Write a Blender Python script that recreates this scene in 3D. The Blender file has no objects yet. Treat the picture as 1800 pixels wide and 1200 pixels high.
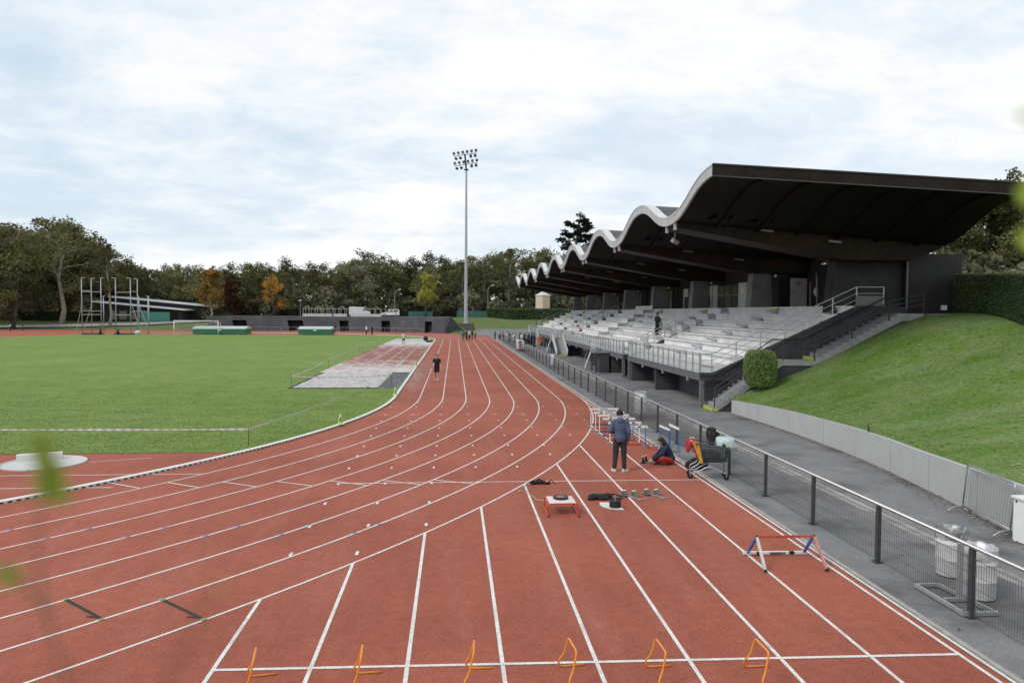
import bpy, bmesh, math, random
from mathutils import Vector, Matrix, Euler
from mathutils import noise as mnoise
R = math.radians
PI = math.pi
sc = bpy.context.scene
COL = sc.collection
random.seed(7)

# ------------------------------------------------------------------ camera numbers
FPX, YAW, PITCH, ROLL, CAMH = 1328.48, .0761595, .037964, .005443, 4.5212

def ray(x, y):
    """direction in the world of a point of the photograph (1800 x 1200)"""
    u = (x - 900) / FPX; v = (600 - y) / FPX
    c, s = math.cos(ROLL), math.sin(ROLL); u, v = c*u - s*v, s*u + c*v
    c, s = math.cos(PITCH), math.sin(PITCH); fw = c + s*v; up = -s + c*v
    c, s = math.cos(YAW), math.sin(YAW)
    return Vector((u*c + fw*s, -u*s + fw*c, up))

def on_ground(x, y, z=0.0):
    d = ray(x, y); t = (z - CAMH) / d.z
    return Vector((d.x*t, d.y*t, z))

# ------------------------------------------------------------------ materials
MATS = {}
def nd(nt, typ, **kw):
    n = nt.nodes.new(typ)
    for k, v in kw.items():
        if k in n.inputs: n.inputs[k].default_value = v
        else: setattr(n, k, v)
    return n

def mat(name, col, rough=.6, metal=0., var=.12, vscale=6., bump=0., bscale=60., spec=.4, col2=None, c2scale=1.5, c2lo=.45, c2hi=.6, fine=0., fscale=300., seam=None):
    """procedural painted / stone / metal surface: base colour broken by two sizes of noise, optional bump"""
    if name in MATS: return MATS[name]
    m = bpy.data.materials.new(name); m.use_nodes = True
    nt = m.node_tree; bs = nt.nodes['Principled BSDF']
    bs.inputs['Roughness'].default_value = rough
    bs.inputs['Metallic'].default_value = metal
    bs.inputs['Specular IOR Level'].default_value = spec
    tc = nd(nt, 'ShaderNodeTexCoord')
    n1 = nd(nt, 'ShaderNodeTexNoise', Scale=vscale, Detail=6., Roughness=.6)
    nt.links.new(tc.outputs['Object'], n1.inputs['Vector'])
    mr = nd(nt, 'ShaderNodeMapRange'); mr.inputs['From Min'].default_value = .3; mr.inputs['From Max'].default_value = .7
    mr.inputs['To Min'].default_value = 1 - var; mr.inputs['To Max'].default_value = 1 + var
    nt.links.new(n1.outputs['Fac'], mr.inputs['Value'])
    last = None
    if col2:
        n2 = nd(nt, 'ShaderNodeTexNoise', Scale=c2scale, Detail=7., Roughness=.62)
        nt.links.new(tc.outputs['Object'], n2.inputs['Vector'])
        r2 = nd(nt, 'ShaderNodeMapRange'); r2.inputs['From Min'].default_value = c2lo; r2.inputs['From Max'].default_value = c2hi
        nt.links.new(n2.outputs['Fac'], r2.inputs['Value'])
        mx = nd(nt, 'ShaderNodeMix', data_type='RGBA'); mx.inputs[6].default_value = (*col, 1); mx.inputs[7].default_value = (*col2, 1)
        nt.links.new(r2.outputs['Result'], mx.inputs[0]); last = mx.outputs[2]
    hs = nd(nt, 'ShaderNodeMix', data_type='RGBA', blend_type='MULTIPLY'); hs.inputs[0].default_value = 1
    if last: nt.links.new(last, hs.inputs[6])
    else: hs.inputs[6].default_value = (*col, 1)
    nt.links.new(mr.outputs['Result'], hs.inputs[7])
    out = hs.outputs[2]
    if fine:
        n3 = nd(nt, 'ShaderNodeTexNoise', Scale=fscale, Detail=2.)
        nt.links.new(tc.outputs['Object'], n3.inputs['Vector'])
        r3 = nd(nt, 'ShaderNodeMapRange'); r3.inputs['From Min'].default_value = .3; r3.inputs['From Max'].default_value = .7
        r3.inputs['To Min'].default_value = 1 - fine; r3.inputs['To Max'].default_value = 1 + fine
        nt.links.new(n3.outputs['Fac'], r3.inputs['Value'])
        h3 = nd(nt, 'ShaderNodeMix', data_type='RGBA', blend_type='MULTIPLY'); h3.inputs[0].default_value = 1
        nt.links.new(out, h3.inputs[6]); nt.links.new(r3.outputs['Result'], h3.inputs[7]); out = h3.outputs[2]
    if seam:                                     # thin joints at a fixed spacing along one axis: (axis, spacing, width, darkness)
        sx = nd(nt, 'ShaderNodeSeparateXYZ'); nt.links.new(tc.outputs['Object'], sx.inputs[0])
        md = nd(nt, 'ShaderNodeMath', operation='PINGPONG'); md.inputs[1].default_value = seam[1]/2; nt.links.new(sx.outputs[seam[0]], md.inputs[0])
        lt = nd(nt, 'ShaderNodeMapRange'); lt.inputs['From Min'].default_value = 0; lt.inputs['From Max'].default_value = seam[2]; lt.inputs['To Min'].default_value = seam[3]; lt.inputs['To Max'].default_value = 1; nt.links.new(md.outputs[0], lt.inputs['Value'])
        h4 = nd(nt, 'ShaderNodeMix', data_type='RGBA', blend_type='MULTIPLY'); h4.inputs[0].default_value = 1
        nt.links.new(out, h4.inputs[6]); nt.links.new(lt.outputs['Result'], h4.inputs[7]); out = h4.outputs[2]
    nt.links.new(out, bs.inputs['Base Color'])
    if bump:
        nb = nd(nt, 'ShaderNodeTexNoise', Scale=bscale, Detail=3.)
        nt.links.new(tc.outputs['Object'], nb.inputs['Vector'])
        b = nd(nt, 'ShaderNodeBump', Strength=bump, Distance=.02)
        nt.links.new(nb.outputs['Fac'], b.inputs['Height']); nt.links.new(b.outputs['Normal'], bs.inputs['Normal'])
    MATS[name] = m
    return m

def leafmat(name, a, b, c=None, trans=.35, rough=.55):
    """foliage: colour varies leaf by leaf and tree by tree, part of the light passes through"""
    if name in MATS: return MATS[name]
    m = bpy.data.materials.new(name); m.use_nodes = True
    nt = m.node_tree; nt.nodes.clear()
    out = nd(nt, 'ShaderNodeOutputMaterial')
    g = nd(nt, 'ShaderNodeNewGeometry'); oi = nd(nt, 'ShaderNodeObjectInfo')
    cr = nd(nt, 'ShaderNodeValToRGB'); e = cr.color_ramp.elements
    e[0].position = 0; e[0].color = (*a, 1); e[1].position = 1; e[1].color = (*b, 1)
    if c: x = cr.color_ramp.elements.new(.88); x.color = (*c, 1)
    nt.links.new(g.outputs['Random Per Island'], cr.inputs['Fac'])
    mr = nd(nt, 'ShaderNodeMapRange'); mr.inputs['To Min'].default_value = .62; mr.inputs['To Max'].default_value = 1.35
    nt.links.new(oi.outputs['Random'], mr.inputs['Value'])
    tc = nd(nt, 'ShaderNodeTexCoord'); nz = nd(nt, 'ShaderNodeTexNoise', Scale=.35, Detail=3.)
    nt.links.new(tc.outputs['Object'], nz.inputs['Vector'])
    m2 = nd(nt, 'ShaderNodeMapRange'); m2.inputs['From Min'].default_value = .3; m2.inputs['From Max'].default_value = .7; m2.inputs['To Min'].default_value = .65; m2.inputs['To Max'].default_value = 1.4
    nt.links.new(nz.outputs['Fac'], m2.inputs['Value'])
    mu = nd(nt, 'ShaderNodeMath', operation='MULTIPLY'); nt.links.new(mr.outputs[0], mu.inputs[0]); nt.links.new(m2.outputs[0], mu.inputs[1])
    mx = nd(nt, 'ShaderNodeMix', data_type='RGBA', blend_type='MULTIPLY'); mx.inputs[0].default_value = 1
    nt.links.new(cr.outputs['Color'], mx.inputs[6]); nt.links.new(mu.outputs[0], mx.inputs[7])
    d = nd(nt, 'ShaderNodeBsdfDiffuse', Roughness=rough); t = nd(nt, 'ShaderNodeBsdfTranslucent')
    nt.links.new(mx.outputs[2], d.inputs['Color']); nt.links.new(mx.outputs[2], t.inputs['Color'])
    ms = nd(nt, 'ShaderNodeMixShader'); ms.inputs[0].default_value = trans
    nt.links.new(d.outputs[0], ms.inputs[1]); nt.links.new(t.outputs[0], ms.inputs[2]); nt.links.new(ms.outputs[0], out.inputs['Surface'])
    MATS[name] = m
    return m

def glassmat(name, col, op):
    if name in MATS: return MATS[name]
    m = bpy.data.materials.new(name); m.use_nodes = True
    nt = m.node_tree; nt.nodes.clear(); out = nd(nt, 'ShaderNodeOutputMaterial')
    tr = nd(nt, 'ShaderNodeBsdfTransparent'); tr.inputs['Color'].default_value = (.93, .95, .95, 1)
    p = nd(nt, 'ShaderNodeBsdfPrincipled'); p.inputs['Base Color'].default_value = (*col, 1); p.inputs['Roughness'].default_value = .1
    nz = nd(nt, 'ShaderNodeTexNoise', Scale=1.3, Detail=4.)
    tc = nd(nt, 'ShaderNodeTexCoord'); nt.links.new(tc.outputs['Object'], nz.inputs['Vector'])
    mr = nd(nt, 'ShaderNodeMapRange'); mr.inputs['To Min'].default_value = op*.6; mr.inputs['To Max'].default_value = op*1.4
    nt.links.new(nz.outputs['Fac'], mr.inputs['Value'])
    ms = nd(nt, 'ShaderNodeMixShader'); nt.links.new(mr.outputs[0], ms.inputs[0])
    nt.links.new(tr.outputs[0], ms.inputs[1]); nt.links.new(p.outputs[0], ms.inputs[2]); nt.links.new(ms.outputs[0], out.inputs['Surface'])
    MATS[name] = m
    return m

# ------------------------------------------------------------------ mesh collecting
class MB:
    def __init__(s): s.v = []; s.f = []; s.m = []; s.mi = 0
    def add(s, vs, fs):
        o = len(s.v); s.v += [tuple(p) for p in vs]; s.f += [[i+o for i in f] for f in fs]; s.m += [s.mi]*len(fs); return s
    def box(s, a, b):
        x0, y0, z0 = a; x1, y1, z1 = b
        return s.add([(x0,y0,z0),(x1,y0,z0),(x1,y1,z0),(x0,y1,z0),(x0,y0,z1),(x1,y0,z1),(x1,y1,z1),(x0,y1,z1)],
                     [(3,2,1,0),(4,5,6,7),(0,1,5,4),(1,2,6,5),(2,3,7,6),(3,0,4,7)])
    def obox(s, c, size, rot=(0,0,0)):
        M = Euler(rot).to_matrix(); c = Vector(c); h = Vector(size)/2
        vs = [c + M @ Vector((sx*h.x, sy*h.y, sz*h.z)) for sz in (-1,1) for sx, sy in ((-1,-1),(1,-1),(1,1),(-1,1))]
        return s.add(vs, [(3,2,1,0),(4,5,6,7),(0,1,5,4),(1,2,6,5),(2,3,7,6),(3,0,4,7)])
    def bar(s, p, q, w, h=None, up=(0,0,1)):
        """square bar from p to q"""
        h = h or w; p = Vector(p); q = Vector(q); d = (q-p).normalized(); u = Vector(up)
        if abs(d.dot(u)) > .98: u = Vector((0,1,0))
        r = d.cross(u).normalized(); u = r.cross(d)
        vs = [b + r*sx*w/2 + u*sy*h/2 for b in (p, q) for sx, sy in ((-1,-1),(1,-1),(1,1),(-1,1))]
        return s.add(vs, [(3,2,1,0),(4,5,6,7),(0,1,5,4),(1,2,6,5),(2,3,7,6),(3,0,4,7)])
    def tube(s, pts, r, n=8, cap=True, closed=False):
        pts = [Vector(p) for p in pts]; k = len(pts); rr = r if isinstance(r, (list, tuple)) else [r]*k
        vs = []; ref = None
        for i, p in enumerate(pts):
            a = pts[i-1] if (i or closed) else p; b = pts[(i+1) % k] if (i < k-1 or closed) else p
            d = (b-a).normalized()
            if ref is None:
                ref = Vector((0,0,1)) if abs(d.z) < .9 else Vector((1,0,0))
            x = (ref - d*ref.dot(d)); x = x.normalized() if x.length > 1e-6 else d.orthogonal().normalized()
            ref = x; y = d.cross(x)
            vs += [p + (x*math.cos(2*PI*j/n) + y*math.sin(2*PI*j/n))*rr[i] for j in range(n)]
        fs = []
        for i in range(k if closed else k-1):
            i2 = (i+1) % k
            fs += [(i*n+j, i*n+(j+1) % n, i2*n+(j+1) % n, i2*n+j) for j in range(n)]
        if cap and not closed: fs += [tuple(range(n))[::-1], tuple((k-1)*n+j for j in range(n))]
        return s.add(vs, fs)
    def lathe(s, c, prof, n=20, axis='z', ang=None):
        c = Vector(c); vs = []; fs = []
        for r, h in prof:
            for j in range(n):
                a = 2*PI*j/n; p = (r*math.cos(a), r*math.sin(a), h)
                if axis == 'x': p = (p[2], p[0], p[1])
                if axis == 'y': p = (p[0], p[2], p[1])
                vs.append(c + Vector(p))
        k = len(prof)
        for i in range(k-1): fs += [(i*n+j, i*n+(j+1) % n, (i+1)*n+(j+1) % n, (i+1)*n+j) for j in range(n)]
        if prof[0][0] > 1e-4: fs.append(tuple(range(n))[::-1])
        if prof[-1][0] > 1e-4: fs.append(tuple((k-1)*n+j for j in range(n)))
        return s.add(vs, fs)
    def ball(s, c, r, n=12, m=8, rot=None):
        rx, ry, rz = r if isinstance(r, (tuple, list)) else (r, r, r); c = Vector(c); M = Euler(rot).to_matrix() if rot else None
        vs = []
        for i in range(1, m):
            t = PI*i/m
            for j in range(n):
                a = 2*PI*j/n; p = Vector((rx*math.sin(t)*math.cos(a), ry*math.sin(t)*math.sin(a), rz*math.cos(t)))
                vs.append(c + (M @ p if M else p))
        pz = Vector((0,0,rz)); pz = M @ pz if M else pz
        vs += [c + pz, c - pz]; T = len(vs)-2; B = T+1; fs = []
        for i in range(m-2): fs += [(i*n+j, (i+1)*n+j, (i+1)*n+(j+1) % n, i*n+(j+1) % n) for j in range(n)]
        fs += [(T, j, (j+1) % n) for j in range(n)] + [(B, (m-2)*n+(j+1) % n, (m-2)*n+j) for j in range(n)]
        return s.add(vs, fs)
    def limb(s, p, q, r0, r1, n=10):
        """closed tapered capsule"""
        p = Vector(p); q = Vector(q); d = (q-p).normalized(); pts = []; rr = []
        for a in (-.98, -.7, -.35): pts.append(p + d*r0*a); rr.append(r0*math.sqrt(1-a*a))
        pts.append(p); rr.append(r0); pts.append((p+q)/2); rr.append((r0+r1)/2); pts.append(q); rr.append(r1)
        for a in (.35, .7, .98): pts.append(q + d*r1*a); rr.append(r1*math.sqrt(1-a*a))
        return s.tube(pts, rr, n)
    def loft(s, secs, n=16):
        """closed stack of ellipses: (centre, rx, ry)"""
        vs = []; fs = []
        for c, rx, ry in secs:
            vs += [(c[0]+rx*math.cos(2*PI*j/n), c[1]+ry*math.sin(2*PI*j/n), c[2]) for j in range(n)]
        k = len(secs)
        for i in range(k-1): fs += [(i*n+j, i*n+(j+1) % n, (i+1)*n+(j+1) % n, (i+1)*n+j) for j in range(n)]
        fs += [tuple(range(n))[::-1], tuple((k-1)*n+j for j in range(n))]
        return s.add(vs, fs)
    def prism(s, poly, a, b, axis='y'):
        """polygon (2-D points) extruded along an axis from a to b"""
        def P(u, w, t): return (u, t, w) if axis == 'y' else ((t, u, w) if axis == 'x' else (u, w, t))
        n = len(poly); vs = [P(u, w, a) for u, w in poly] + [P(u, w, b) for u, w in poly]
        fs = [tuple(range(n)), tuple(range(n, 2*n))[::-1]] + [(i, n+i, n+(i+1) % n, (i+1) % n) for i in range(n)]
        return s.add(vs, fs)
    def quad(s, a, b, c, d): return s.add([a, b, c, d], [(0,1,2,3)])
    def strip(s, L, Rr): 
        n = len(L); return s.add(list(L)+list(Rr), [(i, n+i, n+i+1, i+1) for i in range(n-1)])
    def build(s, name, mats, parent=None, smooth=False, fixn=True, angle=None):
        me = bpy.data.meshes.new(name)
        off = Vector(parent['_o']) if parent is not None and '_o' in parent.keys() else Vector((0,0,0))
        ox, oy, oz = off
        me.from_pydata([(x-ox, y-oy, z-oz) for x, y, z in s.v], [], s.f)
        for m in (mats if isinstance(mats, (list, tuple)) else [mats]): me.materials.append(m)
        if any(s.m): me.polygons.foreach_set('material_index', s.m)
        if fixn:
            bm = bmesh.new(); bm.from_mesh(me); bmesh.ops.recalc_face_normals(bm, faces=bm.faces); bm.to_mesh(me); bm.free()
        if smooth: me.polygons.foreach_set('use_smooth', [True]*len(me.polygons))
        me.update()
        o = bpy.data.objects.new(name, me); COL.objects.link(o)
        if angle: me.set_sharp_from_angle(angle=R(angle))
        if parent is not None: 
            o.parent = parent; o['_o'] = tuple(off)
        return o

THINGS = []
def tag(o, label, cat, group=None, kind=None):
    if label: o['label'] = label
    if cat: o['category'] = cat
    if group: o['group'] = group
    if kind: o['kind'] = kind
    return o
def thing(name, label, cat, loc=(0,0,0), group=None):
    """Empty at the base of a thing; parts are then written in world coordinates and made relative to it"""
    o = bpy.data.objects.new(name, None); COL.objects.link(o); o.location = loc; o['_o'] = tuple(loc); o.empty_display_size = .2
    return tag(o, label, cat, group)
def struct(o, label=None):
    o['kind'] = 'structure'
    if label: o['label'] = label
    return o
def dup(root, loc, rotz=0., label=None, group=None, scale=None):
    r = root.copy(); COL.objects.link(r); r.location = loc; r.rotation_euler = (0, 0, rotz)
    if scale: r.scale = scale if isinstance(scale, (tuple, list)) else (scale,)*3
    if label: r['label'] = label
    if group: r['group'] = group
    for ch in list(root.children):
        c = ch.copy(); COL.objects.link(c); c.parent = r
        for g in list(ch.children):
            d = g.copy(); COL.objects.link(d); d.parent = c
    return r
def sstep(a, b, x):
    t = min(1, max(0, (x-a)/(b-a))); return t*t*(3-2*t)
def lerp(a, b, t): return a + (b-a)*t
def interp(tab, x):
    if x <= tab[0][0]: return tab[0][1]
    for (a, u), (b, w) in zip(tab, tab[1:]):
        if x <= b: return lerp(u, w, (x-a)/(b-a))
    return tab[-1][1]

# common surfaces
M_white = mat('white_paint', (.72,.72,.71), .45, var=.06)
M_steel = mat('galvanised_steel', (.42,.43,.44), .42, .75, var=.15, vscale=12)
M_dsteel = mat('dark_grey_coated_steel', (.045,.047,.052), .5, var=.2)
M_black = mat('black_rubber', (.012,.012,.013), .65, var=.2)
M_conc = mat('pale_concrete', (.40,.40,.39), .85, var=.1, vscale=3, bump=.15, bscale=40, col2=(.30,.30,.295), c2scale=.8)
M_dconc = mat('charcoal_painted_concrete', (.040,.041,.047), .8, var=.18, vscale=4, bump=.3, bscale=30, col2=(.058,.059,.065), c2scale=.7)
M_yell = mat('yellow_green_paint', (.42,.50,.03), .6, var=.08)
M_red = mat('red_enamel', (.50,.055,.025), .4, var=.1)
M_blue = mat('blue_enamel', (.03,.13,.42), .4, var=.1)
M_orange = mat('orange_plastic', (.78,.28,.035), .42, var=.06)
M_bark = mat('oak_bark', (.075,.062,.048), .9, var=.35, vscale=5, bump=.6, bscale=12)
M_pbark = mat('pale_bark', (.26,.24,.20), .9, var=.35, vscale=4, bump=.4, bscale=10)
M_sign = mat('white_card', (.75,.75,.74), .6, var=.04)
# ------------------------------------------------------------------ world, sun, camera
def make_world():
    w = bpy.data.worlds.new('World'); sc.world = w; w.use_nodes = True
    nt = w.node_tree; nt.nodes.clear(); out = nd(nt, 'ShaderNodeOutputWorld'); bg = nd(nt, 'ShaderNodeBackground', Strength=.1)
    sky = nd(nt, 'ShaderNodeTexSky', sky_type='NISHITA'); sky.sun_disc = False
    sky.sun_elevation = R(SUN_EL); sky.sun_rotation = R(SUN_AZ); sky.air_density = 1.; sky.dust_density = 1.5; sky.ozone_density = 1.2
    tc = nd(nt, 'ShaderNodeTexCoord'); sp = nd(nt, 'ShaderNodeSeparateXYZ'); nt.links.new(tc.outputs['Generated'], sp.inputs[0])
    zc = nd(nt, 'ShaderNodeMath', operation='MAXIMUM'); zc.inputs[1].default_value = 0.; nt.links.new(sp.outputs['Z'], zc.inputs[0])
    za = nd(nt, 'ShaderNodeMath', operation='ADD'); za.inputs[1].default_value = .22; nt.links.new(zc.outputs[0], za.inputs[0])
    dx = nd(nt, 'ShaderNodeMath', operation='DIVIDE'); dy = nd(nt, 'ShaderNodeMath', operation='DIVIDE')
    nt.links.new(sp.outputs['X'], dx.inputs[0]); nt.links.new(za.outputs[0], dx.inputs[1])
    nt.links.new(sp.outputs['Y'], dy.inputs[0]); nt.links.new(za.outputs[0], dy.inputs[1])
    cb = nd(nt, 'ShaderNodeCombineXYZ'); nt.links.new(dx.outputs[0], cb.inputs[0]); nt.links.new(dy.outputs[0], cb.inputs[1])
    mp = nd(nt, 'ShaderNodeMapping'); mp.inputs['Rotation'].default_value = (0,0,R(-24)); mp.inputs['Scale'].default_value = (1.05,1.35,1); mp.inputs['Location'].default_value = (3.1,.6,0)
    nt.links.new(cb.outputs[0], mp.inputs['Vector'])
    n1 = nd(nt, 'ShaderNodeTexNoise', Scale=.80, Detail=9., Roughness=.60, Distortion=.25); nt.links.new(mp.outputs[0], n1.inputs['Vector'])
    n2 = nd(nt, 'ShaderNodeTexNoise', Scale=4.2, Detail=9., Roughness=.66, Distortion=.3); nt.links.new(mp.outputs[0], n2.inputs['Vector'])
    ad = nd(nt, 'ShaderNodeMath', operation='MULTIPLY_ADD'); ad.inputs[1].default_value = .46; nt.links.new(n2.outputs['Fac'], ad.inputs[0]); nt.links.new(n1.outputs['Fac'], ad.inputs[2])
    mk = nd(nt, 'ShaderNodeMapRange', interpolation_type='SMOOTHSTEP'); mk.inputs['From Min'].default_value = .52; mk.inputs['From Max'].default_value = .90
    mk.inputs['To Min'].default_value = .20; mk.inputs['To Max'].default_value = 1.
    nt.links.new(ad.outputs[0], mk.inputs['Value'])
    # more cloud low down and to the right
    az = nd(nt, 'ShaderNodeMapRange'); az.inputs['From Min'].default_value = -.6; az.inputs['From Max'].default_value = .6; az.inputs['To Min'].default_value = -.10; az.inputs['To Max'].default_value = .26
    nt.links.new(sp.outputs['X'], az.inputs['Value'])
    hz = nd(nt, 'ShaderNodeMapRange'); hz.inputs['From Min'].default_value = .0; hz.inputs['From Max'].default_value = .2; hz.inputs['To Min'].default_value = .22; hz.inputs['To Max'].default_value = 0.
    nt.links.new(zc.outputs[0], hz.inputs['Value'])
    a1 = nd(nt, 'ShaderNodeMath', operation='ADD'); nt.links.new(mk.outputs[0], a1.inputs[0]); nt.links.new(az.outputs[0], a1.inputs[1])
    a2 = nd(nt, 'ShaderNodeMath', operation='ADD', use_clamp=True); nt.links.new(a1.outputs[0], a2.inputs[0]); nt.links.new(hz.outputs[0], a2.inputs[1])
    # thin veil over the clear sky so that the blue stays pale
    blu = nd(nt, 'ShaderNodeMix', data_type='RGBA'); blu.inputs[0].default_value = SKY_VEIL; blu.inputs[7].default_value = (7.0,8.8,10.3,1)
    nt.links.new(sky.outputs[0], blu.inputs[6])
    gr = nd(nt, 'ShaderNodeMix', data_type='RGBA'); gr.inputs[6].default_value = (8.9,9.45,10.0,1); gr.inputs[7].default_value = (SKY_W*10,SKY_W*10,SKY_W*10.03,1)
    g2 = nd(nt, 'ShaderNodeMapRange'); g2.inputs['From Min'].default_value = .45; g2.inputs['From Max'].default_value = .95
    nt.links.new(ad.outputs[0], g2.inputs['Value']); nt.links.new(g2.outputs[0], gr.inputs[0])
    mx = nd(nt, 'ShaderNodeMix', data_type='RGBA'); nt.links.new(a2.outputs[0], mx.inputs[0]); nt.links.new(blu.outputs[2], mx.inputs[6]); nt.links.new(gr.outputs[2], mx.inputs[7])
    nt.links.new(mx.outputs[2], bg.inputs['Color']); nt.links.new(bg.outputs[0], out.inputs['Surface'])
SKY_VEIL, SKY_W, SUN_AZ, SUN_EL = .72, 1.03, -118, 44
make_world()
sl = bpy.data.lights.new('sun', 'SUN'); sl.energy = 1.8; sl.angle = R(18); sl.color = (1, .965, .91)
so = bpy.data.objects.new('sun', sl); COL.objects.link(so)
sd = Vector((math.sin(R(SUN_AZ))*math.cos(R(SUN_EL)), math.cos(R(SUN_AZ))*math.cos(R(SUN_EL)), math.sin(R(SUN_EL))))
so.rotation_euler = sd.to_track_quat('Z', 'Y').to_euler(); so.location = (-60, -30, 80)
sc.view_settings.view_transform = 'Standard'; sc.view_settings.look = 'None'; sc.view_settings.exposure = 0; sc.view_settings.gamma = 1
cd = bpy.data.cameras.new('camera'); co = bpy.data.objects.new('camera', cd); COL.objects.link(co); sc.camera = co
cd.sensor_width = 36; cd.lens = FPX/1800*36; cd.clip_start = .05; cd.clip_end = 2000
cd.dof.use_dof = True; cd.dof.focus_distance = 19; cd.dof.aperture_fstop = 1.9
rt = Vector((math.cos(YAW), -math.sin(YAW), 0)); fh = Vector((math.sin(YAW), math.cos(YAW), 0)); zz = Vector((0,0,1))
fw = fh*math.cos(PITCH) - zz*math.sin(PITCH); up = fh*math.sin(PITCH) + zz*math.cos(PITCH)
cx = rt*math.cos(ROLL) + up*math.sin(ROLL); cy = -rt*math.sin(ROLL) + up*math.cos(ROLL); cz = -fw
co.matrix_world = Matrix(((cx.x,cy.x,cz.x,0),(cx.y,cy.y,cz.y,0),(cx.z,cy.z,cz.z,CAMH),(0,0,0,1)))
sc.cycles.max_bounces = 6; sc.cycles.transparent_max_bounces = 12
try: sc.cycles.use_denoising = True
except Exception: pass

# ------------------------------------------------------------------ the running track and its field
CX, CY0, CY1, R0, LW = -39.53, 40.42, 124.81, 36.5, 1.22     # bend centres, inner radius, lane width
XE = CX + R0                                                # inner kerb on the straight (-3.03)
def terrain(x, y):
    z = 0.
    rr = math.hypot(x-CX, y-CY1); an = math.degrees(math.atan2(y-CY1, x-CX))
    # left of the far wall: grass rises to the hedge and the low building
    wl = sstep(-52, -62, x)
    z += wl * (1.9*sstep(184, 199, y) + 1.5*sstep(206, 230, y))
    # behind the far wall: upper terrace
    if y > CY1: z = max(z, 3.30*sstep(56.6, 60.5, rr)*(1-wl)*max(sstep(4, -2, x), sstep(183, 193, y)*sstep(30, 8, x)))
    # right: asphalt apron then grass berm
    wr = sstep(0, 4, x)
    if y > 140: z = max(z, wr*(.62*sstep(150, 181, y)*1 + 2.15*sstep(180, 194, y) + .6*sstep(196, 215, y)))
    # high ground behind the grandstand
    z = max(z, 4.55*sstep(24.6, 27.0, x)*sstep(175, 140, y)*sstep(-30, 0, y))
    # bank under the viewpoint
    z = max(z, 2.9*sstep(4.6, .8, y)*sstep(30, 24, x)*sstep(-60, -50, x)) if y < 6 else z
    return z - .06

def circ(cy, r, a0, a1, n): return [(CX + r*math.cos(R(lerp(a0, a1, i/n))), cy + r*math.sin(R(lerp(a0, a1, i/n)))) for i in range(n+1)]

# base ground sheet out to the horizon
g = MB(); xs = [-900,-600,-400,-300] + [-240+3*i for i in range(0, 127)] + [150,200,300,500,900]; ys = [-300,-150,-80,-40] + [-20+2.5*i for i in range(0, 120)] + [290,330,400,550,900]
for y in ys:
    for x in xs: g.v.append((x, y, terrain(x, y)))
nx = len(xs)
for j in range(len(ys)-1):
    for i in range(nx-1): g.f.append([j*nx+i, j*nx+i+1, (j+1)*nx+i+1, (j+1)*nx+i]); g.m.append(0)

def grassmat(name, a, b, c, s1=.25, s2=2.2, stripes=False):
    m = bpy.data.materials.new(name); m.use_nodes = True; nt = m.node_tree; bs = nt.nodes['Principled BSDF']; bs.inputs['Roughness'].default_value = .85; bs.inputs['Specular IOR Level'].default_value = .15
    tc = nd(nt, 'ShaderNodeTexCoord')
    n1 = nd(nt, 'ShaderNodeTexNoise', Scale=s1, Detail=5., Roughness=.6); n2 = nd(nt, 'ShaderNodeTexNoise', Scale=s2, Detail=8., Roughness=.75); n3 = nd(nt, 'ShaderNodeTexNoise', Scale=7., Detail=7., Roughness=.82)
    for n in (n1, n3): nt.links.new(tc.outputs['Object'], n.inputs['Vector'])
    mp = nd(nt, 'ShaderNodeMapping'); mp.inputs['Scale'].default_value = (.5, 1, 1); nt.links.new(tc.outputs['Object'], mp.inputs[0]); nt.links.new(mp.outputs[0], n2.inputs['Vector'])
    r1 = nd(nt, 'ShaderNodeMapRange'); r1.inputs['From Min'].default_value = .35; r1.inputs['From Max'].default_value = .65; nt.links.new(n1.outputs['Fac'], r1.inputs['Value'])
    r2 = nd(nt, 'ShaderNodeMapRange'); r2.inputs['From Min'].default_value = .40; r2.inputs['From Max'].default_value = .66; nt.links.new(n2.outputs['Fac'], r2.inputs['Value'])
    m1 = nd(nt, 'ShaderNodeMix', data_type='RGBA'); m1.inputs[6].default_value = (*a,1); m1.inputs[7].default_value = (*b,1); nt.links.new(r1.outputs[0], m1.inputs[0])
    m2 = nd(nt, 'ShaderNodeMix', data_type='RGBA'); m2.inputs[7].default_value = (*c,1); nt.links.new(m1.outputs[2], m2.inputs[6])
    k = nd(nt, 'ShaderNodeMath', operation='MULTIPLY'); k.inputs[1].default_value = .75; nt.links.new(r2.outputs[0], k.inputs[0]); nt.links.new(k.outputs[0], m2.inputs[0])
    r3 = nd(nt, 'ShaderNodeMapRange'); r3.inputs['From Min'].default_value = .3; r3.inputs['From Max'].default_value = .7; r3.inputs['To Min'].default_value = .50; r3.inputs['To Max'].default_value = 1.5; nt.links.new(n3.outputs['Fac'], r3.inputs['Value'])
    m3 = nd(nt, 'ShaderNodeMix', data_type='RGBA', blend_type='MULTIPLY'); m3.inputs[0].default_value = 1; nt.links.new(m2.outputs[2], m3.inputs[6]); nt.links.new(r3.outputs[0], m3.inputs[7])
    nt.links.new(m3.outputs[2], bs.inputs['Base Color'])
    b = nd(nt, 'ShaderNodeBump', Strength=.6, Distance=.04); nt.links.new(n3.outputs['Fac'], b.inputs['Height']); nt.links.new(b.outputs[0], bs.inputs['Normal'])
    MATS[name] = m
    return m
M_field = grassmat('mown_grass', (.152,.228,.046), (.200,.272,.074), (.088,.152,.026), .12, 1.2)
M_bank = grassmat('bank_grass', (.072,.156,.016), (.104,.190,.028), (.21,.245,.12), .30, .7)
M_rough = grassmat('rough_grass', (.095,.140,.042), (.125,.165,.055), (.12,.12,.06), .1, .9)
gm = g.build('ground', M_rough, fixn=False); struct(gm)

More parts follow.
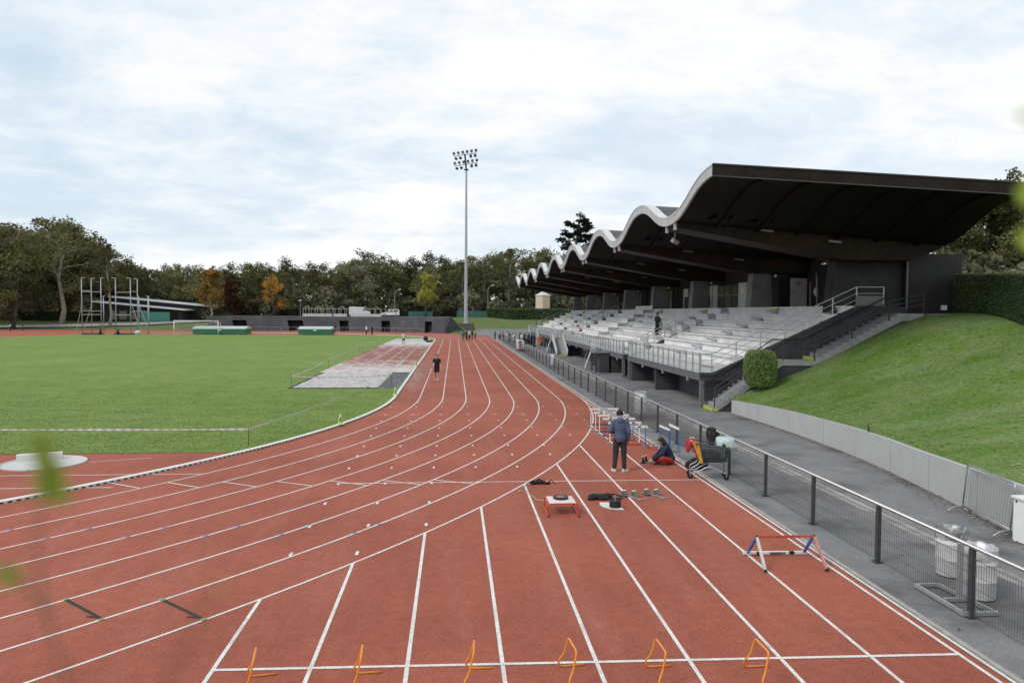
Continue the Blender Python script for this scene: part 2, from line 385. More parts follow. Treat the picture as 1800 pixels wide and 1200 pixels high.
M_asph = mat('worn_asphalt', (.200,.199,.201), .9, var=.15, vscale=1.2, bump=.5, bscale=90, spec=.2, col2=(.088,.087,.090), c2scale=.40, c2lo=.50, c2hi=.70, fine=.28, fscale=55)
a = MB()
def sheet(poly, z): a.add([(x, y, z) for x, y in poly], [tuple(range(len(poly)))])
sheet([(6.6,5.5),(13.2,5.5),(13.2,33.8),(22.6,33.8),(22.6,141),(11,150),(6.6,150)], -.012)
apn = 14
for i in range(apn):                                                     # apron beyond the end of the stand climbs gently
    y0 = 150 + 31*i/apn; y1 = 150 + 31*(i+1)/apn
    z0 = terrain(6, y0)+.05; z1 = terrain(6, y1)+.05
    a.add([(4.6,y0,z0),(40,y0,z0),(40,y1,z1),(4.6,y1,z1)], [(0,1,2,3)])
a.add([(22.6,141,-.012),(40,141,-.012),(40,150,-.010),(11.02,150,-.010)], [(0,1,2,3)])
struct(a.build('pavement', M_asph, fixn=False))

def trackmat():
    m = bpy.data.materials.new('red_rubber_track'); m.use_nodes = True; nt = m.node_tree; bs = nt.nodes['Principled BSDF']; bs.inputs['Roughness'].default_value = .82; bs.inputs['Specular IOR Level'].default_value = .25
    tc = nd(nt, 'ShaderNodeTexCoord')
    def N(s, d=5., r=.6, sx=(1,1,1)):
        mp = nd(nt, 'ShaderNodeMapping'); mp.inputs['Scale'].default_value = sx; nt.links.new(tc.outputs['Object'], mp.inputs[0])
        n = nd(nt, 'ShaderNodeTexNoise', Scale=s, Detail=d, Roughness=r); nt.links.new(mp.outputs[0], n.inputs['Vector']); return n
    def MR(n, a, b, c, d):
        r = nd(nt, 'ShaderNodeMapRange'); r.inputs['From Min'].default_value = a; r.inputs['From Max'].default_value = b; r.inputs['To Min'].default_value = c; r.inputs['To Max'].default_value = d; nt.links.new(n.outputs[0], r.inputs['Value']); return r
    big = MR(N(.20, 5., .6), .36, .64, 0, 1); grit = MR(N(26., 4., .85), .3, .7, .62, 1.38); mid = MR(N(5., 5., .7), .3, .7, .86, 1.12); wear = MR(N(1.1, 7., .68, (1,.12,1)), .48, .74, 0, .5)
    m1 = nd(nt, 'ShaderNodeMix', data_type='RGBA'); m1.inputs[6].default_value = (.272,.076,.048,1); m1.inputs[7].default_value = (.350,.102,.064,1); nt.links.new(big.outputs[0], m1.inputs[0])
    m2 = nd(nt, 'ShaderNodeMix', data_type='RGBA'); m2.inputs[7].default_value = (.375,.142,.100,1); nt.links.new(m1.outputs[2], m2.inputs[6]); nt.links.new(wear.outputs[0], m2.inputs[0])
    x = m2
    for r in (grit, mid):
        y = nd(nt, 'ShaderNodeMix', data_type='RGBA', blend_type='MULTIPLY'); y.inputs[0].default_value = 1; nt.links.new(x.outputs[2], y.inputs[6]); nt.links.new(r.outputs[0], y.inputs[7]); x = y
    nt.links.new(x.outputs[2], bs.inputs['Base Color'])
    nb = N(170., 2., .6); b = nd(nt, 'ShaderNodeBump', Strength=.55, Distance=.012); nt.links.new(nb.outputs['Fac'], b.inputs['Height']); nt.links.new(b.outputs[0], bs.inputs['Normal'])
    MATS['track'] = m; return m
M_track = trackmat()
t = MB()
edge = [(6.86,5.5),(6.86,CY1)] + circ(CY1, 54.2, 30, 112, 30)[1:] + [(-62,183),(-125,183),(-125,5.5)]
edge = [p for p in edge if not (p[1] > CY1 and p[0] > 4.9 and p[1] < 150)] 
edge = [(6.86,5.5),(6.86,CY1+8),(6.2,CY1+20)] + circ(CY1, 54.2, 44, 112, 28) + [(-64,183),(-125,183),(-125,5.5)]
t.add([(x,y,0) for x,y in edge], [tuple(range(len(edge)))])
struct(t.build('running_track', M_track, fixn=False))

# infield grass: inside the kerb, cut straight across the two ends
D0, D1 = 24.69, 149.0
a0 = math.degrees(math.asin((D0-CY0)/R0)); a1 = math.degrees(math.asin((D1-CY1)/R0))
inf = circ(CY0, R0, 180-a0, 360+a0, 60)
half = [(CX + R0*math.cos(R(x)), CY0 + R0*math.sin(R(x))) for x in [a0*(1-i/24) for i in range(25)]]
half2 = [(CX + R0*math.cos(R(x)), CY1 + R0*math.sin(R(x))) for x in [a1*i/24 for i in range(25)]]
poly = half + half2 + [(2*CX-x, y) for x, y in reversed(half2)] + [(2*CX-x, y) for x, y in reversed(half)]
f = MB(); f.add([(x,y,.012) for x,y in poly], [tuple(range(len(poly)))])
struct(f.build('infield_grass', M_field, fixn=False))

# painted lines
M_line = mat('white_line_paint', (.64,.62,.595), .75, var=.16, vscale=9, fine=.2, fscale=45, col2=(.50,.43,.40), c2scale=2.5, c2lo=.5, c2hi=.72)
ln = MB()
def seg(x0, y0, x1, y1, w=.05, z=.004):
    d = Vector((x1-x0, y1-y0, 0)); n = Vector((-d.y, d.x, 0)).normalized()*w/2
    ln.quad((x0-n.x,y0-n.y,z),(x1-n.x,y1-n.y,z),(x1+n.x,y1+n.y,z),(x0+n.x,y0+n.y,z))
def arc(cy, r, a0, a1, n, w=.05, z=.004):
    A = circ(cy, r-w/2, a0, a1, n); B = circ(cy, r+w/2, a0, a1, n)
    ln.strip([(x,y,z) for x,y in A], [(x,y,z) for x,y in B])
ROUT = R0 + 8*LW
for k in range(1, 9):
    r = R0 + k*LW
    arc(CY0, r, -92, 0, 90); seg(CX+r, CY0, CX+r, CY1); arc(CY1, r, 0, 130, 90)
for k in range(0, 9):                                            # the sprint chute carries on straight
    x = XE + k*LW
    yb = CY0 - math.sqrt(ROUT**2 - (x-CX)**2) if k < 8 else CY0
    seg(x, 4.0, x, yb, .055, .0045)
seg(6.90, 5, 6.90, CY1, .05, .0045)
seg(XE, 9.62, 6.72, 9.44, .06, .007)
seg(XE+.02, 20.05, 6.72, 20.0, .05, .007)
seg(XE, 40.6, 6.7, 40.6, .02, .007); seg(XE, 62.2, 6.7, 62.2, .02, .007)
for k in range(0, 8):                                            # little dashes that continue the chute lines through the bend
    x = XE + k*LW; yb = CY0 - math.sqrt(ROUT**2 - (x-CX)**2)
    for i, yc in enumerate((14.2,16.05,17.95,20.0,22.0,23.9,25.6,27.7,29.6,31.6,33.5,36.2,38.1)):
        yr = R0**2 - (x-CX)**2
        if yc > yb + .5: seg(x, yc-.11, x, yc+.11, .06, .0055)
        if yc in (33.5,) and yc > yb: seg(x-.28, yc, x+.28, yc, .025, .0058)
for k in range(0, 7):                                            # staggered radial marks, one per lane
    r = R0 + k*LW; yy = CY0 - 20.1; an = -math.degrees(math.asin((yy+.35*0)/(r+.6)))
    c, s_ = math.cos(R(an)), math.sin(R(an))
    seg(CX + r*c, CY0 + r*s_, CX + (r+LW)*c, CY0 + (r+LW)*s_, .05, .0065)
struct(ln.build('lane_lines', M_line, fixn=False))
yl = MB(); ln, keep = yl, ln
seg(-4.55, 30.35, 6.7, 30.15, .05, .0085)
struct(yl.build('yellow_line', mat('yellow_line_paint', (.42,.30,.05), .75, var=.15, vscale=9), fixn=False))
bl = MB(); ln = bl
for k, an0 in ((6, 0), (7, 0)):
    r = R0 + k*LW
    for (xa, ya, xb, yb) in ([(-6.01,12.12,-5.19,11.39)] if k == 6 else [(-4.52,12.03,-3.71,11.29)]):
        seg(xa, ya, xb, yb, .055, .0085); seg(xb-.22, yb+.06, xb+.0, yb+.02, .04, .009)
struct(bl.build('black_lane_mark', mat('black_tape', (.018,.018,.02), .7), fixn=False))
gb = MB(); ln = gb
for (x, y) in ((-6.06,12.17),(-5.14,11.33),(-4.57,12.08),(-3.66,11.24)): seg(x-.035, y+.035, x+.035, y-.035, .08, .0095)
struct(gb.build('green_lane_mark', mat('green_line_paint', (.20,.24,.13), .75), fixn=False))
bt = MB(); ln = bt
for k in range(2, 8):
    r = R0 + k*LW
    for yy in (16.13, 15.48):
        an = -math.asin((CY0-yy)/r); x = CX + r*math.cos(an)
        seg(x-.10, yy-.03, x+.05, yy+.03, .05, .0085)
struct(bt.build('blue_lane_mark', mat('blue_line_paint', (.16,.24,.52), .75), fixn=False))
ln = MB()
seg(-30, 21.55, -7.0, 21.45, .05, .0045); seg(-30, 20.0, -8.7, 19.9, .05, .0045); seg(-10.85, 23.3, -9.3, 23.9, .04, .0045); seg(-13.4,24.2,-12.95,23.6,.04,.0045)
arc(CY0, R0-.09, -92, -70, 10, .03)
struct(ln.build('field_event_lines', M_line, fixn=False))

# raised kerb on the inside of lane one
kb = thing('track_kerb', 'raised white kerb rail with dark drainage slots along the inside lane', 'kerb', (XE, 40, 0))
def path_kerb(off):
    p = [(CX + (R0+off)*math.cos(R(x)), CY0 + (R0+off)*math.sin(R(x))) for x in [-93 + 93*i/110 for i in range(111)]]
    p += [(XE+off, CY0 + (CY1-CY0)*i/20) for i in range(1, 21)]
    p += [(CX + (R0+off)*math.cos(R(x)), CY1 + (R0+off)*math.sin(R(x))) for x in [125*i/70 for i in range(1, 71)]]
    return p
pi_, po = path_kerb(-.17), path_kerb(-.03); k1 = MB()
k1.strip([(x,y,.075) for x,y in pi_], [(x,y,.062) for x,y in po]); k1.strip([(x,y,.0) for x,y in pi_], [(x,y,.075) for x,y in pi_]); k1.strip([(x,y,.062) for x,y in po], [(x,y,0) for x,y in po])
k1.build('kerb_rail', mat('kerb_white', (.66,.66,.65), .5, var=.1, vscale=3), kb)
k2 = MB(); s_len = math.radians(1)*R0
for i in range(0, 300):
    an = -92 + i*.30
    if an > -2: break
    A = [(CX + (R0-.024)*math.cos(R(an+q)), CY0 + (R0-.024)*math.sin(R(an+q))) for q in (0, .16)]
    k2.quad((*A[0],.008),(*A[1],.008),(*A[1],.042),(*A[0],.042))
k2.build('drain_slots', M_black, kb, fixn=False)

# shot put circle with its stop board
so_ = thing('shot_put_circle', 'pale round shot put circle with a weathered rim on the red infield end', 'throwing circle', (-12.1,23.25,0))
c = MB(); c.lathe((-12.1,23.2,0), [(0,.006),(1.07,.006),(1.09,.03),(1.13,.03),(1.13,0)], 40); c.build('slab', mat('worn_white_concrete', (.50,.50,.49), .85, var=.1, vscale=3, col2=(.09,.085,.08), c2scale=3.2, c2lo=.62, c2hi=.7), so_)
st = thing('stop_board', 'white curved wooden stop board at the front of the shot put circle', 'stop board', (-12.5,23.8,0))
c = MB(); P = [(-12.1+1.2*math.cos(R(q)), 23.2+1.2*math.sin(R(q))) for q in range(70, 146, 5)]; Q = [(-12.1+1.34*math.cos(R(q)), 23.2+1.34*math.sin(R(q))) for q in range(70, 146, 5)]
P = [(lerp(-13.02,-11.93,i/8), lerp(23.44,23.9,i/8)) for i in range(9)]; Q = [(x-.08,y+.2) for x,y in P]
c.strip([(x,y,.19) for x,y in P], [(x,y,.19) for x,y in Q]); c.strip([(x,y,0) for x,y in P], [(x,y,.19) for x,y in P]); c.strip([(x,y,.19) for x,y in Q], [(x,y,0) for x,y in Q])
c.quad((*P[0],0),(*P[0],.19),(*Q[0],.19),(*Q[0],0)); c.quad((*P[-1],0),(*P[-1],.19),(*Q[-1],.19),(*Q[-1],0))
c.build('board', M_white, st)

# long jump runway and sand pits
def sandrun():
    m = bpy.data.materials.new('sandy_runway'); m.use_nodes = True; nt = m.node_tree; bs = nt.nodes['Principled BSDF']; bs.inputs['Roughness'].default_value = .9
    tc = nd(nt, 'ShaderNodeTexCoord'); sp = nd(nt, 'ShaderNodeSeparateXYZ'); nt.links.new(tc.outputs['Object'], sp.inputs[0])
    mp = nd(nt, 'ShaderNodeMapping'); mp.inputs['Scale'].default_value = (.55,.20,1); nt.links.new(tc.outputs['Object'], mp.inputs[0])
    n = nd(nt, 'ShaderNodeTexNoise', Scale=1.6, Detail=8., Roughness=.72); nt.links.new(mp.outputs[0], n.inputs['Vector'])
    near = nd(nt, 'ShaderNodeMapRange'); near.inputs['From Min'].default_value = 55; near.inputs['From Max'].default_value = 74; near.inputs['To Min'].default_value = .30; near.inputs['To Max'].default_value = -.02; nt.links.new(sp.outputs['Y'], near.inputs['Value'])
    far = nd(nt, 'ShaderNodeMapRange'); far.inputs['From Min'].default_value = 92; far.inputs['From Max'].default_value = 114; far.inputs['To Min'].default_value = -.02; far.inputs['To Max'].default_value = .30; nt.links.new(sp.outputs['Y'], far.inputs['Value'])
    a = nd(nt, 'ShaderNodeMath', operation='ADD'); nt.links.new(n.outputs[0], a.inputs[0]); mxx = nd(nt, 'ShaderNodeMath', operation='MAXIMUM'); nt.links.new(near.outputs[0], mxx.inputs[0]); nt.links.new(far.outputs[0], mxx.inputs[1]); nt.links.new(mxx.outputs[0], a.inputs[1])
    r = nd(nt, 'ShaderNodeMapRange'); r.inputs['From Min'].default_value = .50; r.inputs['From Max'].default_value = .76; nt.links.new(a.outputs[0], r.inputs['Value'])
    mx = nd(nt, 'ShaderNodeMix', data_type='RGBA'); mx.inputs[6].default_value = (.245,.088,.066,1); mx.inputs[7].default_value = (.50,.475,.46,1); nt.links.new(r.outputs[0], mx.inputs[0]); nt.links.new(mx.outputs[2], bs.inputs['Base Color']); return m
rw = MB(); rw.quad((-10.0,57,.018),(-3.26,57,.018),(-3.26,117,.018),(-10.0,117,.018)); struct(rw.build('jump_runway', sandrun(), fixn=False))
ln = MB()
for x in (-9.3, -7.75, -7.45, -6.1, -4.75): seg(x, 57.3, x, 116.8, .05, .023)
struct(ln.build('runway_lines', M_line, fixn=False))
M_sand = mat('pale_sand', (.44,.425,.41), .95, var=.2, vscale=2.2, bump=1., bscale=9, col2=(.30,.29,.285), c2scale=1.6, c2lo=.52, c2hi=.66, fine=.15, fscale=30)
sp_ = MB()
def heap(x0, x1, y0, y1, nx, ny):
    o = len(sp_.v)
    for j in range(ny+1):
        for i in range(nx+1):
            x = lerp(x0,x1,i/nx); y = lerp(y0,y1,j/ny); e = min(i,nx-i,j,ny-j)
            sp_.v.append((x,y,.026 + (.07*mnoise.noise((x*1.7,y*1.7,0)) + .05*mnoise.noise((x*5,y*5,3)) + .05 if e else 0)))
    for j in range(ny):
        for i in range(nx): sp_.f.append([o+j*(nx+1)+i, o+j*(nx+1)+i+1, o+(j+1)*(nx+1)+i+1, o+(j+1)*(nx+1)+i]); sp_.m.append(0)
heap(-9.55,-4.55,45.2,56.4,34,70); heap(-9.9,-4.0,117.2,128,20,36)
struct(sp_.build('sand_pit', M_sand, smooth=True, fixn=False))
ps = MB(); ps.box((-9.75,45.0,0),(-4.5,45.2,.05)); ps.box((-9.75,56.4,0),(-3.4,56.6,.05)); ps.box((-9.75,45.2,0),(-9.55,56.4,.05)); struct(ps.build('pit_edging', M_dconc))
mt_ = MB(); mt_.quad((-4.5,45.1,.020),(-3.34,45.1,.020),(-3.34,56.4,.020),(-4.5,56.4,.020)); struct(mt_.build('pit_side_strip', mat('dark_drain_grating', (.075,.078,.085), .8, var=.3, vscale=7, col2=(.34,.33,.32), c2scale=2.2, c2lo=.55, c2hi=.68), fixn=False))
# sand swept onto the inside lane beside the pit
ss = MB()
for i in range(1900):
    y = random.triangular(41, 76, 52) if random.random() < .8 else random.triangular(108, 130, 120); x = XE + .05 + abs(random.gauss(0,.62)); w = random.uniform(.008,.045); h = random.uniform(.04,.30)
    an = random.uniform(-.5,.5); n = 7; pts = [(x + w*math.cos(2*PI*j/n)*random.uniform(.5,1), y + h*math.sin(2*PI*j/n)*random.uniform(.5,1), .0095 + i*1e-6) for j in range(n)]
    ss.add(pts, [tuple(range(n))])
tag(ss.build('scattered_sand', mat('scattered_sand', (.40,.28,.24), .95, var=.15), fixn=False), 'pale sand scattered over the inside lane beside the jump pit', 'sand', kind='stuff')
# pale concrete drain strip between fence and stand
dr = MB(); dr.box((9.45,5.5,-.03),(9.78,140,-.002)); struct(dr.build('drain_strip', mat('pale_drain_concrete', (.33,.325,.305), .85, var=.2, vscale=2.5, col2=(.22,.215,.205), c2scale=1.2)))
ke = MB(); ke.box((6.96,5.5,-.02),(7.04,140,.012)); struct(ke.build('track_edging', mat('edging_concrete', (.34,.31,.28), .85, var=.2)))
# ------------------------------------------------------------------ the grandstand
YA, PER = 29.5, 12.03                      # near end of the roof (on a crest), length of one wave
TR = [YA + PER*(i+.5) for i in range(8)]   # troughs = piers
YZ = YA + PER*8
SX, EDGE = 11.83, 35.6
gs = thing('grandstand', 'long grandstand with a black wave-shaped roof, white concrete terraces and charcoal piers', 'grandstand', (16,35.6,0))

M_wood = mat('dark_brown_timber', (.026,.0155,.0115), .6, spec=.12, var=.3, vscale=3, bump=.15, bscale=14, col2=(.037,.021,.015), c2scale=.6)
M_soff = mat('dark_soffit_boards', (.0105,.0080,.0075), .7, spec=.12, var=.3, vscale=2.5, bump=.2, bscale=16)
M_end = mat('end_fascia_boards', (.020,.0155,.014), .6, spec=.12, var=.25, vscale=1.2, bump=.15, bscale=20)
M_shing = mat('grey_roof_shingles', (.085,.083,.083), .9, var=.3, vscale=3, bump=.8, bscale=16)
M_fasc = mat('pale_grey_fascia', (.42,.43,.45), .5, var=.07, vscale=.8, seam=('Y',1.06,.035,.25)); M_pipe = mat('pale_pipe', (.46,.47,.49), .5)
M_seat = mat('white_terrace_concrete', (.71,.705,.70), .8, var=.07, vscale=1.1, bump=.1, bscale=25, col2=(.56,.56,.565), c2scale=.5, c2lo=.5, c2hi=.7, seam=('Y',3.02,.012,.62), spec=.2)

def roofz(x, y, under=False):
    u = (x-10.2)/13.2
    pk = lerp(10.43, 9.93, u); tr = lerp(9.12, 8.28, u)
    if under: pk -= lerp(.42,.46,u); tr -= lerp(.40,.5,u)
    w = .5+.5*math.cos(2*PI*(y-YA)/PER)
    w = lerp(w, w*w*(3-2*w), .30)
    return lerp(tr, pk, w)
NY = 8*26; YS = [YA + PER*8*i/NY for i in range(NY+1)]; XS = [10.2 + 13.2*i/10 for i in range(11)]
def rsurf(under, dx0=0.):
    m = MB()
    for y in YS:
        for x in XS: m.v.append((x + (dx0 if x < 10.3 else 0), y, roofz(x, y, under)))
    n = len(XS)
    for j in range(NY):
        for i in range(n-1): m.f.append([j*n+i, j*n+i+1, (j+1)*n+i+1, (j+1)*n+i]); m.m.append(0)
    return m
rf = rsurf(False).build('roof', M_shing, gs, smooth=True, fixn=False)
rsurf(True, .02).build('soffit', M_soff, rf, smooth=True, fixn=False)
# front fascia: one panel run with fine seams, top lip
fa = MB(); lip = MB()
fa.strip([(10.17,y,roofz(10.2,y,True)-.015) for y in YS], [(10.17,y,roofz(10.2,y)+.015) for y in YS])
fa.strip([(10.17,y,roofz(10.2,y,True)-.015) for y in YS], [(10.26,y,roofz(10.2,y,True)-.015) for y in YS])
lip.strip([(10.15,y,roofz(10.2,y)+.02) for y in YS], [(10.62,y,roofz(10.62,y)+.035) for y in YS])
lip.strip([(10.15,y,roofz(10.2,y)-.05) for y in YS], [(10.15,y,roofz(10.2,y)+.02) for y in YS])
f_ = fa.build('front_fascia', M_fasc, rf, fixn=False); lip.build('fascia_lip', mat('fascia_lip', (.55,.555,.56), .45), rf, fixn=False)
# end boards, rear edge
for yy, s in ((YA, -1), (YZ, 1)):
    e = MB()
    for i in range(10):
        x0, x1 = 10.17+13.23*i/10, 10.17+13.23*(i+1)/10
        e.box((x0+.006,yy+s*.0,roofz(x0,yy,True)-.02),(x1-.006,yy+s*.05,roofz(x0,yy)+.02))
        v = e.v[-8:]; 
        e.v[-8:] = [(x, y, (roofz(x,yy,True)-.02 if q < 4 else roofz(x,yy)+.02)) for q, (x, y, z) in enumerate(v)]
    e.build('end_fascia', M_end, rf)
    if s < 0:
        e = MB(); e.bar((10.17,yy-.06,roofz(10.2,yy)+.02),(23.4,yy-.06,roofz(23.4,yy)+.02),.05,.05); e.bar((10.17,yy-.058,roofz(10.2,yy,True)-.03),(23.4,yy-.058,roofz(23.4,yy,True)-.03),.05,.04); e.build('end_trim', mat('end_trim', (.06,.055,.052), .5), rf)
e = MB(); e.strip([(23.4,y,roofz(23.4,y,True)) for y in YS], [(23.4,y,roofz(23.4,y)) for y in YS]); e.build('rear_fascia', M_end, rf, fixn=False)
# wave-shaped ribs under the soffit
for i in range(6):
    x = 12.1 + 1.95*i; e = MB()
    e.strip([(x,y,roofz(x,y,True)-.14) for y in YS], [(x,y,roofz(x,y,True)+.02) for y in YS]); e.strip([(x+.14,y,roofz(x,y,True)-.14) for y in YS], [(x+.14,y,roofz(x,y,True)+.02) for y in YS]); e.strip([(x,y,roofz(x,y,True)-.14) for y in YS], [(x+.14,y,roofz(x,y,True)-.14) for y in YS])
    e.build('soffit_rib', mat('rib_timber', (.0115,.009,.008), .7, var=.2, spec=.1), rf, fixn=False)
# trough beams (deep timber boxes) that run from the front edge back over the piers
def beam(y):
    b = MB(); w = .82
    pf = [(10.35,8.74),(10.35,8.52),(18.6,7.12),(21.9,7.12),(23.3,7.75),(23.3,7.85),(18.6,8.45)]
    b.prism(pf, y-w, y+w); return b
for y in TR: beam(y).build('roof_beam', M_wood, gs)
for y in TR:                                                         # two white outlet pipes per trough
    for d in (-.68, .68):
        q = MB(); q.box((10.22,y+d-.055,8.42),(10.34,y+d+.055,roofz(10.2,y)-.12)); q.build('outlet_pipe', M_pipe, gs)
for j, y in enumerate(TR):                                           # small batten lights under the beams and crests
    for (x, dy) in ((14.6,-.9),(17.9,-.95)):
        if j > 4: continue
        q = MB(); zz_ = lerp(8.55,7.35,(x-10.3)/8.3); q.obox((x,y+dy,zz_+.5),(.62,.10,.09),(0,R(6),0)); q.build('batten_light', mat('batten_light', (.20,.20,.195), .4), gs)
q = MB(); q.obox((10.75,TR[0]+.9,8.05),(.32,.24,.2),(.5,.3,.4)); q.bar((10.72,TR[0]+.85,8.2),(10.7,TR[0]+.7,8.62),.05); q.build('floodlight', mat('floodlight_grey', (.3,.3,.31), .4), gs)
# pale cobweb sheets / sagging foil in the first two waves
for (x0, y0) in ((11.2,33.6),(13.1,33.6),(11.2,45.2)):
    q = MB(); P = [(x0+1.5*i/8, y0+.35*math.sin(i*1.7), roofz(x0, y0, True)-.05-.10*math.sin(PI*i/8)) for i in range(9)]; q.strip(P, [(x+.1,y+.7,z+.12+.03*math.sin(i*2.3)) for i, (x,y,z) in enumerate(P)]); q.build('loose_foil', mat('loose_foil', (.075,.075,.08), .5, var=.4, vscale=5), gs, fixn=False)

# piers
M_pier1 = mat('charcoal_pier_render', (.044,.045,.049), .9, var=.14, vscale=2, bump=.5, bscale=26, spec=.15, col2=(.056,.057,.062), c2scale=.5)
M_pier = mat('grey_pier_render', (.19,.191,.20), .9, var=.12, vscale=2, bump=.5, bscale=22, spec=.2, col2=(.225,.226,.235), c2scale=.9)  # same render as the first pier, colour lightened to offset the roof's shade
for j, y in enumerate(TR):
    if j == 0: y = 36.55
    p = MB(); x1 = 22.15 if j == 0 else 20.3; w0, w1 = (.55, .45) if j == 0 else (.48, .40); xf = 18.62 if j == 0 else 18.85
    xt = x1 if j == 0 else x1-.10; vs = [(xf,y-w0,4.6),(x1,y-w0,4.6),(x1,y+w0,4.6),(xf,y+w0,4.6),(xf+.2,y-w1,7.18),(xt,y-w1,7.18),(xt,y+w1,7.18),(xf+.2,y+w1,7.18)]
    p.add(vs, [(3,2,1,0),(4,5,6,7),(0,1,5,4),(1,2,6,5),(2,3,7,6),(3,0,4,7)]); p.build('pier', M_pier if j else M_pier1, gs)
# timber-clad end room
c = MB(); yb = 35.62; x = 22.16
while x < 24.9: c.box((x,yb,4.55),(x+.105,yb+.05,7.52)); x += .118
c.box((22.15,yb+.05,4.55),(24.93,yb+9,7.50)); c.build('timber_cladding', mat('black_timber_slats', (.017,.0165,.018), .6, var=.25, vscale=2), gs)
q = MB(); q.bar((22.14,yb-.03,4.75),(22.14,yb-.03,7.3),.07); q.bar((22.14,yb-.03,7.3),(21.9,yb-.03,7.34),.07); q.build('downpipe', mat('grey_downpipe', (.17,.17,.175), .5), gs)
q = MB(); q.obox((22.0,yb-.06,7.28),(.42,.09,.13)); q.build('camera_box', M_sign, gs)
q = MB(); q.box((23.9,yb-.14,4.76),(24.16,yb-.02,5.0)); q.build('junction_box', M_sign, gs)

# terraces: three blocks of eight rows separated by stair pits
NR, TD, RS, Z0, X0 = 8, .90, .41, 1.66, 12.42
SECT = [(35.62,50.75),(52.35,84.2),(86.4,121.5)]
AIS = [43.2, 55.6, 67.8, 76.5, 95.5, 108.]
def sec_poly():
    up = [(SX,1.30),(SX,Z0),(X0,Z0)]
    for k in range(NR):
        x = X0+TD*k; z = Z0+RS*(k+1)
        up += [(x+.11,z-RS+.0),(x+.11,z-.085),(x,z-.085),(x,z),(x+TD+.11,z)]
    return up
terr = []
for (a, b) in SECT:
    m = MB(); pf = sec_poly(); xl = pf[-1][0]; zl = pf[-1][1]
    pts = pf[1:] ; n = len(pts)
    m.v += [(x,a,z) for x,z in pts] + [(x,b,z) for x,z in pts]
    for i in range(n-1): m.f.append([i, i+1, n+i+1, n+i]); m.m.append(0)
    m.add([(xl,a,zl),(xl,b,zl),(22.6,b,zl),(22.6,a,zl)], [(0,1,2,3)])
    for yy in (a, b):                                        # white step ends, down to the line of the dark end wall
        for k in range(NR):
            x = X0+TD*k; z = Z0+RS*(k+1); m.add([(x,yy,z-.075),(x,yy,z),(x+TD,yy,z),(x+TD,yy,z-.06)] + [(x+.11,yy,z-RS-.02),(x+.11,yy,z-.085)], [(0,1,2,3,4,5)])
    t_ = m.build('terrace', M_seat, gs, fixn=False); terr.append(t_)
    fs = MB(); fs.box((SX-.03,a,1.30),(SX+.35,b,Z0-.004)); fs.box((SX+.35,a,1.30),(X0+.4,b,1.40)); fs.build('front_slab', mat('grey_slab_edge', (.115,.117,.125), .8, var=.1, vscale=3, bump=.2, bscale=30), gs)
    bw = MB(); bw.box((13.35,a,-.1),(13.6,b,1.6)); bw.build('recess_wall', mat('recess_wall', (.085,.086,.092), .9, var=.15, vscale=2), gs)
    y = a + 1.9
    while y < b:
        q = MB(); q.box((SX-.06,y-.05,1.14),(SX+.05,y+.05,1.36)); q.build('slab_outlet', mat('outlet_grey', (.30,.30,.31), .7), gs); y += 4.6
    # end walls of the block, stepped with the rows
    for yy, s in ((a, -1), (b, 1)):
        w = MB(); pl = [(SX,Z0-.01),(X0,Z0-.01),(X0+TD*NR,Z0+RS*NR-.03),(22.1,Z0+RS*NR-.03),(22.1,-.1),(SX+1.4,-.1),(SX+1.4,1.30),(SX,1.30)]
        w.prism(pl, yy, yy + s*.22 if yy != SECT[0][0] else yy - .12); w.build('end_wall', M_dconc, gs)
# corner columns and front supports
for yy in (35.55, 50.62, 52.45, 84.0, 86.6, 121.3):
    q = MB(); q.box((SX-.02,yy-.11,-.05),(SX+.16,yy+.11,1.31)); q.build('front_column', mat('column_grey', (.135,.135,.14), .8, var=.1), gs)
for (ya, yb2) in ((44.0,44.3),(50.0,50.5),(52.6,53.1),(56.7,58.8),(64.5,64.8),(79.6,82.6),(92,92.3),(100,102)):
    q = MB(); q.box((SX+.12,ya,-.05),(13.4,yb2,1.33)); q.build('cross_wall', M_dconc, gs)
# pale edge band of the seating at the near end
q = MB(); yy = SECT[0][0]-.13
q.prism([(SX-.02,Z0+.02),(X0,Z0+.02),(X0+TD*NR,Z0+RS*NR+.02),(21.4,Z0+RS*NR+.02),(21.4,Z0+RS*NR-.10),(X0+TD*NR+.02,Z0+RS*NR-.10),(X0+.02,Z0-.10),(SX-.02,Z0-.10)], yy-.05, yy+.26)
q.build('edge_band', M_dconc, gs)
# aisle steps and white seat shells
M_ast = mat('aisle_step_grey', (.52,.55,.59), .8, var=.12); M_atop = mat('aisle_tread_dark', (.085,.09,.10), .8)
for j, y in enumerate(AIS):
    for k in range(NR-1):
        q = MB(); x = X0+TD*(k+1); z = Z0+RS*(k+1); q.box((x-.30,y-.36,z+.001),(x-.002,y+.36,z+.20)); q.mi = 1; q.box((x-.304,y-.34,z+.165),(x-.301,y+.34,z+.2)); q.box((x-.30,y-.34,z+.201),(x-.20,y+.34,z+.207))
        q.build('aisle_step', [M_ast, M_atop], gs)
    q = MB(); q.box((X0+TD*7-.012,y-.55,Z0+RS*7.55),(X0+TD*7-.003,y+.55,Z0+RS*8-.08)); q.build('aisle_marker', M_yell, gs)
for d, yv in ((0, 43.2),(1, 55.6),(2,67.8)):
    q = MB(); q.box((X0+TD*7+.0,yv-.45,Z0+RS*8+.002),(X0+TD*7+.5,yv+.45,Z0+RS*8+.01)); q.build('aisle_tread', M_atop, gs)
shell = MB(); shell.box((0,-.21,.0),(.42,.21,.05)); shell.obox((.42,0,.22),(.05,.42,.42),(0,R(8),0)); s0 = shell.build('seat', mat('white_plastic_seat', (.78,.78,.77), .4, var=.05), gs, smooth=False)
cnt = 0
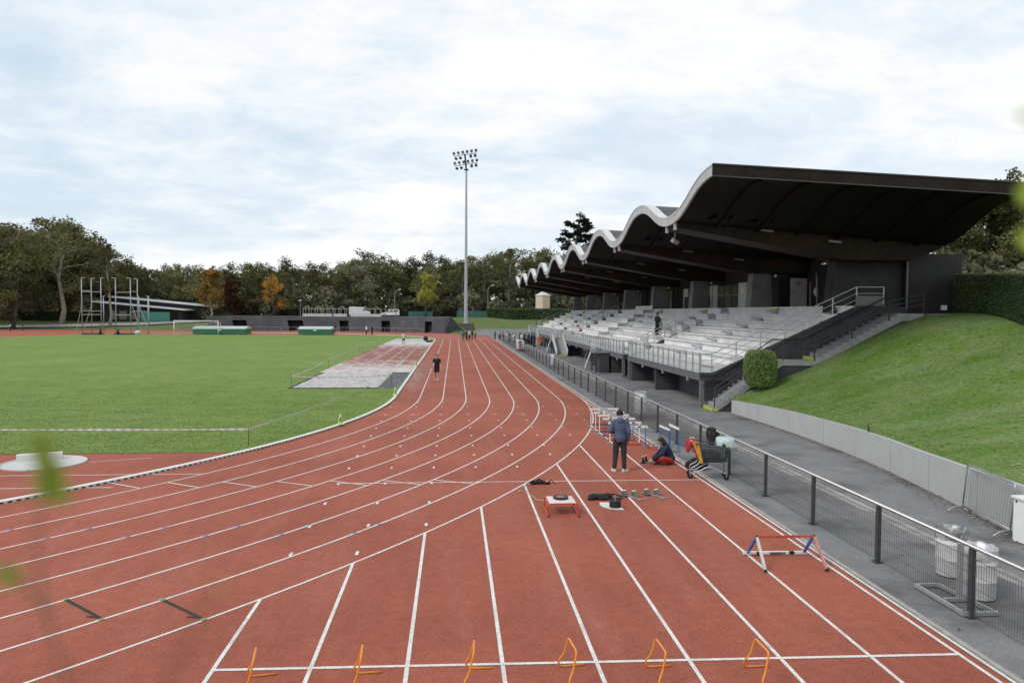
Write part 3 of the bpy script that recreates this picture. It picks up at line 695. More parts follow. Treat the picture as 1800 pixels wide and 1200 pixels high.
for k in range(1, 8):
    for i in range(12):
        y = 69.2 + i*.56
        if k > 4: y = 70.5 + i*.56
        s_ = s0 if cnt == 0 else s0.copy()
        if cnt: COL.objects.link(s_)
        s_.parent = gs; s_.location = Vector((X0+TD*(k-1)+.42, y, Z0+RS*k+.30)) - gs.location - Vector((0,0,0)); cnt += 1
# re-base the first shell (its mesh was written relative to the thing)
for v in s0.data.vertices: v.co = v.co + gs.location

# back wall, doors, glazing of the upper walkway
M_glass = mat('dark_glass', (.10,.102,.072), .22, var=.5, vscale=1.5, spec=.7); M_door = mat('grey_steel_door', (.58,.58,.585), .5, var=.08, vscale=2); M_frame = mat('dark_door_frame', (.03,.03,.032), .5)  # olive reflection of trees is put into the glass base colour
ZW = Z0 + RS*NR
BW = [22.6, 21.45, 21.45, 21.6, 21.5, 21.5, 21.5]
for j in range(7):
    y0, y1 = TR[j]-.3, TR[j+1]+.3; x = BW[j]
    w = MB(); w.box((x,y0 if j else 37.2,ZW-.02),(x+.15,y1,6.86)); 
    w.build('back_wall', mat('dark_back_wall', (.042,.040,.041), .8, var=.2, spec=.1), gs)
for j in range(7):                                                # dark infill between back wall and soffit, open only next to the first pier
    w = MB(); ya = 45.4 if j == 0 else TR[j]; n = 16; x = BW[j]+.02
    Q = [lerp(ya, TR[j+1], i/n) for i in range(n+1)]
    w.strip([(x,y,6.84) for y in Q], [(x,y,roofz(x,y,True)+.1) for y in Q]); w.build('upper_infill', mat('dark_back_wall', (.042,.040,.041), .8, var=.2, spec=.1), gs, fixn=False)
for y in TR[1:]:
    w = MB(); w.box((21.46,y-.12,ZW-.02),(22.75,y+.12,8.2)); w.build('cross_partition', mat('dark_back_wall', (.042,.040,.041), .8, var=.2, spec=.1), gs)
q = MB(); q.box((20.7,46.95,ZW),(22.6,47.10,6.86)); q.build('lobby_wall', mat('dark_lobby_wall', (.020,.018,.018), .8), gs)
dg = MB(); dg.box((21.42,46.90,ZW+.02),(22.50,46.945,6.82)); d0 = dg.build('door', M_door, gs)
h = MB(); h.bar((21.50,46.86,5.95),(21.66,46.86,5.95),.03); h.bar((21.5,46.9,5.95),(21.5,46.85,5.95),.04); h.build('handle', M_frame, d0)
h = MB(); 
for zz2, ww in ((6.50,.42),(6.36,.2)):                            # unreadably small stencil rows on the door
    n = 6 if ww > .3 else 2
    for i in range(n): h.box((21.96-ww/2+ww*i/n,46.892,zz2),(21.96-ww/2+ww*(i+.7)/n,46.899,zz2+.07))
h.build('stencil', M_frame, d0)
# brown panels with a hanging white pole, glazed bay towards the first pier
q = MB(); q.box((22.50,44.6,ZW),(22.58,46.7,6.8)); q.build('brown_panel', mat('brown_panel', (.030,.017,.013), .6), gs)
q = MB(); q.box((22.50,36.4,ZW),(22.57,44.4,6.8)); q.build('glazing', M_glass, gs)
for yv in (44.5, 42.2, 39.8): q = MB(); q.box((22.44,yv-.06,ZW),(22.5,yv+.06,6.8)); q.build('mullion', M_frame, gs)
for (x, y, a_, b_) in ((22.1,45.6,ZW,6.5),(21.9,44.4,ZW+1.1,7.0),(21.7,43.9,ZW,6.7)): q = MB(); q.bar((x,y,a_),(x-.02,y,b_),.05); q.build('white_pole', mat('white_pole', (.45,.45,.45), .5), gs)
q = MB(); q.ball((21.88,44.4,ZW+.95),(.16,.1,.26)); q.build('hanging_sack', M_sign, gs, smooth=True)
# second bay: grey panel doors with notices either side of glazed doors
for (ya, yb2, nt_) in ((60.25,62.1,.16),(54.1,55.75,.32)):
    q = MB(); q.box((21.38,ya,ZW+.02),(21.44,yb2,6.85)); p = q.build('door', M_door, gs)
    h = MB(); ym = (ya+yb2)/2; h.box((21.36,ym-nt_,6.0),(21.378,ym+nt_,6.5)); h.build('notice', M_sign, p)
for i in range(3):
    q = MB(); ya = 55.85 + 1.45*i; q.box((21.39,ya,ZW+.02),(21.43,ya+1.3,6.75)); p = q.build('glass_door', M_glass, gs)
    h = MB(); h.bar((21.34,ya+.1,5.98),(21.34,ya+1.2,5.98),.045); h.build('push_bar', M_steel, p)
for j in range(2, 7):
    y0, y1 = TR[j]+.9, TR[j+1]-.9
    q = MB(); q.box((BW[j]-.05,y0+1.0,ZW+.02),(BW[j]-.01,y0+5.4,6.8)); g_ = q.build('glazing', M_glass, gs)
    for i in range(4): h = MB(); h.box((BW[j]-.1,y0+1.0+1.45*i-.05,ZW),(BW[j]-.055,y0+1.0+1.45*i+.05,6.8)); h.build('mullion', M_frame, gs)
    q = MB(); q.box((BW[j]-.06,y1-2.6,ZW+.02),(BW[j]-.01,y1-1.2,6.8)); q.build('door', M_door, gs)
for y in TR[1:7]: q = MB(); q.ball((20.3,y-.9,6.95),.09,10,7); q.build('wall_light', M_sign, gs, smooth=True)
q = MB(); q.box((20.2,62.2,ZW),(21.2,65.4,ZW+1.05)); q.build('bar_counter', M_black, gs)
q = MB(); q.box((20.12,62.15,ZW),(20.2,62.35,ZW+1.7)); q.build('white_pole', mat('white_pole', (.45,.45,.45), .5), gs)

# glass balustrade along the front edge
M_gl = glassmat('balustrade_glass', (.75,.78,.80), .30)
for (a, b) in SECT:
    q = MB(); q.box((SX+.03,a+.1,Z0+.03),(SX+.045,b-.1,Z0+.78)); pn = q.build('balustrade_glass', M_gl, gs)
    q = MB(); q.bar((SX+.02,a+.05,Z0+.84),(SX+.02,b-.05,Z0+.84),.05,.04); q.build('balustrade_rail', M_steel, gs)
    n = int((b-a)/1.02)
    for i in range(n+1):
        y = lerp(a+.06, b-.06, i/n); q = MB(); q.box((SX-.03,y-.024,Z0-.14),(SX+.025,y+.024,Z0+.98)); q.build('balustrade_post', M_steel, pn)
# handrail that climbs the near edge of the terraces
def edgez(x): return Z0 + RS*NR*min(1, max(0, (x-X0)/(TD*NR)))
def climbing_rail(y, x0, x1, mat_, name='edge_railing', mids=(.31,.62), hgt=.93):
    q = MB(); xs_ = [x0] + ([X0] if x0 < X0 < x1 else []) + [X0+TD*NR*i/6 for i in range(1,7) if x0 < X0+TD*NR*i/6 < x1] + [x1]
    for h_ in (hgt,)+mids: q.tube([(x,y,edgez(x)+h_) for x in xs_], .026 if h_ == hgt else .016, 6)
    o = q.build(name, mat_, gs)
    for x in xs_: p = MB(); p.bar((x,y,edgez(x)-.05),(x,y,edgez(x)+hgt),.06,.02); p.build('rail_post', mat_, o)
M_rail = mat('pale_grey_rail', (.50,.51,.52), .4, .4, var=.08)
climbing_rail(35.66, SX+.05, 21.0, M_rail)
q = MB(); q.box((19.6,35.64,ZW-.05),(20.95,35.67,ZW+.50)); q.build('rail_panel', mat('grey_infill_panel', (.17,.172,.18), .6), gs)
for y, xa, xb in ((50.7,SX+.1,15.6),(52.45,SX+.1,15.6),(84.1,SX+.1,19.5),(86.5,SX+.1,19.5),(121.4,SX+.1,19.6)): climbing_rail(y, xa, xb, M_rail, 'pit_railing', (.45,))
# stair pit between the first two blocks is closed by terrace higher up
q = MB(); pf = [(15.2,Z0+RS*3),(X0+TD*NR,Z0+RS*NR),(22.5,Z0+RS*NR),(22.5,1.0),(15.2,1.0)]; q.prism(pf, 50.98, 52.12); q.build('pit_bridge', M_seat, gs)
q = MB()
for i in range(8): q.box((SX+.1+.4*i,51.0,.0),(SX+.5+.4*i,52.1,.16*(i+1)))
q.build('pit_stair', M_dconc, gs)
q = MB()
for i in range(18): q.box((SX+.3+.42*i,84.45,1.0),(SX+.72+.42*i,86.15,Z0+.0+.18*(i+1)-.5))
q.build('pit_stair', mat('dark_stair', (.06,.06,.065), .8), gs)

# concrete flight up the near end, with a half landing
es = thing('side_stair', 'grey concrete stair with dark railings climbing the near end wall of the grandstand', 'stairs', (12,34.8,0))
ya, yb2 = 34.08, 35.40; prof = [(11.95,0)]; x = 11.95; z = 0
for i in range(14): z += .1679; prof.append((x,z)); x += .236; prof.append((x,z))
prof.append((16.85,z)); x = 16.85
for i in range(13): z += .172; prof.append((x,z)); x += .326; prof.append((x,z))
prof += [(22.1,z)]
m = MB(); low = [(22.1,z-.36),(21.0,z-.36),(16.85,2.35-.22),(15.25,2.35-.22),(12.16,0)]
m.prism(prof+low, ya, yb2); stp = m.build('steps', mat('stair_concrete', (.27,.27,.275), .85, var=.15, vscale=3, bump=.2, bscale=30), es)
m = MB(); m.prism([(12.17,-.01),(15.25,2.12),(16.85,2.12),(21.0,z-.37),(22.1,z-.37),(24.9,z-.30),(24.9,-.05),(12.17,-.05)], ya+.03, yb2); m.build('under_wall', M_dconc, es)
m = MB(); m.box((11.935,ya+.02,.01),(11.948,yb2,.16)); m.box((12.0,ya-.006,.015),(12.2,ya-.002,.16)); m.build('edge_marker', M_yell, es)
m = MB(); m.box((15.26,ya+.1,2.352),(15.62,yb2-.1,2.358)); m.build('edge_marker', M_yell, es)
m = MB(); m.box((16.838,ya+.05,2.36),(16.847,yb2,2.50)); m.build('edge_marker', M_yell, es)
m = MB(); m.box((20.6,ya+.1,z+.003),(21.06,yb2-.1,z+.009)); m.build('edge_marker', M_yell, es)
def sz(x): return interp([(11.95,0.1),(15.25,2.35),(16.85,2.36),(21.08,4.59),(22.1,4.59)], x)
m = MB(); XR = [12.05,13.7,15.3,16.8,18.6,20.4,22.08]
for h_ in (.92,.68,.44): m.tube([(x,ya+.06,sz(x)+h_) for x in XR], .022, 6)
rl = m.build('stair_railing', M_dsteel, es)
q = MB(); q.box((22.08,33.9,z-.5),(25.2,35.0,z+.006)); q.build('top_landing', M_asph, es)
for x in XR: m = MB(); m.bar((x,ya+.06,sz(x)-.3),(x,ya+.06,sz(x)+.94),.05,.05); m.build('rail_post', M_dsteel, rl)
m = MB(); m.tube([(11.9,35.36,1.05),(15.3,35.36,3.3),(16.85,35.36,3.3),(21.4,35.36,5.6)], .03, 6); m.build('wall_handrail', mat('black_handrail', (.016,.016,.018), .5), es)

# ------------------------------------------------------------------ steel stairs to the front edge
M_str = mat('white_steel_stringer', (.60,.61,.62), .5, .1, var=.1)
def steel_stair(name, label, y_foot, y_land, x0=10.72, x1=11.72, back=None):
    t = thing(name, label, 'stairs', (11.2,y_foot,0)); s = 1 if y_land > y_foot else -1
    H_ = 1.62
    for x in (x0, x1): m = MB(); m.bar((x,y_foot,.02),(x,y_land,H_),.05,.26,up=(0,0,1)); m.build('stringer', M_str, t)
    n = 9; m = MB()
    for i in range(1, n): y = lerp(y_foot,y_land,i/n); m.obox(((x0+x1)/2,y,H_*i/n),(x1-x0-.06,.28,.03))
    m.build('treads', M_steel, t)
    for x in (x0, x1):
        m = MB(); m.tube([(x,y_foot,.95),(x,y_land,H_+.98),(x,y_land+s*1.9,H_+.98)], .025, 6); m.tube([(x,y_foot,0),(x,y_foot,.95)], .025, 6); m.tube([(x,y_land,H_),(x,y_land,H_+.98)], .025, 6); m.tube([(x,y_land+s*1.9,H_),(x,y_land+s*1.9,H_+.98)], .025, 6); m.build('handrail', M_rail, t)
    m = MB(); ys_ = sorted((y_land, y_land+s*1.9)); m.box((x0-.1,ys_[0],H_-.12),(SX-.05,ys_[1],H_)); m.build('landing', M_steel, t)
    m = MB(); m.box((x0-.06,ys_[0]+.02,H_+.08),(x0-.05,ys_[1]-.02,H_+.9)); m.build('landing_glass', M_gl, t)
    for y in ys_: m = MB(); m.box((x0,y-.05 if y == ys_[1] else y,0),(x0+.1,y if y == ys_[1] else y+.05,H_-.12)); m.build('landing_post', M_dsteel, t)
    m = MB(); m.box((x0+.3,ys_[0]+.06,0),(SX-.06,ys_[1]-.06,H_-.13)); m.build('store_box', M_dconc, t)
    if back is not None:
        yl = y_land + s*1.9
        m = MB(); m.add([(x0,yl,H_),(x1,yl,H_),(x1,back,.02),(x0,back,.02),(x0,yl,H_-.2),(x1,yl,H_-.2),(x1,back-s*.2,.0),(x0,back-s*.2,.0)], [(0,1,2,3),(4,5,6,7),(0,1,5,4),(1,2,6,5),(2,3,7,6),(3,0,4,7)]); m.build('solid_flight', mat('grey_flight', (.26,.265,.27), .7, var=.1), t)
        for x in (x0-.06, x1+.06): m = MB(); m.bar((x,yl,H_+.35),(x,back,.35),.05,.7); m.build('side_panel', M_str, t)
        m = MB(); m.obox(((x0+x1)/2,yl+s*.1,H_-.03),(x1-x0-.05,.2,.09)); m.obox(((x0+x1)/2,back-s*.08,.10),(x1-x0-.05,.06,.14)); m.build('edge_marker', M_yell, t)
    return t
steel_stair('access_stair', 'nearest white steel stair rising towards the viewer to the front of the grandstand', 61.4, 58.6)
steel_stair('access_stair', 'white steel stair pair forming an A in front of the middle of the grandstand', 87.4, 83.6, back=78.0)
steel_stair('access_stair', 'farthest white steel stair at the far end of the grandstand front', 113.5, 109.6, back=104.)

# ------------------------------------------------------------------ fence along the track
fx = 7.75
fe = thing('track_fence', 'long grey wire mesh fence with dark posts and a round steel rail', 'fence', (fx,8,0))
M_wire = mat('grey_mesh_wire', (.16,.162,.165), .5, .5, var=.1)
FY = [5.62 + 2.51*i for i in range(49)]
for y in FY:
    q = MB(); q.box((fx-.03,y-.045,0),(fx+.03,y+.045,1.03)); 
    for zz2 in (.12,.34,.56,.78,.95): q.box((fx-.036,y-.012,zz2),(fx-.03,y+.012,zz2+.02))
    q.box((fx-.08,y-.08,0),(fx+.08,y+.08,.012)); q.build('post', M_dsteel, fe)
q = MB(); q.tube([(fx,FY[0],1.06),(fx,FY[-1],1.06)], .032, 10); q.build('top_rail', mat('fence_top_rail', (.36,.365,.37), .35, .7, var=.12), fe, smooth=True)
for i in range(len(FY)-1):
    y0, y1 = FY[i]+.05, FY[i+1]-.05; q = MB()
    for zz2 in (.05,.25,.45,.65,.88): q.bar((fx+.004,y0,zz2),(fx+.004,y1,zz2),.006 if i < 8 else .012)
    if i < 14:
        n = int((y1-y0)/.052)
        for k in range(n+1): y = lerp(y0,y1,k/n); q.bar((fx-.003,y,.02),(fx-.003,y,.90),.0052)
    elif i < 30:
        for k in range(13): y = lerp(y0,y1,k/12); q.bar((fx-.003,y,.02),(fx-.003,y,.90),.004)
    q.build('mesh_panel', M_wire, fe)

# ------------------------------------------------------------------ retaining wall, grass bank, hedge, bush
WL = [(33.6,12.66),(30,12.88),(27.6,12.93),(25,12.88),(23.2,12.81),(21,12.6),(18.3,12.2),(16.9,11.97),(14.8,11.66),(12.5,11.25),(9,10.5)]
def wall_x(y): return interp([(a,b) for a,b in reversed(WL)], y)
def wall_top(y): return interp([(9,1.06),(14.6,1.03),(19,.92),(23,.89),(28.5,.78),(33.6,.58)], y)
rwall = thing('retaining_wall', 'low curved pale concrete retaining wall at the foot of the grass bank', 'wall', (12.6,22,0))
m = MB(); ys_ = [9 + 24.6*i/60 for i in range(61)]
I = [(wall_x(y),y) for y in ys_]
m.strip([(x,y,-.02) for x,y in I], [(x,y,wall_top(y)) for x,y in I]); m.strip([(x,y,wall_top(y)) for x,y in I], [(x+.22,y,wall_top(y)) for x,y in I]); m.strip([(x+.22,y,wall_top(y)) for x,y in I], [(x+.22,y,wall_top(y)-.4) for x,y in I])
m.quad((I[-1][0],I[-1][1],-.02),(I[-1][0],I[-1][1],wall_top(33.6)),(I[-1][0]+.22,I[-1][1],wall_top(33.6)),(I[-1][0]+.22,I[-1][1],-.02))
m.build('wall_face', mat('cast_concrete', (.41,.408,.402), .8, var=.06, vscale=1.5, bump=.1, bscale=35, col2=(.38,.377,.37), c2scale=.7, c2lo=.5, c2hi=.75), rwall, fixn=False)
m = MB()
for y in (11.6,13.9,16.2,18.5,20.8,23.1,25.4,28.2,31): x = wall_x(y); m.box((x-.004,y-.008,0),(x+.01,y+.008,wall_top(y)-.005))
m.build('wall_joints', mat('joint_grey', (.25,.25,.245), .9), rwall)
def bank_z(x, y):
    xw = wall_x(y)+.2; s = min(1, max(0, (x-xw)/(24.4-xw)))
    top = 4.66 - .150*max(0, 35-y)*.95 if y > 20 else 4.66-.1425*15 - .02*(20-y)
    z0 = wall_top(y)+.02
    z = lerp(z0, top, .86*s + .14*sstep(0, 1.0, s)) 
    # next to the stair the grass keeps just below the steps
    w = sstep(29.5, 33.9, y); zs = interp([(12.4,.45),(14.2,1.15),(16.4,1.95),(20.2,3.75),(22,4.45),(24.4,4.62)], x)
    z = lerp(z, zs, w)
    return z + .05*mnoise.noise((x*.5, y*.5, 1.)) + .018*mnoise.noise((x*2.1, y*2.1, 4.))
m = MB(); nyb, nxb = 90, 70
for j in range(nyb+1):
    y = lerp(7.5, 34.05, j/nyb); xw = wall_x(max(9,y))+.13
    for i in range(nxb+1):
        x = lerp(xw, 27.2, i/nxb); m.v.append((x, y, bank_z(x, y)+.015 if i else wall_top(max(9,y))+.012))
for j in range(nyb):
    for i in range(nxb): m.f.append([j*(nxb+1)+i, j*(nxb+1)+i+1, (j+1)*(nxb+1)+i+1, (j+1)*(nxb+1)+i]); m.m.append(0)
struct(m.build('grass_bank', M_bank, smooth=True, fixn=False))
M_blade = leafmat('grass_blade', (.078,.155,.022), (.118,.200,.038), (.22,.25,.12), trans=.3)
def blades(name, label, n, fn, h0, h1, mat_, w=.006):
    m = MB(); rn = random.Random(3)
    for _ in range(n):
        x, y, z = fn(rn); a = rn.uniform(0, 2*PI); h = rn.uniform(h0, h1); dx, dy = math.cos(a)*w, math.sin(a)*w; lx, ly = rn.gauss(0,h*.45), rn.gauss(0,h*.45)
        o = len(m.v); m.v += [(x-dx,y-dy,z-.01),(x+dx,y+dy,z-.01),(x+lx,y+ly,z+h)]; m.f.append([o,o+1,o+2]); m.m.append(0)
    tag(m.build(name, mat_, fixn=False), label, 'grass', kind='stuff')
def pb(rn):
    while True:
        y = 11 + 23*rn.random()**.9; x = rn.uniform(wall_x(y)+.16, 24.6)
        if x < .83*y + 1.5 or x < wall_x(y)+2: return x, y, bank_z(x, y)
blades('bank_grass_blades', 'short green grass on the bank above the retaining wall', 80000, pb, .03, .075, M_blade, .007)
def pf_(rn):
    while True:
        y = D0 + .05 + 38*(1-math.sqrt(rn.random())); x = rn.uniform(-.62*y-2, XE-.3)
        if y > 44.9 and x > -9.9: continue
        if math.hypot(x-CX, y-CY0) < R0-.25 or y > CY0 and x < XE-.25: return x, y, .012
blades('field_grass_blades', 'short mown grass at the near edge of the infield', 70000, pf_, .02, .05, leafmat('field_blade', (.105,.180,.045), (.150,.230,.066), (.19,.24,.09), trans=.3), .008)
# fallen leaves and debris
m = MB(); rn = random.Random(11)
for _ in range(1300):
    x, y, z = pb(rn); s = rn.uniform(.025,.075)*(1.25 if rn.random() < .2 else .8); a = rn.uniform(0,PI); q = [(x+s*math.cos(a+t_)*(1 if i % 2 else .6), y+s*math.sin(a+t_)*(1 if i % 2 else .6), z+.035+rn.uniform(0,.02)) for i, t_ in enumerate((0,PI/2,PI,3*PI/2))]; m.add(q, [(0,1,2,3)])
for _ in range(700):
    y = rn.uniform(10,33); x = wall_x(y) - abs(rn.gauss(0,.28)) - .02; s = rn.uniform(.015,.035); a = rn.uniform(0,PI)
    m.add([(x+s*math.cos(a+t_),y+s*math.sin(a+t_),.006+rn.uniform(0,.012)) for t_ in (0,PI/2,PI,3*PI/2)], [(0,1,2,3)])
for _ in range(160):
    y = rn.uniform(8,60); x = rn.uniform(7.9,12) if rn.random() < .7 else rn.uniform(7.1,7.7); s = rn.uniform(.012,.03); a = rn.uniform(0,PI)
    m.add([(x+s*math.cos(a+t_),y+s*math.sin(a+t_),.004+rn.uniform(0,.01)) for t_ in (0,PI/2,PI,3*PI/2)], [(0,1,2,3)])
tag(m.build('fallen_leaves', leafmat('dry_leaf', (.42,.36,.28), (.68,.64,.58), (.14,.09,.06), trans=.1), fixn=False), 'dry pale fallen leaves scattered on the bank and along the wall foot', 'fallen leaves', kind='stuff')
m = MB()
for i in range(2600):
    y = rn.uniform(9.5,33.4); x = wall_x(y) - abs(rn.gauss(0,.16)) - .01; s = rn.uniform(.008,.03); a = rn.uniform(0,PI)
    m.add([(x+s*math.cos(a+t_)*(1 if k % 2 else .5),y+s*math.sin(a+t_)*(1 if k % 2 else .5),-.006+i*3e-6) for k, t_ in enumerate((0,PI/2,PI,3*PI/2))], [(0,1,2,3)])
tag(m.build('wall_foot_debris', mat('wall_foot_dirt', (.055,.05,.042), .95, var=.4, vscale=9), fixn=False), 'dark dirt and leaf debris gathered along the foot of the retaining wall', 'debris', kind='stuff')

M_hedge = leafmat('hedge_leaf', (.064,.112,.056), (.106,.168,.078), (.17,.23,.09), trans=.3)
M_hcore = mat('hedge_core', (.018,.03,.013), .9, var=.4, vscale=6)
def leaf_quads(m, pts, s0, s1, rn, flat=0.):
    for p in pts:
        s = rn.uniform(s0, s1); n = Vector((rn.gauss(0,1), rn.gauss(0,1), rn.gauss(0,1)+flat))
        if n.length < .01: continue
        n.normalize(); a = n.orthogonal().normalized(); b = n.cross(a); th = rn.uniform(0, 2*PI)
        u = (a*math.cos(th)+b*math.sin(th))*s; v = (b*math.cos(th)-a*math.sin(th))*s*.62
        p = Vector(p); o = len(m.v); m.v += [tuple(p-u), tuple(p+v), tuple(p+u), tuple(p-v)]; m.f.append([o,o+1,o+2,o+3]); m.m.append(0)
def hedge(name, label, x0, x1, y0, y1, zb, zt, n, s0, s1, mat_=None, group=None, seed=1):
    """clipped hedge: dark core box and a rough skin of leaves; zb / zt are functions of (x, y)"""
    rn = random.Random(seed); t = thing(name, label, 'hedge', ((x0+x1)/2,(y0+y1)/2,zb((x0+x1)/2,(y0+y1)/2)), group); ins = s1*.9
    m = MB(); k = 8
    for i in range(k):
        if x1-x0 > y1-y0: xa, xb, ya_, yb_ = lerp(x0,x1,i/k), lerp(x0,x1,(i+1)/k), y0, y1
        else: xa, xb, ya_, yb_ = x0, x1, lerp(y0,y1,i/k), lerp(y0,y1,(i+1)/k)
        P = [(xa+ins,ya_+ins*(0 if y1-y0 > x1-x0 else 1)),(xb-ins,ya_+ins*0),(xb-ins,yb_),(xa+ins,yb_)]
        if x1-x0 > y1-y0: P = [(xa,ya_+ins),(xb,ya_+ins),(xb,yb_-ins),(xa,yb_-ins)]
        m.add([(x,y,zb(x,y)-.2) for x,y in P] + [(x,y,zt(x,y)-ins) for x,y in P], [(3,2,1,0),(4,5,6,7),(0,1,5,4),(1,2,6,5),(2,3,7,6),(3,0,4,7)])
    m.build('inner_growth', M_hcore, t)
    m = MB(); pts = []; dx, dy = x1-x0, y1-y0; hh = zt(x0,y0)-zb(x0,y0); A = [dx*hh, dx*hh, dy*hh, dy*hh, dx*dy]; tot = sum(A)
    for _ in range(n):
        r = rn.random()*tot; u, v = rn.random(), rn.random()
        dep = abs(rn.gauss(0, s1*.55)) - s1*.35
        if r < A[0]: x, y = x0+u*dx, y0+dep
        elif r < A[0]+A[1]: x, y = x0+u*dx, y1-dep
        elif r < A[0]+A[1]+A[2]: x, y = x0+dep, y0+u*dy
        elif r < tot-A[4]: x, y = x1-dep, y0+u*dy
        else: x, y, v = x0+u*dx, y0+v*dy, None
        z = zt(x,y)-dep if v is None else lerp(zb(x,y), zt(x,y), v)
        b_ = .05*mnoise.noise((x*1.3,y*1.3,z*1.3)); pts.append((x+b_,y+b_,z+b_))
    leaf_quads(m, pts, s0, s1, rn); m.build('foliage', mat_ or M_hedge, t, fixn=False)
    return t
hedge('clipped_hedge', 'tall clipped dark green hedge on top of the grass bank beside the timber end wall', 24.2, 25.6, 24.5, 35.1, lambda x,y: bank_z(min(x,24.4),min(34,y))+.10, lambda x,y: 6.50-.055*max(0,35-y), 26000, .022, .05)
# clipped round bush at the corner of the stair
rb = thing('clipped_bush', 'round clipped bright green bush on the bank corner beside the concrete stair', 'bush', (13.87,33.35,1.1))
m = MB(); m.tube([(13.87,33.35,.9),(13.88,33.34,1.5)], [.07,.05], 8); m.tube([(13.87,33.35,1.2),(14.1,33.3,1.9)], [.04,.02], 6); m.build('trunk', M_bark, rb)
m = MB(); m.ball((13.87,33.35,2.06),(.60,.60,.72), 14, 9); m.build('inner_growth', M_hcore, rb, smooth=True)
m = MB(); rn = random.Random(5); pts = []
for _ in range(9500):
    a = rn.uniform(0,2*PI); cz_ = rn.uniform(-1,1); q = 1 - abs(rn.gauss(0,.055)) + .04*mnoise.noise((math.cos(a)*3,math.sin(a)*3,cz_*3))
    e = (1-abs(cz_)**3.4)**(1/3.4); pts.append((13.87+.74*q*e*math.cos(a), 33.35+.74*q*e*math.sin(a), 2.06+.86*q*cz_))
leaf_quads(m, pts, .018, .042, rn); m.build('foliage', leafmat('bush_leaf', (.15,.25,.07), (.26,.38,.12), (.38,.48,.18), trans=.4), rb, fixn=False)
# ------------------------------------------------------------------ far end: wall, mast, screens, building
def arc_pts(r, a0, a1, n): return circ(CY1, r, a0, a1, n)
fw_ = thing('embankment_wall', 'long curved charcoal sloping wall with dark doorways behind the far bend', 'wall', (-30,178,0))
WZ = 3.42
OPEN = [(50.5,52.6),(62.5,64.9),(73.6,75.9),(84.9,88.6),(98.2,101.4)]  # doorway spans in degrees of the bend
def wl_pts(a0, a1, n, f): return [f(lerp(a0,a1,i/n)) for i in range(n+1)]
base = lambda a: (CX+54.3*math.cos(R(a)), CY1+54.3*math.sin(R(a)), -.05)
top_ = lambda a: (CX+55.7*math.cos(R(a+1.1)), CY1+55.7*math.sin(R(a+1.1)), WZ)
def at_h(a, h): b, t_ = Vector(base(a)), Vector(top_(a)); return b.lerp(t_, h/WZ)
m = MB(); cuts = [46.5] + [q for o in OPEN for q in o] + [107.]
for i in range(0, len(cuts), 2):
    a0_, a1_ = cuts[i], cuts[i+1]; n = max(2, int((a1_-a0_)/1.2))
    m.strip([at_h(lerp(a0_,a1_,k/n),0) for k in range(n+1)], [at_h(lerp(a0_,a1_,k/n),WZ) for k in range(n+1)])
for o in OPEN: m.strip([at_h(lerp(o[0],o[1],k/3),2.5) for k in range(4)], [at_h(lerp(o[0],o[1],k/3),WZ) for k in range(4)])
n = 50; m.strip([at_h(lerp(46.5,107,k/n),WZ) for k in range(n+1)], [Vector(at_h(lerp(46.5,107,k/n),WZ)) + Vector((math.cos(R(lerp(46.5,107,k/n)))*.8, math.sin(R(lerp(46.5,107,k/n)))*.8, 0)) for k in range(n+1)])
m.build('sloping_face', mat('charcoal_wall_face', (.050,.050,.056), .85, var=.2, vscale=.6, col2=(.068,.068,.075), c2scale=.25), fw_, fixn=False)
for o in OPEN:
    m = MB(); rec = lambda p: Vector((CX + (Vector((p[0]-CX, p[1]-CY1)).length+1.4)*(p[0]-CX)/Vector((p[0]-CX, p[1]-CY1)).length, CY1 + (Vector((p[0]-CX, p[1]-CY1)).length+1.4)*(p[1]-CY1)/Vector((p[0]-CX, p[1]-CY1)).length, p[2]))
    a_, b_, c_, d_ = at_h(o[0],0), at_h(o[1],0), at_h(o[1],2.5), at_h(o[0],2.5); A, B, C_, D_ = map(rec, (a_,b_,c_,d_))
    m.quad(A,B,C_,D_); m.quad(a_,A,D_,d_); m.quad(b_,B,C_,c_); m.quad(d_,D_,C_,c_)
    m.build('doorway', mat('dark_doorway', (.012,.012,.014), .9), fw_, fixn=False)
m = MB(); e0 = at_h(46.5,0); e1 = at_h(46.5,WZ); m.add([e0, e1, (e1[0]+1.2,e1[1]+.2,e1[2]), (e1[0]+4.6,e1[1]+2.6,0.)], [(0,1,2),(0,2,3)]); m.build('wall_return', M_dconc, fw_, fixn=False)
# upper terrace behind the wall
ut = MB(); o_ = wl_pts(46.5,107,40,lambda a: (CX+56.3*math.cos(R(a)), CY1+56.3*math.sin(R(a)), WZ-.03)); i_ = [(x*1.0+0, 250, WZ-.03) for x, y, z in o_]; ut.strip(o_, i_)
struct(ut.build('upper_terrace', mat('terrace_gravel', (.09,.088,.082), .95, var=.2, vscale=.5), fixn=False))
# white perimeter rail round the far bend
pr = thing('perimeter_rail', 'thin pale grey rail on posts round the outside of the far bend', 'rail', (-30,174,0))
m = MB(); P = [(CX+51.2*math.cos(R(a)), CY1+51.2*math.sin(R(a)), .98) for a in range(50, 106, 2)]; m.tube(P, .035, 6)
for x, y, z in P[::2]: m.bar((x,y,0),(x,y,z),.05)
m.build('rail', mat('pale_rail', (.22,.225,.23), .5), pr)

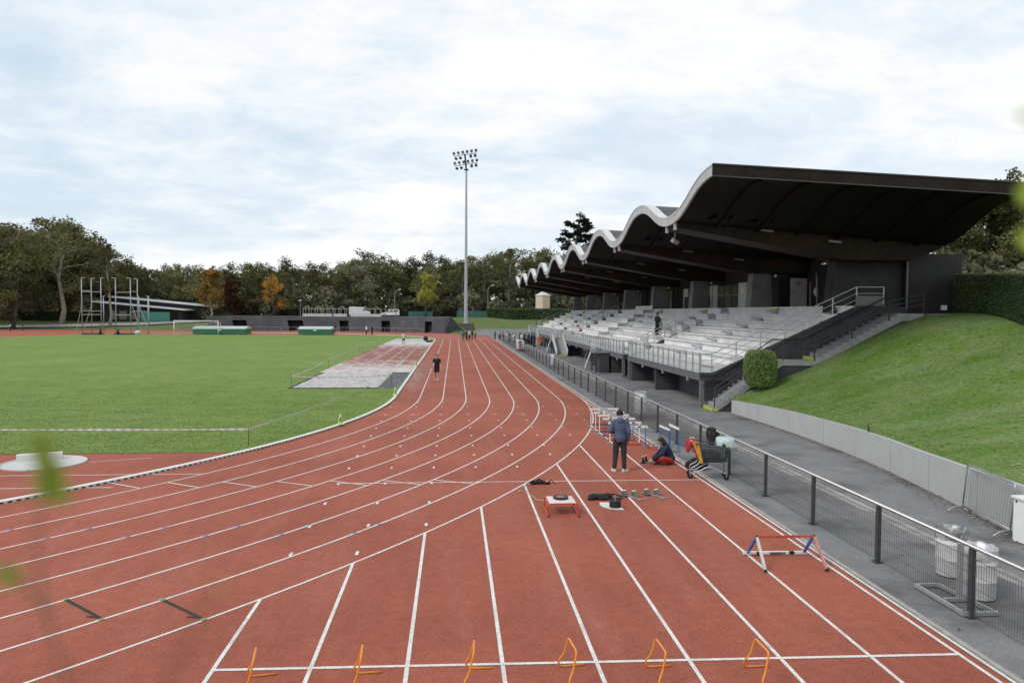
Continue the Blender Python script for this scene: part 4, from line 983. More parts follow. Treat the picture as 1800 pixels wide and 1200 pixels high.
# floodlight mast on its concrete plinth
MX, MY = 2.62, 174.2
pl = thing('mast_plinth', 'dark concrete plinth with sloping sides under the floodlight mast', 'plinth', (MX,MY,0))
m = MB(); vs = [(.7,MY-1.5,-.1),(4.9,MY-1.5,-.1),(4.9,MY+1.6,-.1),(.2,MY+1.6,-.1),(1.15,MY-1.2,2.02),(4.45,MY-1.2,2.02),(4.45,MY+1.3,2.02),(1.15,MY+1.3,2.02)]; m.add(vs, [(3,2,1,0),(4,5,6,7),(0,1,5,4),(1,2,6,5),(2,3,7,6),(3,0,4,7)]); m.build('block', mat('plinth_concrete', (.085,.083,.08), .9, var=.2, vscale=1.5, bump=.3, bscale=8), pl)
ms = thing('floodlight_mast', 'very tall tapered pale grey floodlight mast with two tiers of lamps', 'floodlight mast', (MX,MY,2.02))
m = MB(); hs = [2.02,6,14,24,37.2]; m.tube([(MX,MY,z) for z in hs], [.46,.42,.34,.27,.22], 14, ); m.lathe((MX,MY,2.02), [(.75,0),(.75,.12),(.5,.14),(.46,.5)], 14); m.build('pole', mat('mast_grey', (.40,.41,.43), .5, .3, var=.08), ms, smooth=True, angle=40)
m = MB(); m.tube([(MX,MY,37.0),(MX-.35,MY,40.6)], .2, 10); m.lathe((MX,MY,36.9), [(.3,0),(.55,.05),(.55,.25),(.3,.3)], 12); m.build('head_frame', M_dsteel, ms)
M_lamp = mat('lamp_housing', (.030,.031,.034), .5, var=.2); M_lens = mat('lamp_lens', (.30,.31,.33), .2, var=.2)
for z, xo in ((40.45,-.33),(38.25,-.12)):
    tilt = .30; m = MB(); m.bar((MX+xo-2.55,MY,z-.42),(MX+xo+2.5,MY,z+.42),.12); ba = m.build('cross_arm', mat('arm_grey', (.2,.2,.22), .5, .5), ms)
    for i in range(6):
        u = -2.5 + i*1.0; zz_ = z + u*.165; ry = (.55,.45,.3,.1,0,0)[i]
        m = MB(); m.obox((MX+xo+u-.0,MY-.33,zz_+.54),(.56,.32,.58),(-.5,-ry,.0)); m.bar((MX+xo+u,MY-.05,zz_),(MX+xo+u,MY-.3,zz_+.4),.08); m.mi = 1; m.obox((MX+xo+u,MY-.485,zz_+.46),(.45,.02,.46),(-.5,-ry,0)); m.build('lamp', [M_lamp, M_lens], ba)
        if i in (0,1,4,5): m = MB(); m.obox((MX+xo+u+(.5 if i < 2 else -.18),MY-.3,zz_-.62),(.6,.3,.5 if i < 4 else .62),(-.4,(.7 if i < 2 else 0),0)); m.bar((MX+xo+u,MY-.05,zz_),(MX+xo+u+(.3 if i < 2 else -.1),MY-.25,zz_-.4),.07); m.build('lamp', M_lamp, ba)

# green wind screens
M_green = mat('green_mesh_screen', (.045,.130,.112), .8, var=.12, vscale=1.2)
for (xa, xb, y, zb, zt, lab) in ((-12.0,-5.6,198,3.25,4.75,'short green mesh screen behind the lime yellow tree'),(.6,8.8,198,2.6,4.95,'larger green mesh screen behind the floodlight mast')):
    t_ = thing('wind_screen', lab, 'screen', ((xa+xb)/2,y,zb)); m = MB(); m.box((xa,y,zb),(xb,y+.05,zt)); m.build('mesh_cloth', M_green, t_)
    for i in range(6): m = MB(); m.box((lerp(xa,xb,i/5)-.03,y-.06,zb-.3),(lerp(xa,xb,i/5)+.03,y-.005,zt+.1)); m.build('post', M_dsteel, t_)
t_ = thing('wind_screen', 'turquoise mesh screen beside the low dark building on the left', 'screen', (-75,197,2)); m = MB(); m.box((-78.5,196.4,1.9),(-71.5,196.45,4.2)); m.build('mesh_cloth', mat('turquoise_mesh', (.07,.24,.20), .8, var=.12), t_)
# low black building with two white monopitch roofs
bd = thing('low_building', 'low black building with two thin white roofs sloping down to the right', 'building', (-77,200,2))
M_bk = mat('black_cladding', (.013,.014,.019), .7, var=.2, vscale=.8); M_br = mat('dark_brick', (.045,.038,.034), .85, var=.2, vscale=2)
m = MB(); m.prism([(-88.8,1.7),(-88.8,6.55),(-77,5.35),(-77,1.7)], 198.3, 210); m.build('wall', M_bk, bd)
m = MB(); m.prism([(-77,1.7),(-77,5.3),(-69.2,4.62),(-69.2,1.7)], 198.6, 210); m.build('wall', M_br, bd)
m = MB(); m.prism([(-88.2,6.4),(-88.2,7.95),(-65.6,5.6),(-65.6,1.7),(-72,1.7),(-72,4.6)], 204, 220); m.build('upper_wall', M_bk, bd)
M_rw = mat('white_metal_roof', (.62,.62,.65), .5, var=.06)
m = MB(); m.prism([(-90.6,6.62),(-90.6,6.95),(-67.9,4.86),(-67.9,4.62)], 196.6, 211); m.build('roof', M_rw, bd)
m = MB(); m.prism([(-89.6,8.0),(-89.6,8.35),(-63.0,5.80),(-63.0,5.55)], 203.2, 221); m.build('roof', M_rw, bd)
for i in range(3): m = MB(); m.box((-76.2+.9*i,198.25,2.3),(-75.7+.9*i,198.29,2.62)); m.build('window', M_sign, bd)
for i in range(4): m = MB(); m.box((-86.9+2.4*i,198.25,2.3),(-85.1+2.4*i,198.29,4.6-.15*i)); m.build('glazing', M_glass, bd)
for i in range(2): m = MB(); m.box((-73.6+2.2*i,198.5,2.0),(-72.5+2.2*i,198.59,4.1)); m.build('door', M_bk, bd)
# pale path up to the building on the left
m = MB(); P = [(-150,184.5),(-109,188),(-89,190.5),(-75,193),(-64,197),(-58,203)]
m.strip([(x,y-1.7,max(terrain(x,y-1.7),terrain(x+3,y-1.7))+.28) for x,y in P], [(x,y+1.7,max(terrain(x,y+1.7),terrain(x+3,y+1.7))+.30) for x,y in P]); struct(m.build('gravel_path', mat('pale_gravel', (.36,.355,.345), .95, var=.1, vscale=.6), fixn=False))
# small posts along the path
for i, x in enumerate((18,40,)):
    p = on_ground(x, 583); t_ = thing('path_bollard', ('leftmost short dark bollard with a white cap beside the far track','second short dark bollard from the left beside the far track')[i], 'bollard', (p.x*1.03,p.y*1.03,0)); m = MB(); m.lathe((p.x*1.03,p.y*1.03,0), [(.11,0),(.11,1.05),(.06,1.1)], 10); m.build('post', M_dsteel, t_); m = MB(); m.ball((p.x*1.03,p.y*1.03,1.2),.16); m.build('cap', M_sign if i == 0 else M_dsteel, t_)
wf = thing('wire_fence', 'thin wire fence on slim posts along the far track on the left', 'fence', (-80,182,0))
m = MB()
for i in range(14): x = -108+3.6*i; y = 183.6; m.bar((x,y,-.05),(x,y,1.1),.05)
for h in (.5,1.05): m.bar((-108,183.6,h),(-61.2,183.6,h),.025)
m.build('wires', M_dsteel, wf)

# pergola frame on the terrace
pg = thing('pergola', 'white framed pergola with gabled ends and a low white parapet on the far terrace', 'pergola', (-27,186,WZ))
M_pw = mat('pergola_white', (.52,.51,.50), .6, var=.1)
m = MB()
for (xa, xb) in ((-36.3,-29.4),(-29.0,-25.9),(-24.9,-17.7)): m.box((xa,184.6,WZ-.05),(xb,184.75,WZ+.62))
m.build('parapet', M_pw, pg)
for i in range(14):
    x = -36.3 + 18.4*i/13
    for y in (185.2, 188.4): m = MB(); m.bar((x,y,WZ),(x,y,WZ+1.85),.07); m.build('post', M_pw, pg)
for i in range(7):
    x = -35.4 + 2.75*i; m = MB(); m.bar((x-.95,185.2,WZ+1.82),(x,185.2,WZ+2.4),.07); m.bar((x,185.2,WZ+2.4),(x+.95,185.2,WZ+1.82),.07); m.bar((x,185.2,WZ+2.4),(x,188.4,WZ+2.4),.07); m.build('roof_frame', M_pw, pg)
for y in (185.2, 188.4): m = MB(); m.bar((-36.3,y,WZ+1.85),(-17.9,y,WZ+1.85),.07); m.build('eaves_beam', M_pw, pg)
# vehicles on the terrace
def vehicle(name, label, cat, x0, y, z, prof, w, mat_, wins, wheels, lights=()):
    t_ = thing(name, label, cat, (x0+2.2,y,z)); m = MB(); m.prism([(x0+a, z+b) for a, b in prof], y, y+w); m.build('body', mat_, t_)
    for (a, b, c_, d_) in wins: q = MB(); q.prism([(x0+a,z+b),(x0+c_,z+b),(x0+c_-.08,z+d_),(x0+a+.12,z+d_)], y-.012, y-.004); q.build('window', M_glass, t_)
    for a in wheels:
        q = MB(); q.lathe((x0+a,y-.02,z+.34), [(.20,0),(.34,.02),(.34,.22),(.2,.24)], 16, 'y'); wh = q.build('wheel', M_black, t_)
        q = MB(); q.lathe((x0+a,y-.03,z+.34), [(.0,0),(.19,.0),(.19,.05)], 12, 'y'); q.build('rim', M_steel, wh)
    q = MB(); q.box((x0+prof[0][0]+.02,y+.05,z+.62),(x0+prof[0][0]-.03,y+.35,z+.85)); q.build('headlight', M_sign, t_)
M_car = mat('white_car_paint', (.68,.69,.70), .3, var=.04, spec=.6)
vehicle('white_van', 'white high-roofed panel van parked behind the pergola', 'van', -26.0, 189.4, WZ, [(5.1,.35),(5.1,1.1),(4.3,1.35),(3.6,2.15),(3.3,2.32),(.2,2.4),(.05,2.2),(0,.35)], 2.0, M_car, [(3.35,1.4,4.25,2.0)], (1.0,4.1))
vehicle('white_car', 'white people carrier with dark windows parked to the right of the pergola', 'car', -17.9, 187.0, WZ, [(0,.35),(0,.85),(.95,1.05),(1.75,1.72),(2.1,1.82),(4.1,1.80),(4.35,1.5),(4.4,.35)], 1.8, M_car, [(1.25,1.08,2.0,1.62),(2.1,1.08,2.9,1.66),(3.0,1.08,4.1,1.64)], (.85,3.55))
# street lamps
def lamp(x, y, z, h, label, ar=1.2):
    t_ = thing('street_lamp', label, 'street lamp', (x,y,z)); m = MB(); m.tube([(x,y,z),(x,y,z+h*.8),(x+.15*ar,y,z+h*.93),(x+.8*ar,y,z+h)], [.09,.07,.06,.05], 8); m.build('pole', mat('lamp_pole_grey', (.26,.265,.25), .6), t_); m = MB(); m.obox((x+1.05*ar,y,z+h+.03),(.75,.3,.18),(0,-.25,0)); m.build('lamp_head', M_sign, t_)
lamp(-15.6,200,3.4,7.0,'curved street lamp left of the lime yellow tree'); lamp(8.8,200,2.9,8.8,'curved street lamp to the right of the floodlight mast'); lamp(-39.9,200,3.4,4.0,'short lamp post at the left end of the pergola',.01)
# small square kiosk with a pyramid roof
kx, ky, kz = 17.55, 150, 5.4
kk = thing('kiosk', 'small square beige kiosk on a stand with a pyramid roof beyond the grandstand', 'kiosk', (kx,ky,3.9))
m = MB(); Mk = Matrix.Rotation(R(38), 3, 'Z')
def rotp(x, y, z): v = Mk @ Vector((x, y, 0)); return (kx+v.x, ky+v.y, z)
for i in range(4):
    c4 = [(-1,-1),(1,-1),(1,1),(-1,1)]; a_, b_ = c4[i], c4[(i+1) % 4]; m.quad(rotp(*a_,kz),rotp(*b_,kz),rotp(*b_,8.0),rotp(*a_,8.0))
m.add([rotp(-1,-1,kz),rotp(1,-1,kz),rotp(1,1,kz),rotp(-1,1,kz)], [(0,1,2,3)]); m.build('wall', mat('beige_panels', (.52,.44,.33), .7, var=.06, vscale=1), kk)
m = MB(); m.add([rotp(-1.15,-1.15,7.98),rotp(1.15,-1.15,7.98),rotp(1.15,1.15,7.98),rotp(-1.15,1.15,7.98),(kx,ky,8.85)], [(3,2,1,0),(0,1,4),(1,2,4),(2,3,4),(3,0,4)]); m.build('roof', mat('kiosk_roof', (.50,.52,.55), .6), kk)
for a_ in ((-.9,-.9),(.9,-.9),(.9,.9),(-.9,.9)): m = MB(); p = rotp(*a_,0); m.bar((p[0],p[1],2.0),(p[0],p[1],kz+.05),.14); m.build('leg', M_dsteel, kk)

# hedges at the far end
hedge('long_hedge', 'long clipped dark hedge on the grass berm beyond the right end of the far bend', 8.6, 32, 196, 197.6, lambda x,y: 2.75, lambda x,y: 5.55, 5200, .10, .24, seed=2)
hedge('long_hedge', 'low dark hedge at the left edge under the tall oaks', -116, -89.5, 199, 200.5, lambda x,y: 1.6, lambda x,y: 4.0, 5200, .10, .24, mat_=leafmat('dark_hedge_leaf', (0.035,0.044,0.027), (0.064,0.079,0.039), trans=.1), seed=3)
hedge('long_hedge', 'dark hedge behind the white car and the far terrace', -46, 1, 203, 204.4, lambda x,y: 3.3, lambda x,y: 4.9, 7000, .10, .24, mat_=leafmat('dark_hedge_leaf', (0.035,0.044,0.027), (0.064,0.079,0.039), trans=.1), seed=4)

# ------------------------------------------------------------------ trees
def grow(rn, H, spread, bare, nlimb, nleaf, ls, sparse=.0, lean=.0, shape='oak'):
    """returns wood mesh, leaf mesh for one tree of height H at the origin"""
    wood, leaf = MB(), MB(); r0 = H*.018+.05; tips = []
    tr = []; x = y = 0
    for i in range(7):
        t_ = i/6; x += rn.gauss(0,.018)*H*(t_ > 0) + lean*H*.03; y += rn.gauss(0,.018)*H*(t_ > 0); tr.append(Vector((x,y,H*.86*t_)))
    wood.tube(tr, [r0*(1.25 if i == 0 else 1)*(1-.13*i) for i in range(7)], 7)
    def along(t_):
        f = t_*6; i = min(5, int(f)); return tr[i].lerp(tr[i+1], f-i)
    for i in range(nlimb):
        t_ = lerp(bare, .98, (i+rn.random()*.8)/nlimb); p = along(t_); a = i*2.4 + rn.uniform(-.5,.5)
        if shape == 'oak': L = spread*H*(.55+.6*math.sin(PI*min(1,(t_-bare)/(1-bare)*.85+.12)))*rn.uniform(.75,1.2); el = lerp(.25,.95,(t_-bare)/(1-bare)) + rn.uniform(-.15,.2)
        elif shape == 'cedar': L = spread*H*lerp(1.0,.22,(t_-bare)/(1-bare))*rn.uniform(.8,1.15); el = rn.uniform(-.02,.16)
        else: L = spread*H*lerp(1.,.45,(t_-bare)/(1-bare))*rn.uniform(.8,1.15); el = rn.uniform(.5,1.0)
        d = Vector((math.cos(a)*math.cos(el), math.sin(a)*math.cos(el), math.sin(el))); q = [p]
        for k in range(4):
            d = (d + Vector((rn.gauss(0,.22),rn.gauss(0,.22),rn.gauss(.04,.16 if shape != 'cedar' else .04)))).normalized(); q.append(q[-1]+d*L/4)
        rr = r0*(1-t_*.75)*.55; wood.tube(q, [rr*(1-.2*k) for k in range(5)], 5)
        for k in range(2, 5):
            tips.append((q[k], L*.30))
            for s in range(2 if shape != 'cedar' else 1):
                d2 = (d + Vector((rn.gauss(0,.8),rn.gauss(0,.8),rn.gauss(.1,.45 if shape != 'cedar' else .06)))).normalized(); e = q[k]+d2*L*rn.uniform(.25,.48); wood.tube([q[k], (q[k]+e)/2+Vector((rn.gauss(0,.03),rn.gauss(0,.03),rn.gauss(0,.03)))*L, e], [rr*.4,rr*.28,rr*.14], 4); tips.append((e, L*.26))
    for b in range(3): tips.append((along(.9+.05*b), spread*H*.16))
    per = max(4, int(nleaf/len(tips)*1.0))
    for c_, rad in tips:
        if rn.random() < sparse: continue
        pts = []; fl = .38 if shape == 'cedar' else .75; off = Vector((rn.gauss(0,.2),rn.gauss(0,.2),rn.gauss(0,.15)))*rad
        k = int(per*rn.uniform(.5,1.5))
        for _ in range(k):
            v = Vector((rn.gauss(0,1),rn.gauss(0,1),rn.gauss(0,1)*fl)); v = v*(rad*.55/max(.6, v.length)**.35); pts.append(c_+off+v)
        leaf_quads(leaf, pts, ls*.6, ls*1.25, rn, flat=.6 if shape != 'cedar' else 1.5)
    return wood, leaf
M_oak = leafmat('oak_leaf', (0.067,0.081,0.038), (0.133,0.145,0.063), (0.187,0.177,0.073), trans=.22)  # oak colours raised in place of haze over the wood
M_oak2 = leafmat('olive_leaf', (0.093,0.108,0.050), (0.173,0.184,0.082), (0.232,0.225,0.101), trans=.25)
M_grey = leafmat('grey_green_leaf', (0.107,0.114,0.072), (0.166,0.172,0.107), (0.224,0.216,0.138), trans=.25)
def proto(name, seed, H, mat_, bark=None, label='', cat='tree', group=None, **k):
    rn = random.Random(seed); w, l = grow(rn, H, **k); top = sorted(v[2] for v in l.v)[int(len(l.v)*.995)]; q = H/top      # the crown, not the trunk, reaches the asked height
    w.v = [(a*q, b*q, c*q) for a, b, c in w.v]; l.v = [(a*q, b*q, c*q) for a, b, c in l.v]; t_ = thing(name, label, cat, (0,0,0), group)
    w.build('trunk', bark or M_bark, t_, smooth=True, fixn=False); l.build('crown', mat_, t_, fixn=False); return t_
GW = 'trees of the wood round the stadium'
PROT = []
for i, (H, sp_r, bare, nl, nleaf, ls, m_, sps) in enumerate([(20,.30,.30,13,4600,.30,M_oak,.06),(20,.34,.26,14,5000,.32,M_oak,.04),(20,.28,.34,13,3600,.26,M_oak2,.22),(20,.30,.22,14,5000,.32,M_oak2,.05),(20,.30,.16,14,4800,.30,M_grey,.05),(20,.22,.38,11,3000,.27,M_oak,.16)]):
    PROT.append(proto('oak_tree', 100+i, H, m_, M_pbark if i in (2,5) else M_bark, 'x', 'tree', GW, spread=sp_r, bare=bare, nlimb=nl, nleaf=nleaf, ls=ls, sparse=sps))
used = [False]*len(PROT)
def plant(i, x, y, H, rz, label, zb=None, wide=1., group=GW):
    z = terrain(x, y) if zb is None else zb; s = H/20
    if not used[i]:
        o = PROT[i]; used[i] = True; o.location = (x,y,z); o.rotation_euler = (0,0,rz)
    else: o = dup(PROT[i], (x,y,z), rz)
    o.scale = (s*wide, s*wide, s); o['label'] = label
    if group: o['group'] = group
    elif 'group' in o.keys(): del o['group']
    return o
SKY = [(-120,404),(0,402),(60,412),(120,400),(170,428),(200,436),(250,462),(340,471),(400,466),(480,463),(540,459),(600,454),(650,453),(700,449),(760,450),(830,452),(870,436),(910,428),(950,428),(1000,446),(1100,470)]
rn = random.Random(21)
LM = [(-80,'hidden beyond the left picture edge'),(-35,'just outside the left picture edge'),(5,'behind the dense left-edge oak'),(45,'between the dense left-edge oak and the crooked one'),(85,'behind the crooked pale trunk'),(120,'right of the crooked pale trunk'),(150,'behind the left posts of the throwing cage'),(365,'behind the yellow birch'),(405,'behind the purple tree'),(440,'between the purple tree and the orange one'),(480,'behind the orange tree'),(520,'between the orange tree and the pergola'),(555,'behind the left end of the pergola'),(592,'behind the middle of the pergola'),(630,'behind the white van'),(668,'behind the right end of the pergola'),(700,'behind the lamp left of the lime yellow tree'),(745,'behind the lime yellow tree'),(785,'between the lime yellow tree and the floodlight mast'),(825,'behind the floodlight mast'),(868,'behind the lamp right of the floodlight mast'),(910,'behind the far tip of the grandstand roof'),(950,'behind the beige kiosk'),(1000,'behind the tall cedar'),(1045,'hidden behind the far part of the roof'),(1085,'deep behind the middle of the roof')]
def landmark(p):
    b = min(LM, key=lambda q: abs(q[0]-p)); LM.remove(b); return 'front oak of the far wood ' + b[1]
LB = {0:'', 1:'oak in the second row of the wood behind the far end', 2:'oak deep in the wood behind the far end'}
for row, (Y, step, dh) in enumerate(((207,46,-1.6),(219,50,.2),(238,56,-1.2))):
    px = -90 + row*17
    while px < 1080:
        p = px + rn.uniform(-13,13); y = Y + rn.uniform(-3.5,3.5); d = ray(p, 549); x = d.x/d.y*y; h = CAMH + (549-interp(SKY,p))/FPX*y*1.003
        h += dh + rn.uniform(-2.2,1.0); zb = terrain(x, y)
        if row == 0 and (160 < p < 352): px += step; continue         # the low building stands here
        plant(rn.choice((0,1,2,3,3,4) if row == 0 else (0,1,1,3)), x, y, max(9, h-zb), rn.uniform(0,6.28), landmark(p) if row == 0 else LB[row], zb-.1, rn.uniform(1.08,1.36))
        px += step*rn.uniform(.8,1.15)
# nearer tall oaks at the left, with pale crooked trunks
for (i, p, y, top, lab) in ((0,22,186,408,'tall dense oak at the left edge of the wood'),(2,108,192,397,'tall open oak with a crooked pale trunk left of the throwing cage'),(5,192,190,432,'thin sparse oak standing in front of the low building'),(0,-62,190,404,'tall oak beyond the left edge of the hedge'),(4,-8,184,486,'lower grey-green tree at the left edge in front of the oaks'),(4,66,200,470,'grey-green understorey tree below the tall oaks on the left')):
    d = ray(p, 549); x = d.x/d.y*y; plant(i, x, y, CAMH+(549-top)/FPX*y-terrain(x,y), p*.7, lab, None, 1.12 if i != 5 else .8, None)
# undergrowth and bushes below the crowns
bp = MB(); rnb = random.Random(9); pts = []
for _ in range(2600):
    v = Vector((rnb.gauss(0,1),rnb.gauss(0,1),rnb.gauss(0,1))).normalized(); q = rnb.uniform(.55,1.0); pts.append((v.x*2.4*q, v.y*2.0*q, 1.9+v.z*1.9*q + .4*mnoise.noise(v*2)))
leaf_quads(bp, pts, .14, .34, rnb)
bw = MB(); 
for i in range(6): bw.tube([(0,0,0),(.5*math.cos(i),.5*math.sin(i),1.2),(1.2*math.cos(i),1.2*math.sin(i),2.4)], [.06,.04,.02], 4)
bush0 = thing('shrub', 'grey-green shrub in the undergrowth at the edge of the wood', 'shrub', (0,0,0), 'shrubs at the edge of the wood'); bw.build('stems', M_bark, bush0); bp.build('foliage', leafmat('undergrowth_leaf', (0.095,0.109,0.064), (0.174,0.184,0.101), (0.264,0.251,0.158), trans=.2), bush0, fixn=False)  # foliage colour lightened to stand in for distance haze
first = True; px = -95
while px < 1075:
    y = 205 + rn.uniform(-1.5,4); 
    if px < 160: y = 203 + rn.uniform(0,4)
    d = ray(px, 549); x = d.x/d.y*y; s = rn.uniform(.9,1.9)
    if 165 < px < 345: y = 226; x = d.x/d.y*y; s = 2.2
    if first: bush0.location = (x,y,terrain(x,y)-.2); bush0.scale = (s*1.2,s,s); first = False
    else: dup(bush0, (x,y,terrain(x,y)-.2), rn.uniform(0,6.28), None, None, (s*1.2,s,s*rn.uniform(.9,1.3)))
    px += rn.uniform(20,34)
# a farther mass of wood closes the gaps near the ground
m = MB(); pts = []; rnb = random.Random(31)
for _ in range(15000):
    x = rnb.uniform(-170,90); y = 262 + rnb.uniform(0,10) + 6*math.sin(x*.07); hh = 15 + 3.5*mnoise.noise((x*.06,0,0)) + 2*mnoise.noise((x*.3,2,0)); pts.append((x,y,3+hh*rnb.random()**.8))
leaf_quads(m, pts, .5, 1.2, rnb); tag(m.build('distant_wood', leafmat('distant_leaf', (0.068,0.080,0.046), (0.125,0.135,0.072), trans=.1), fixn=False), 'dark distant mass of wood seen between the trunks', 'wood', kind='stuff')  # haze is painted in: leaf colour raised instead of scattering

# autumn trees that stand out
def special(name, seed, px, y, base_y, top_y, mat_, bark, label, **k):
    d = ray(px, 549); x = d.x/d.y*y; zb = CAMH - (base_y-549)/FPX*y; H = (base_y-top_y)/FPX*y
    z2 = min(zb, terrain(x,y)+.1); H += zb-z2; zb = z2; t_ = proto(name, seed, H, mat_, bark, label, 'tree', None, **k); t_.location = (x,y,zb); return t_
M_birch = leafmat('birch_leaf', (.36,.32,.06), (.30,.22,.07), (.38,.17,.07), trans=.4)
special('birch_tree', 41, 370, 200.5, 553, 474, M_birch, M_pbark, 'birch with yellow and rust leaves and a white trunk right of the low building', spread=.27, bare=.20, nlimb=15, nleaf=4600, ls=.24, sparse=.03, shape='birch')
special('plum_tree', 42, 409, 202.5, 553, 492, leafmat('plum_leaf', (0.074,0.030,0.035), (0.115,0.043,0.046), (0.149,0.061,0.047), trans=.25), M_bark, 'dark purple leaved tree beside the yellow birch', spread=.30, bare=.14, nlimb=14, nleaf=3800, ls=.26, sparse=.03, shape='birch')
special('maple_tree', 43, 481, 199.5, 551, 489, leafmat('maple_leaf', (.66,.42,.09), (.74,.52,.13), (.66,.32,.07), trans=.4), M_bark, 'small bright orange tree at the left of the far terrace', spread=.30, bare=.24, nlimb=13, nleaf=2900, ls=.20, sparse=.03)
special('lime_tree', 44, 748, 197, 557, 481, leafmat('lime_leaf', (.36,.38,.07), (.48,.48,.10), (.52,.46,.12), trans=.4), M_bark, 'young tree with sparse lime yellow leaves on the far terrace', spread=.27, bare=.20, nlimb=16, nleaf=3000, ls=.23, sparse=.02, shape='birch')
special('cedar_tree', 45, 1010, 165, 552, 376, leafmat('cedar_leaf', (0.020,0.028,0.020), (0.039,0.050,0.034), trans=.1), M_bark, 'tall dark cedar with layered branches rising behind the grandstand roof', spread=.27, bare=.40, nlimb=30, nleaf=9500, ls=.26, shape='cedar')
# trees behind the near end of the stand
M_oakn = leafmat('near_oak_leaf', (0.073,0.092,0.038), (0.145,0.161,0.065), (0.202,0.192,0.085), trans=.25)
nk = dict(spread=.36, bare=.12, nlimb=22, nleaf=24000, ls=.17, sparse=.0)
for s_, px, y, top, lab in ((61,1742,64,306,'oak rising behind the near corner of the grandstand roof'),(62,1800,72,338,'broad oak at the right edge behind the clipped hedge'),(63,1684,78,400,'oak half hidden behind the timber end wall'),(64,1870,60,330,'oak beyond the right edge behind the hedge')):
    d = ray(px, 549); x = d.x/d.y*y; t_ = proto('oak_tree', s_, CAMH+(553-top)/FPX*y-4.4, M_oakn, M_bark, lab, 'tree', None, **nk); t_.location = (x,y,4.4)
for i, (x, y, s) in enumerate(((40,49,1.0),(44.5,53,1.3),(49,57,1.3),(36,52,1.1),(53,50,1.4),(41,58,1.4),(34,44.5,.8))):
    b_ = dup(bush0, (x,y,4.3), i*1.3, 'olive shrub in the undergrowth behind the clipped hedge', 'shrubs behind the clipped hedge', (s*1.1,s*1.1,s))
for i, px in enumerate((1420,1452,1478)):
    y = 84; d = ray(px, 549); x = d.x/d.y*y; plant(3, x, y, 11, i*2., 'oak glimpsed between the roof and the back wall of the grandstand', 4.3, 1.1, 'trees glimpsed through the grandstand')
# ------------------------------------------------------------------ people
def remesh(mb, voxel, iters, name, mat_, parent=None):
    me = bpy.data.meshes.new(name); me.from_pydata(mb.v, [], mb.f)
    bm = bmesh.new(); bm.from_mesh(me); bmesh.ops.recalc_face_normals(bm, faces=bm.faces); bm.to_mesh(me); bm.free()
    o = bpy.data.objects.new(name, me); COL.objects.link(o)
    r = o.modifiers.new('r', 'REMESH'); r.mode = 'VOXEL'; r.voxel_size = voxel; r.adaptivity = 0
    s = o.modifiers.new('s', 'SMOOTH'); s.factor = .5; s.iterations = iters
    dg = bpy.context.evaluated_depsgraph_get(); new = bpy.data.meshes.new_from_object(o.evaluated_get(dg)); o.modifiers.clear(); o.data = new; bpy.data.meshes.remove(me)
    new.name = name; new.materials.clear(); new.materials.append(mat_); new.polygons.foreach_set('use_smooth', [True]*len(new.polygons)); new.update()
    if parent is not None: o.parent = parent
    return o
def V(*a): return Vector(a)
def skel(**ov):
    J = dict(pel=V(0,0,.95), chest=V(0,.0,1.24), neck=V(0,-.01,1.455), head=V(0,.02,1.625), sl=V(-.178,-.005,1.405), sr=V(.178,-.005,1.405), el=V(-.235,-.03,1.13), er=V(.235,-.03,1.13),
             wl=V(-.25,.05,.89), wr=V(.25,.05,.89), hl=V(-.088,0,.92), hr=V(.088,0,.92), kl=V(-.10,.02,.50), kr=V(.10,.02,.50), al=V(-.105,-.02,.085), ar=V(.105,-.02,.085), tl=V(-.125,.14,.032), tr=V(.125,.14,.032), hrot=(0,0,0))
    for k, v in ov.items(): J[k] = V(*v) if k != 'hrot' else v
    return J
def torso(mb, J, e, top=1.0, low=0.):
    p, c, n = J['pel'], J['chest'], J['neck']
    sh = (J['sr']-J['sl']).normalized()
    secs = [(p+V(0,0,-.10), .125+e*.9, .098+e), (p, .160+e, .118+e), (p.lerp(c,.5), .142+e, .105+e), (c, .162+e, .118+e), (c.lerp(n,.55), .165+e, .105+e), (c.lerp(n,.86), .120+e*.8, .075+e*.8), (n, .060+e*.5, .058+e*.5)]
    axis = (n-p).normalized(); fwd = sh.cross(axis)*-1 if False else axis.cross(sh)*-1
    n_ = 18; vs = []
    for cc, rx, ry in secs:
        for j in range(n_):
            a = 2*PI*j/n_; vs.append(cc + sh*rx*math.cos(a) + axis.cross(sh).normalized()*ry*math.sin(a))
    fs = []
    for i in range(len(secs)-1): fs += [(i*n_+j, i*n_+(j+1) % n_, (i+1)*n_+(j+1) % n_, (i+1)*n_+j) for j in range(n_)]
    fs += [tuple(range(n_))[::-1], tuple((len(secs)-1)*n_+j for j in range(n_))]; mb.add(vs, fs)
    mb.limb(J['sl'], J['sr'], .052+e, .052+e)
def headpart(J, off):
    return J['head'] + Euler(J['hrot']).to_matrix() @ V(*off)
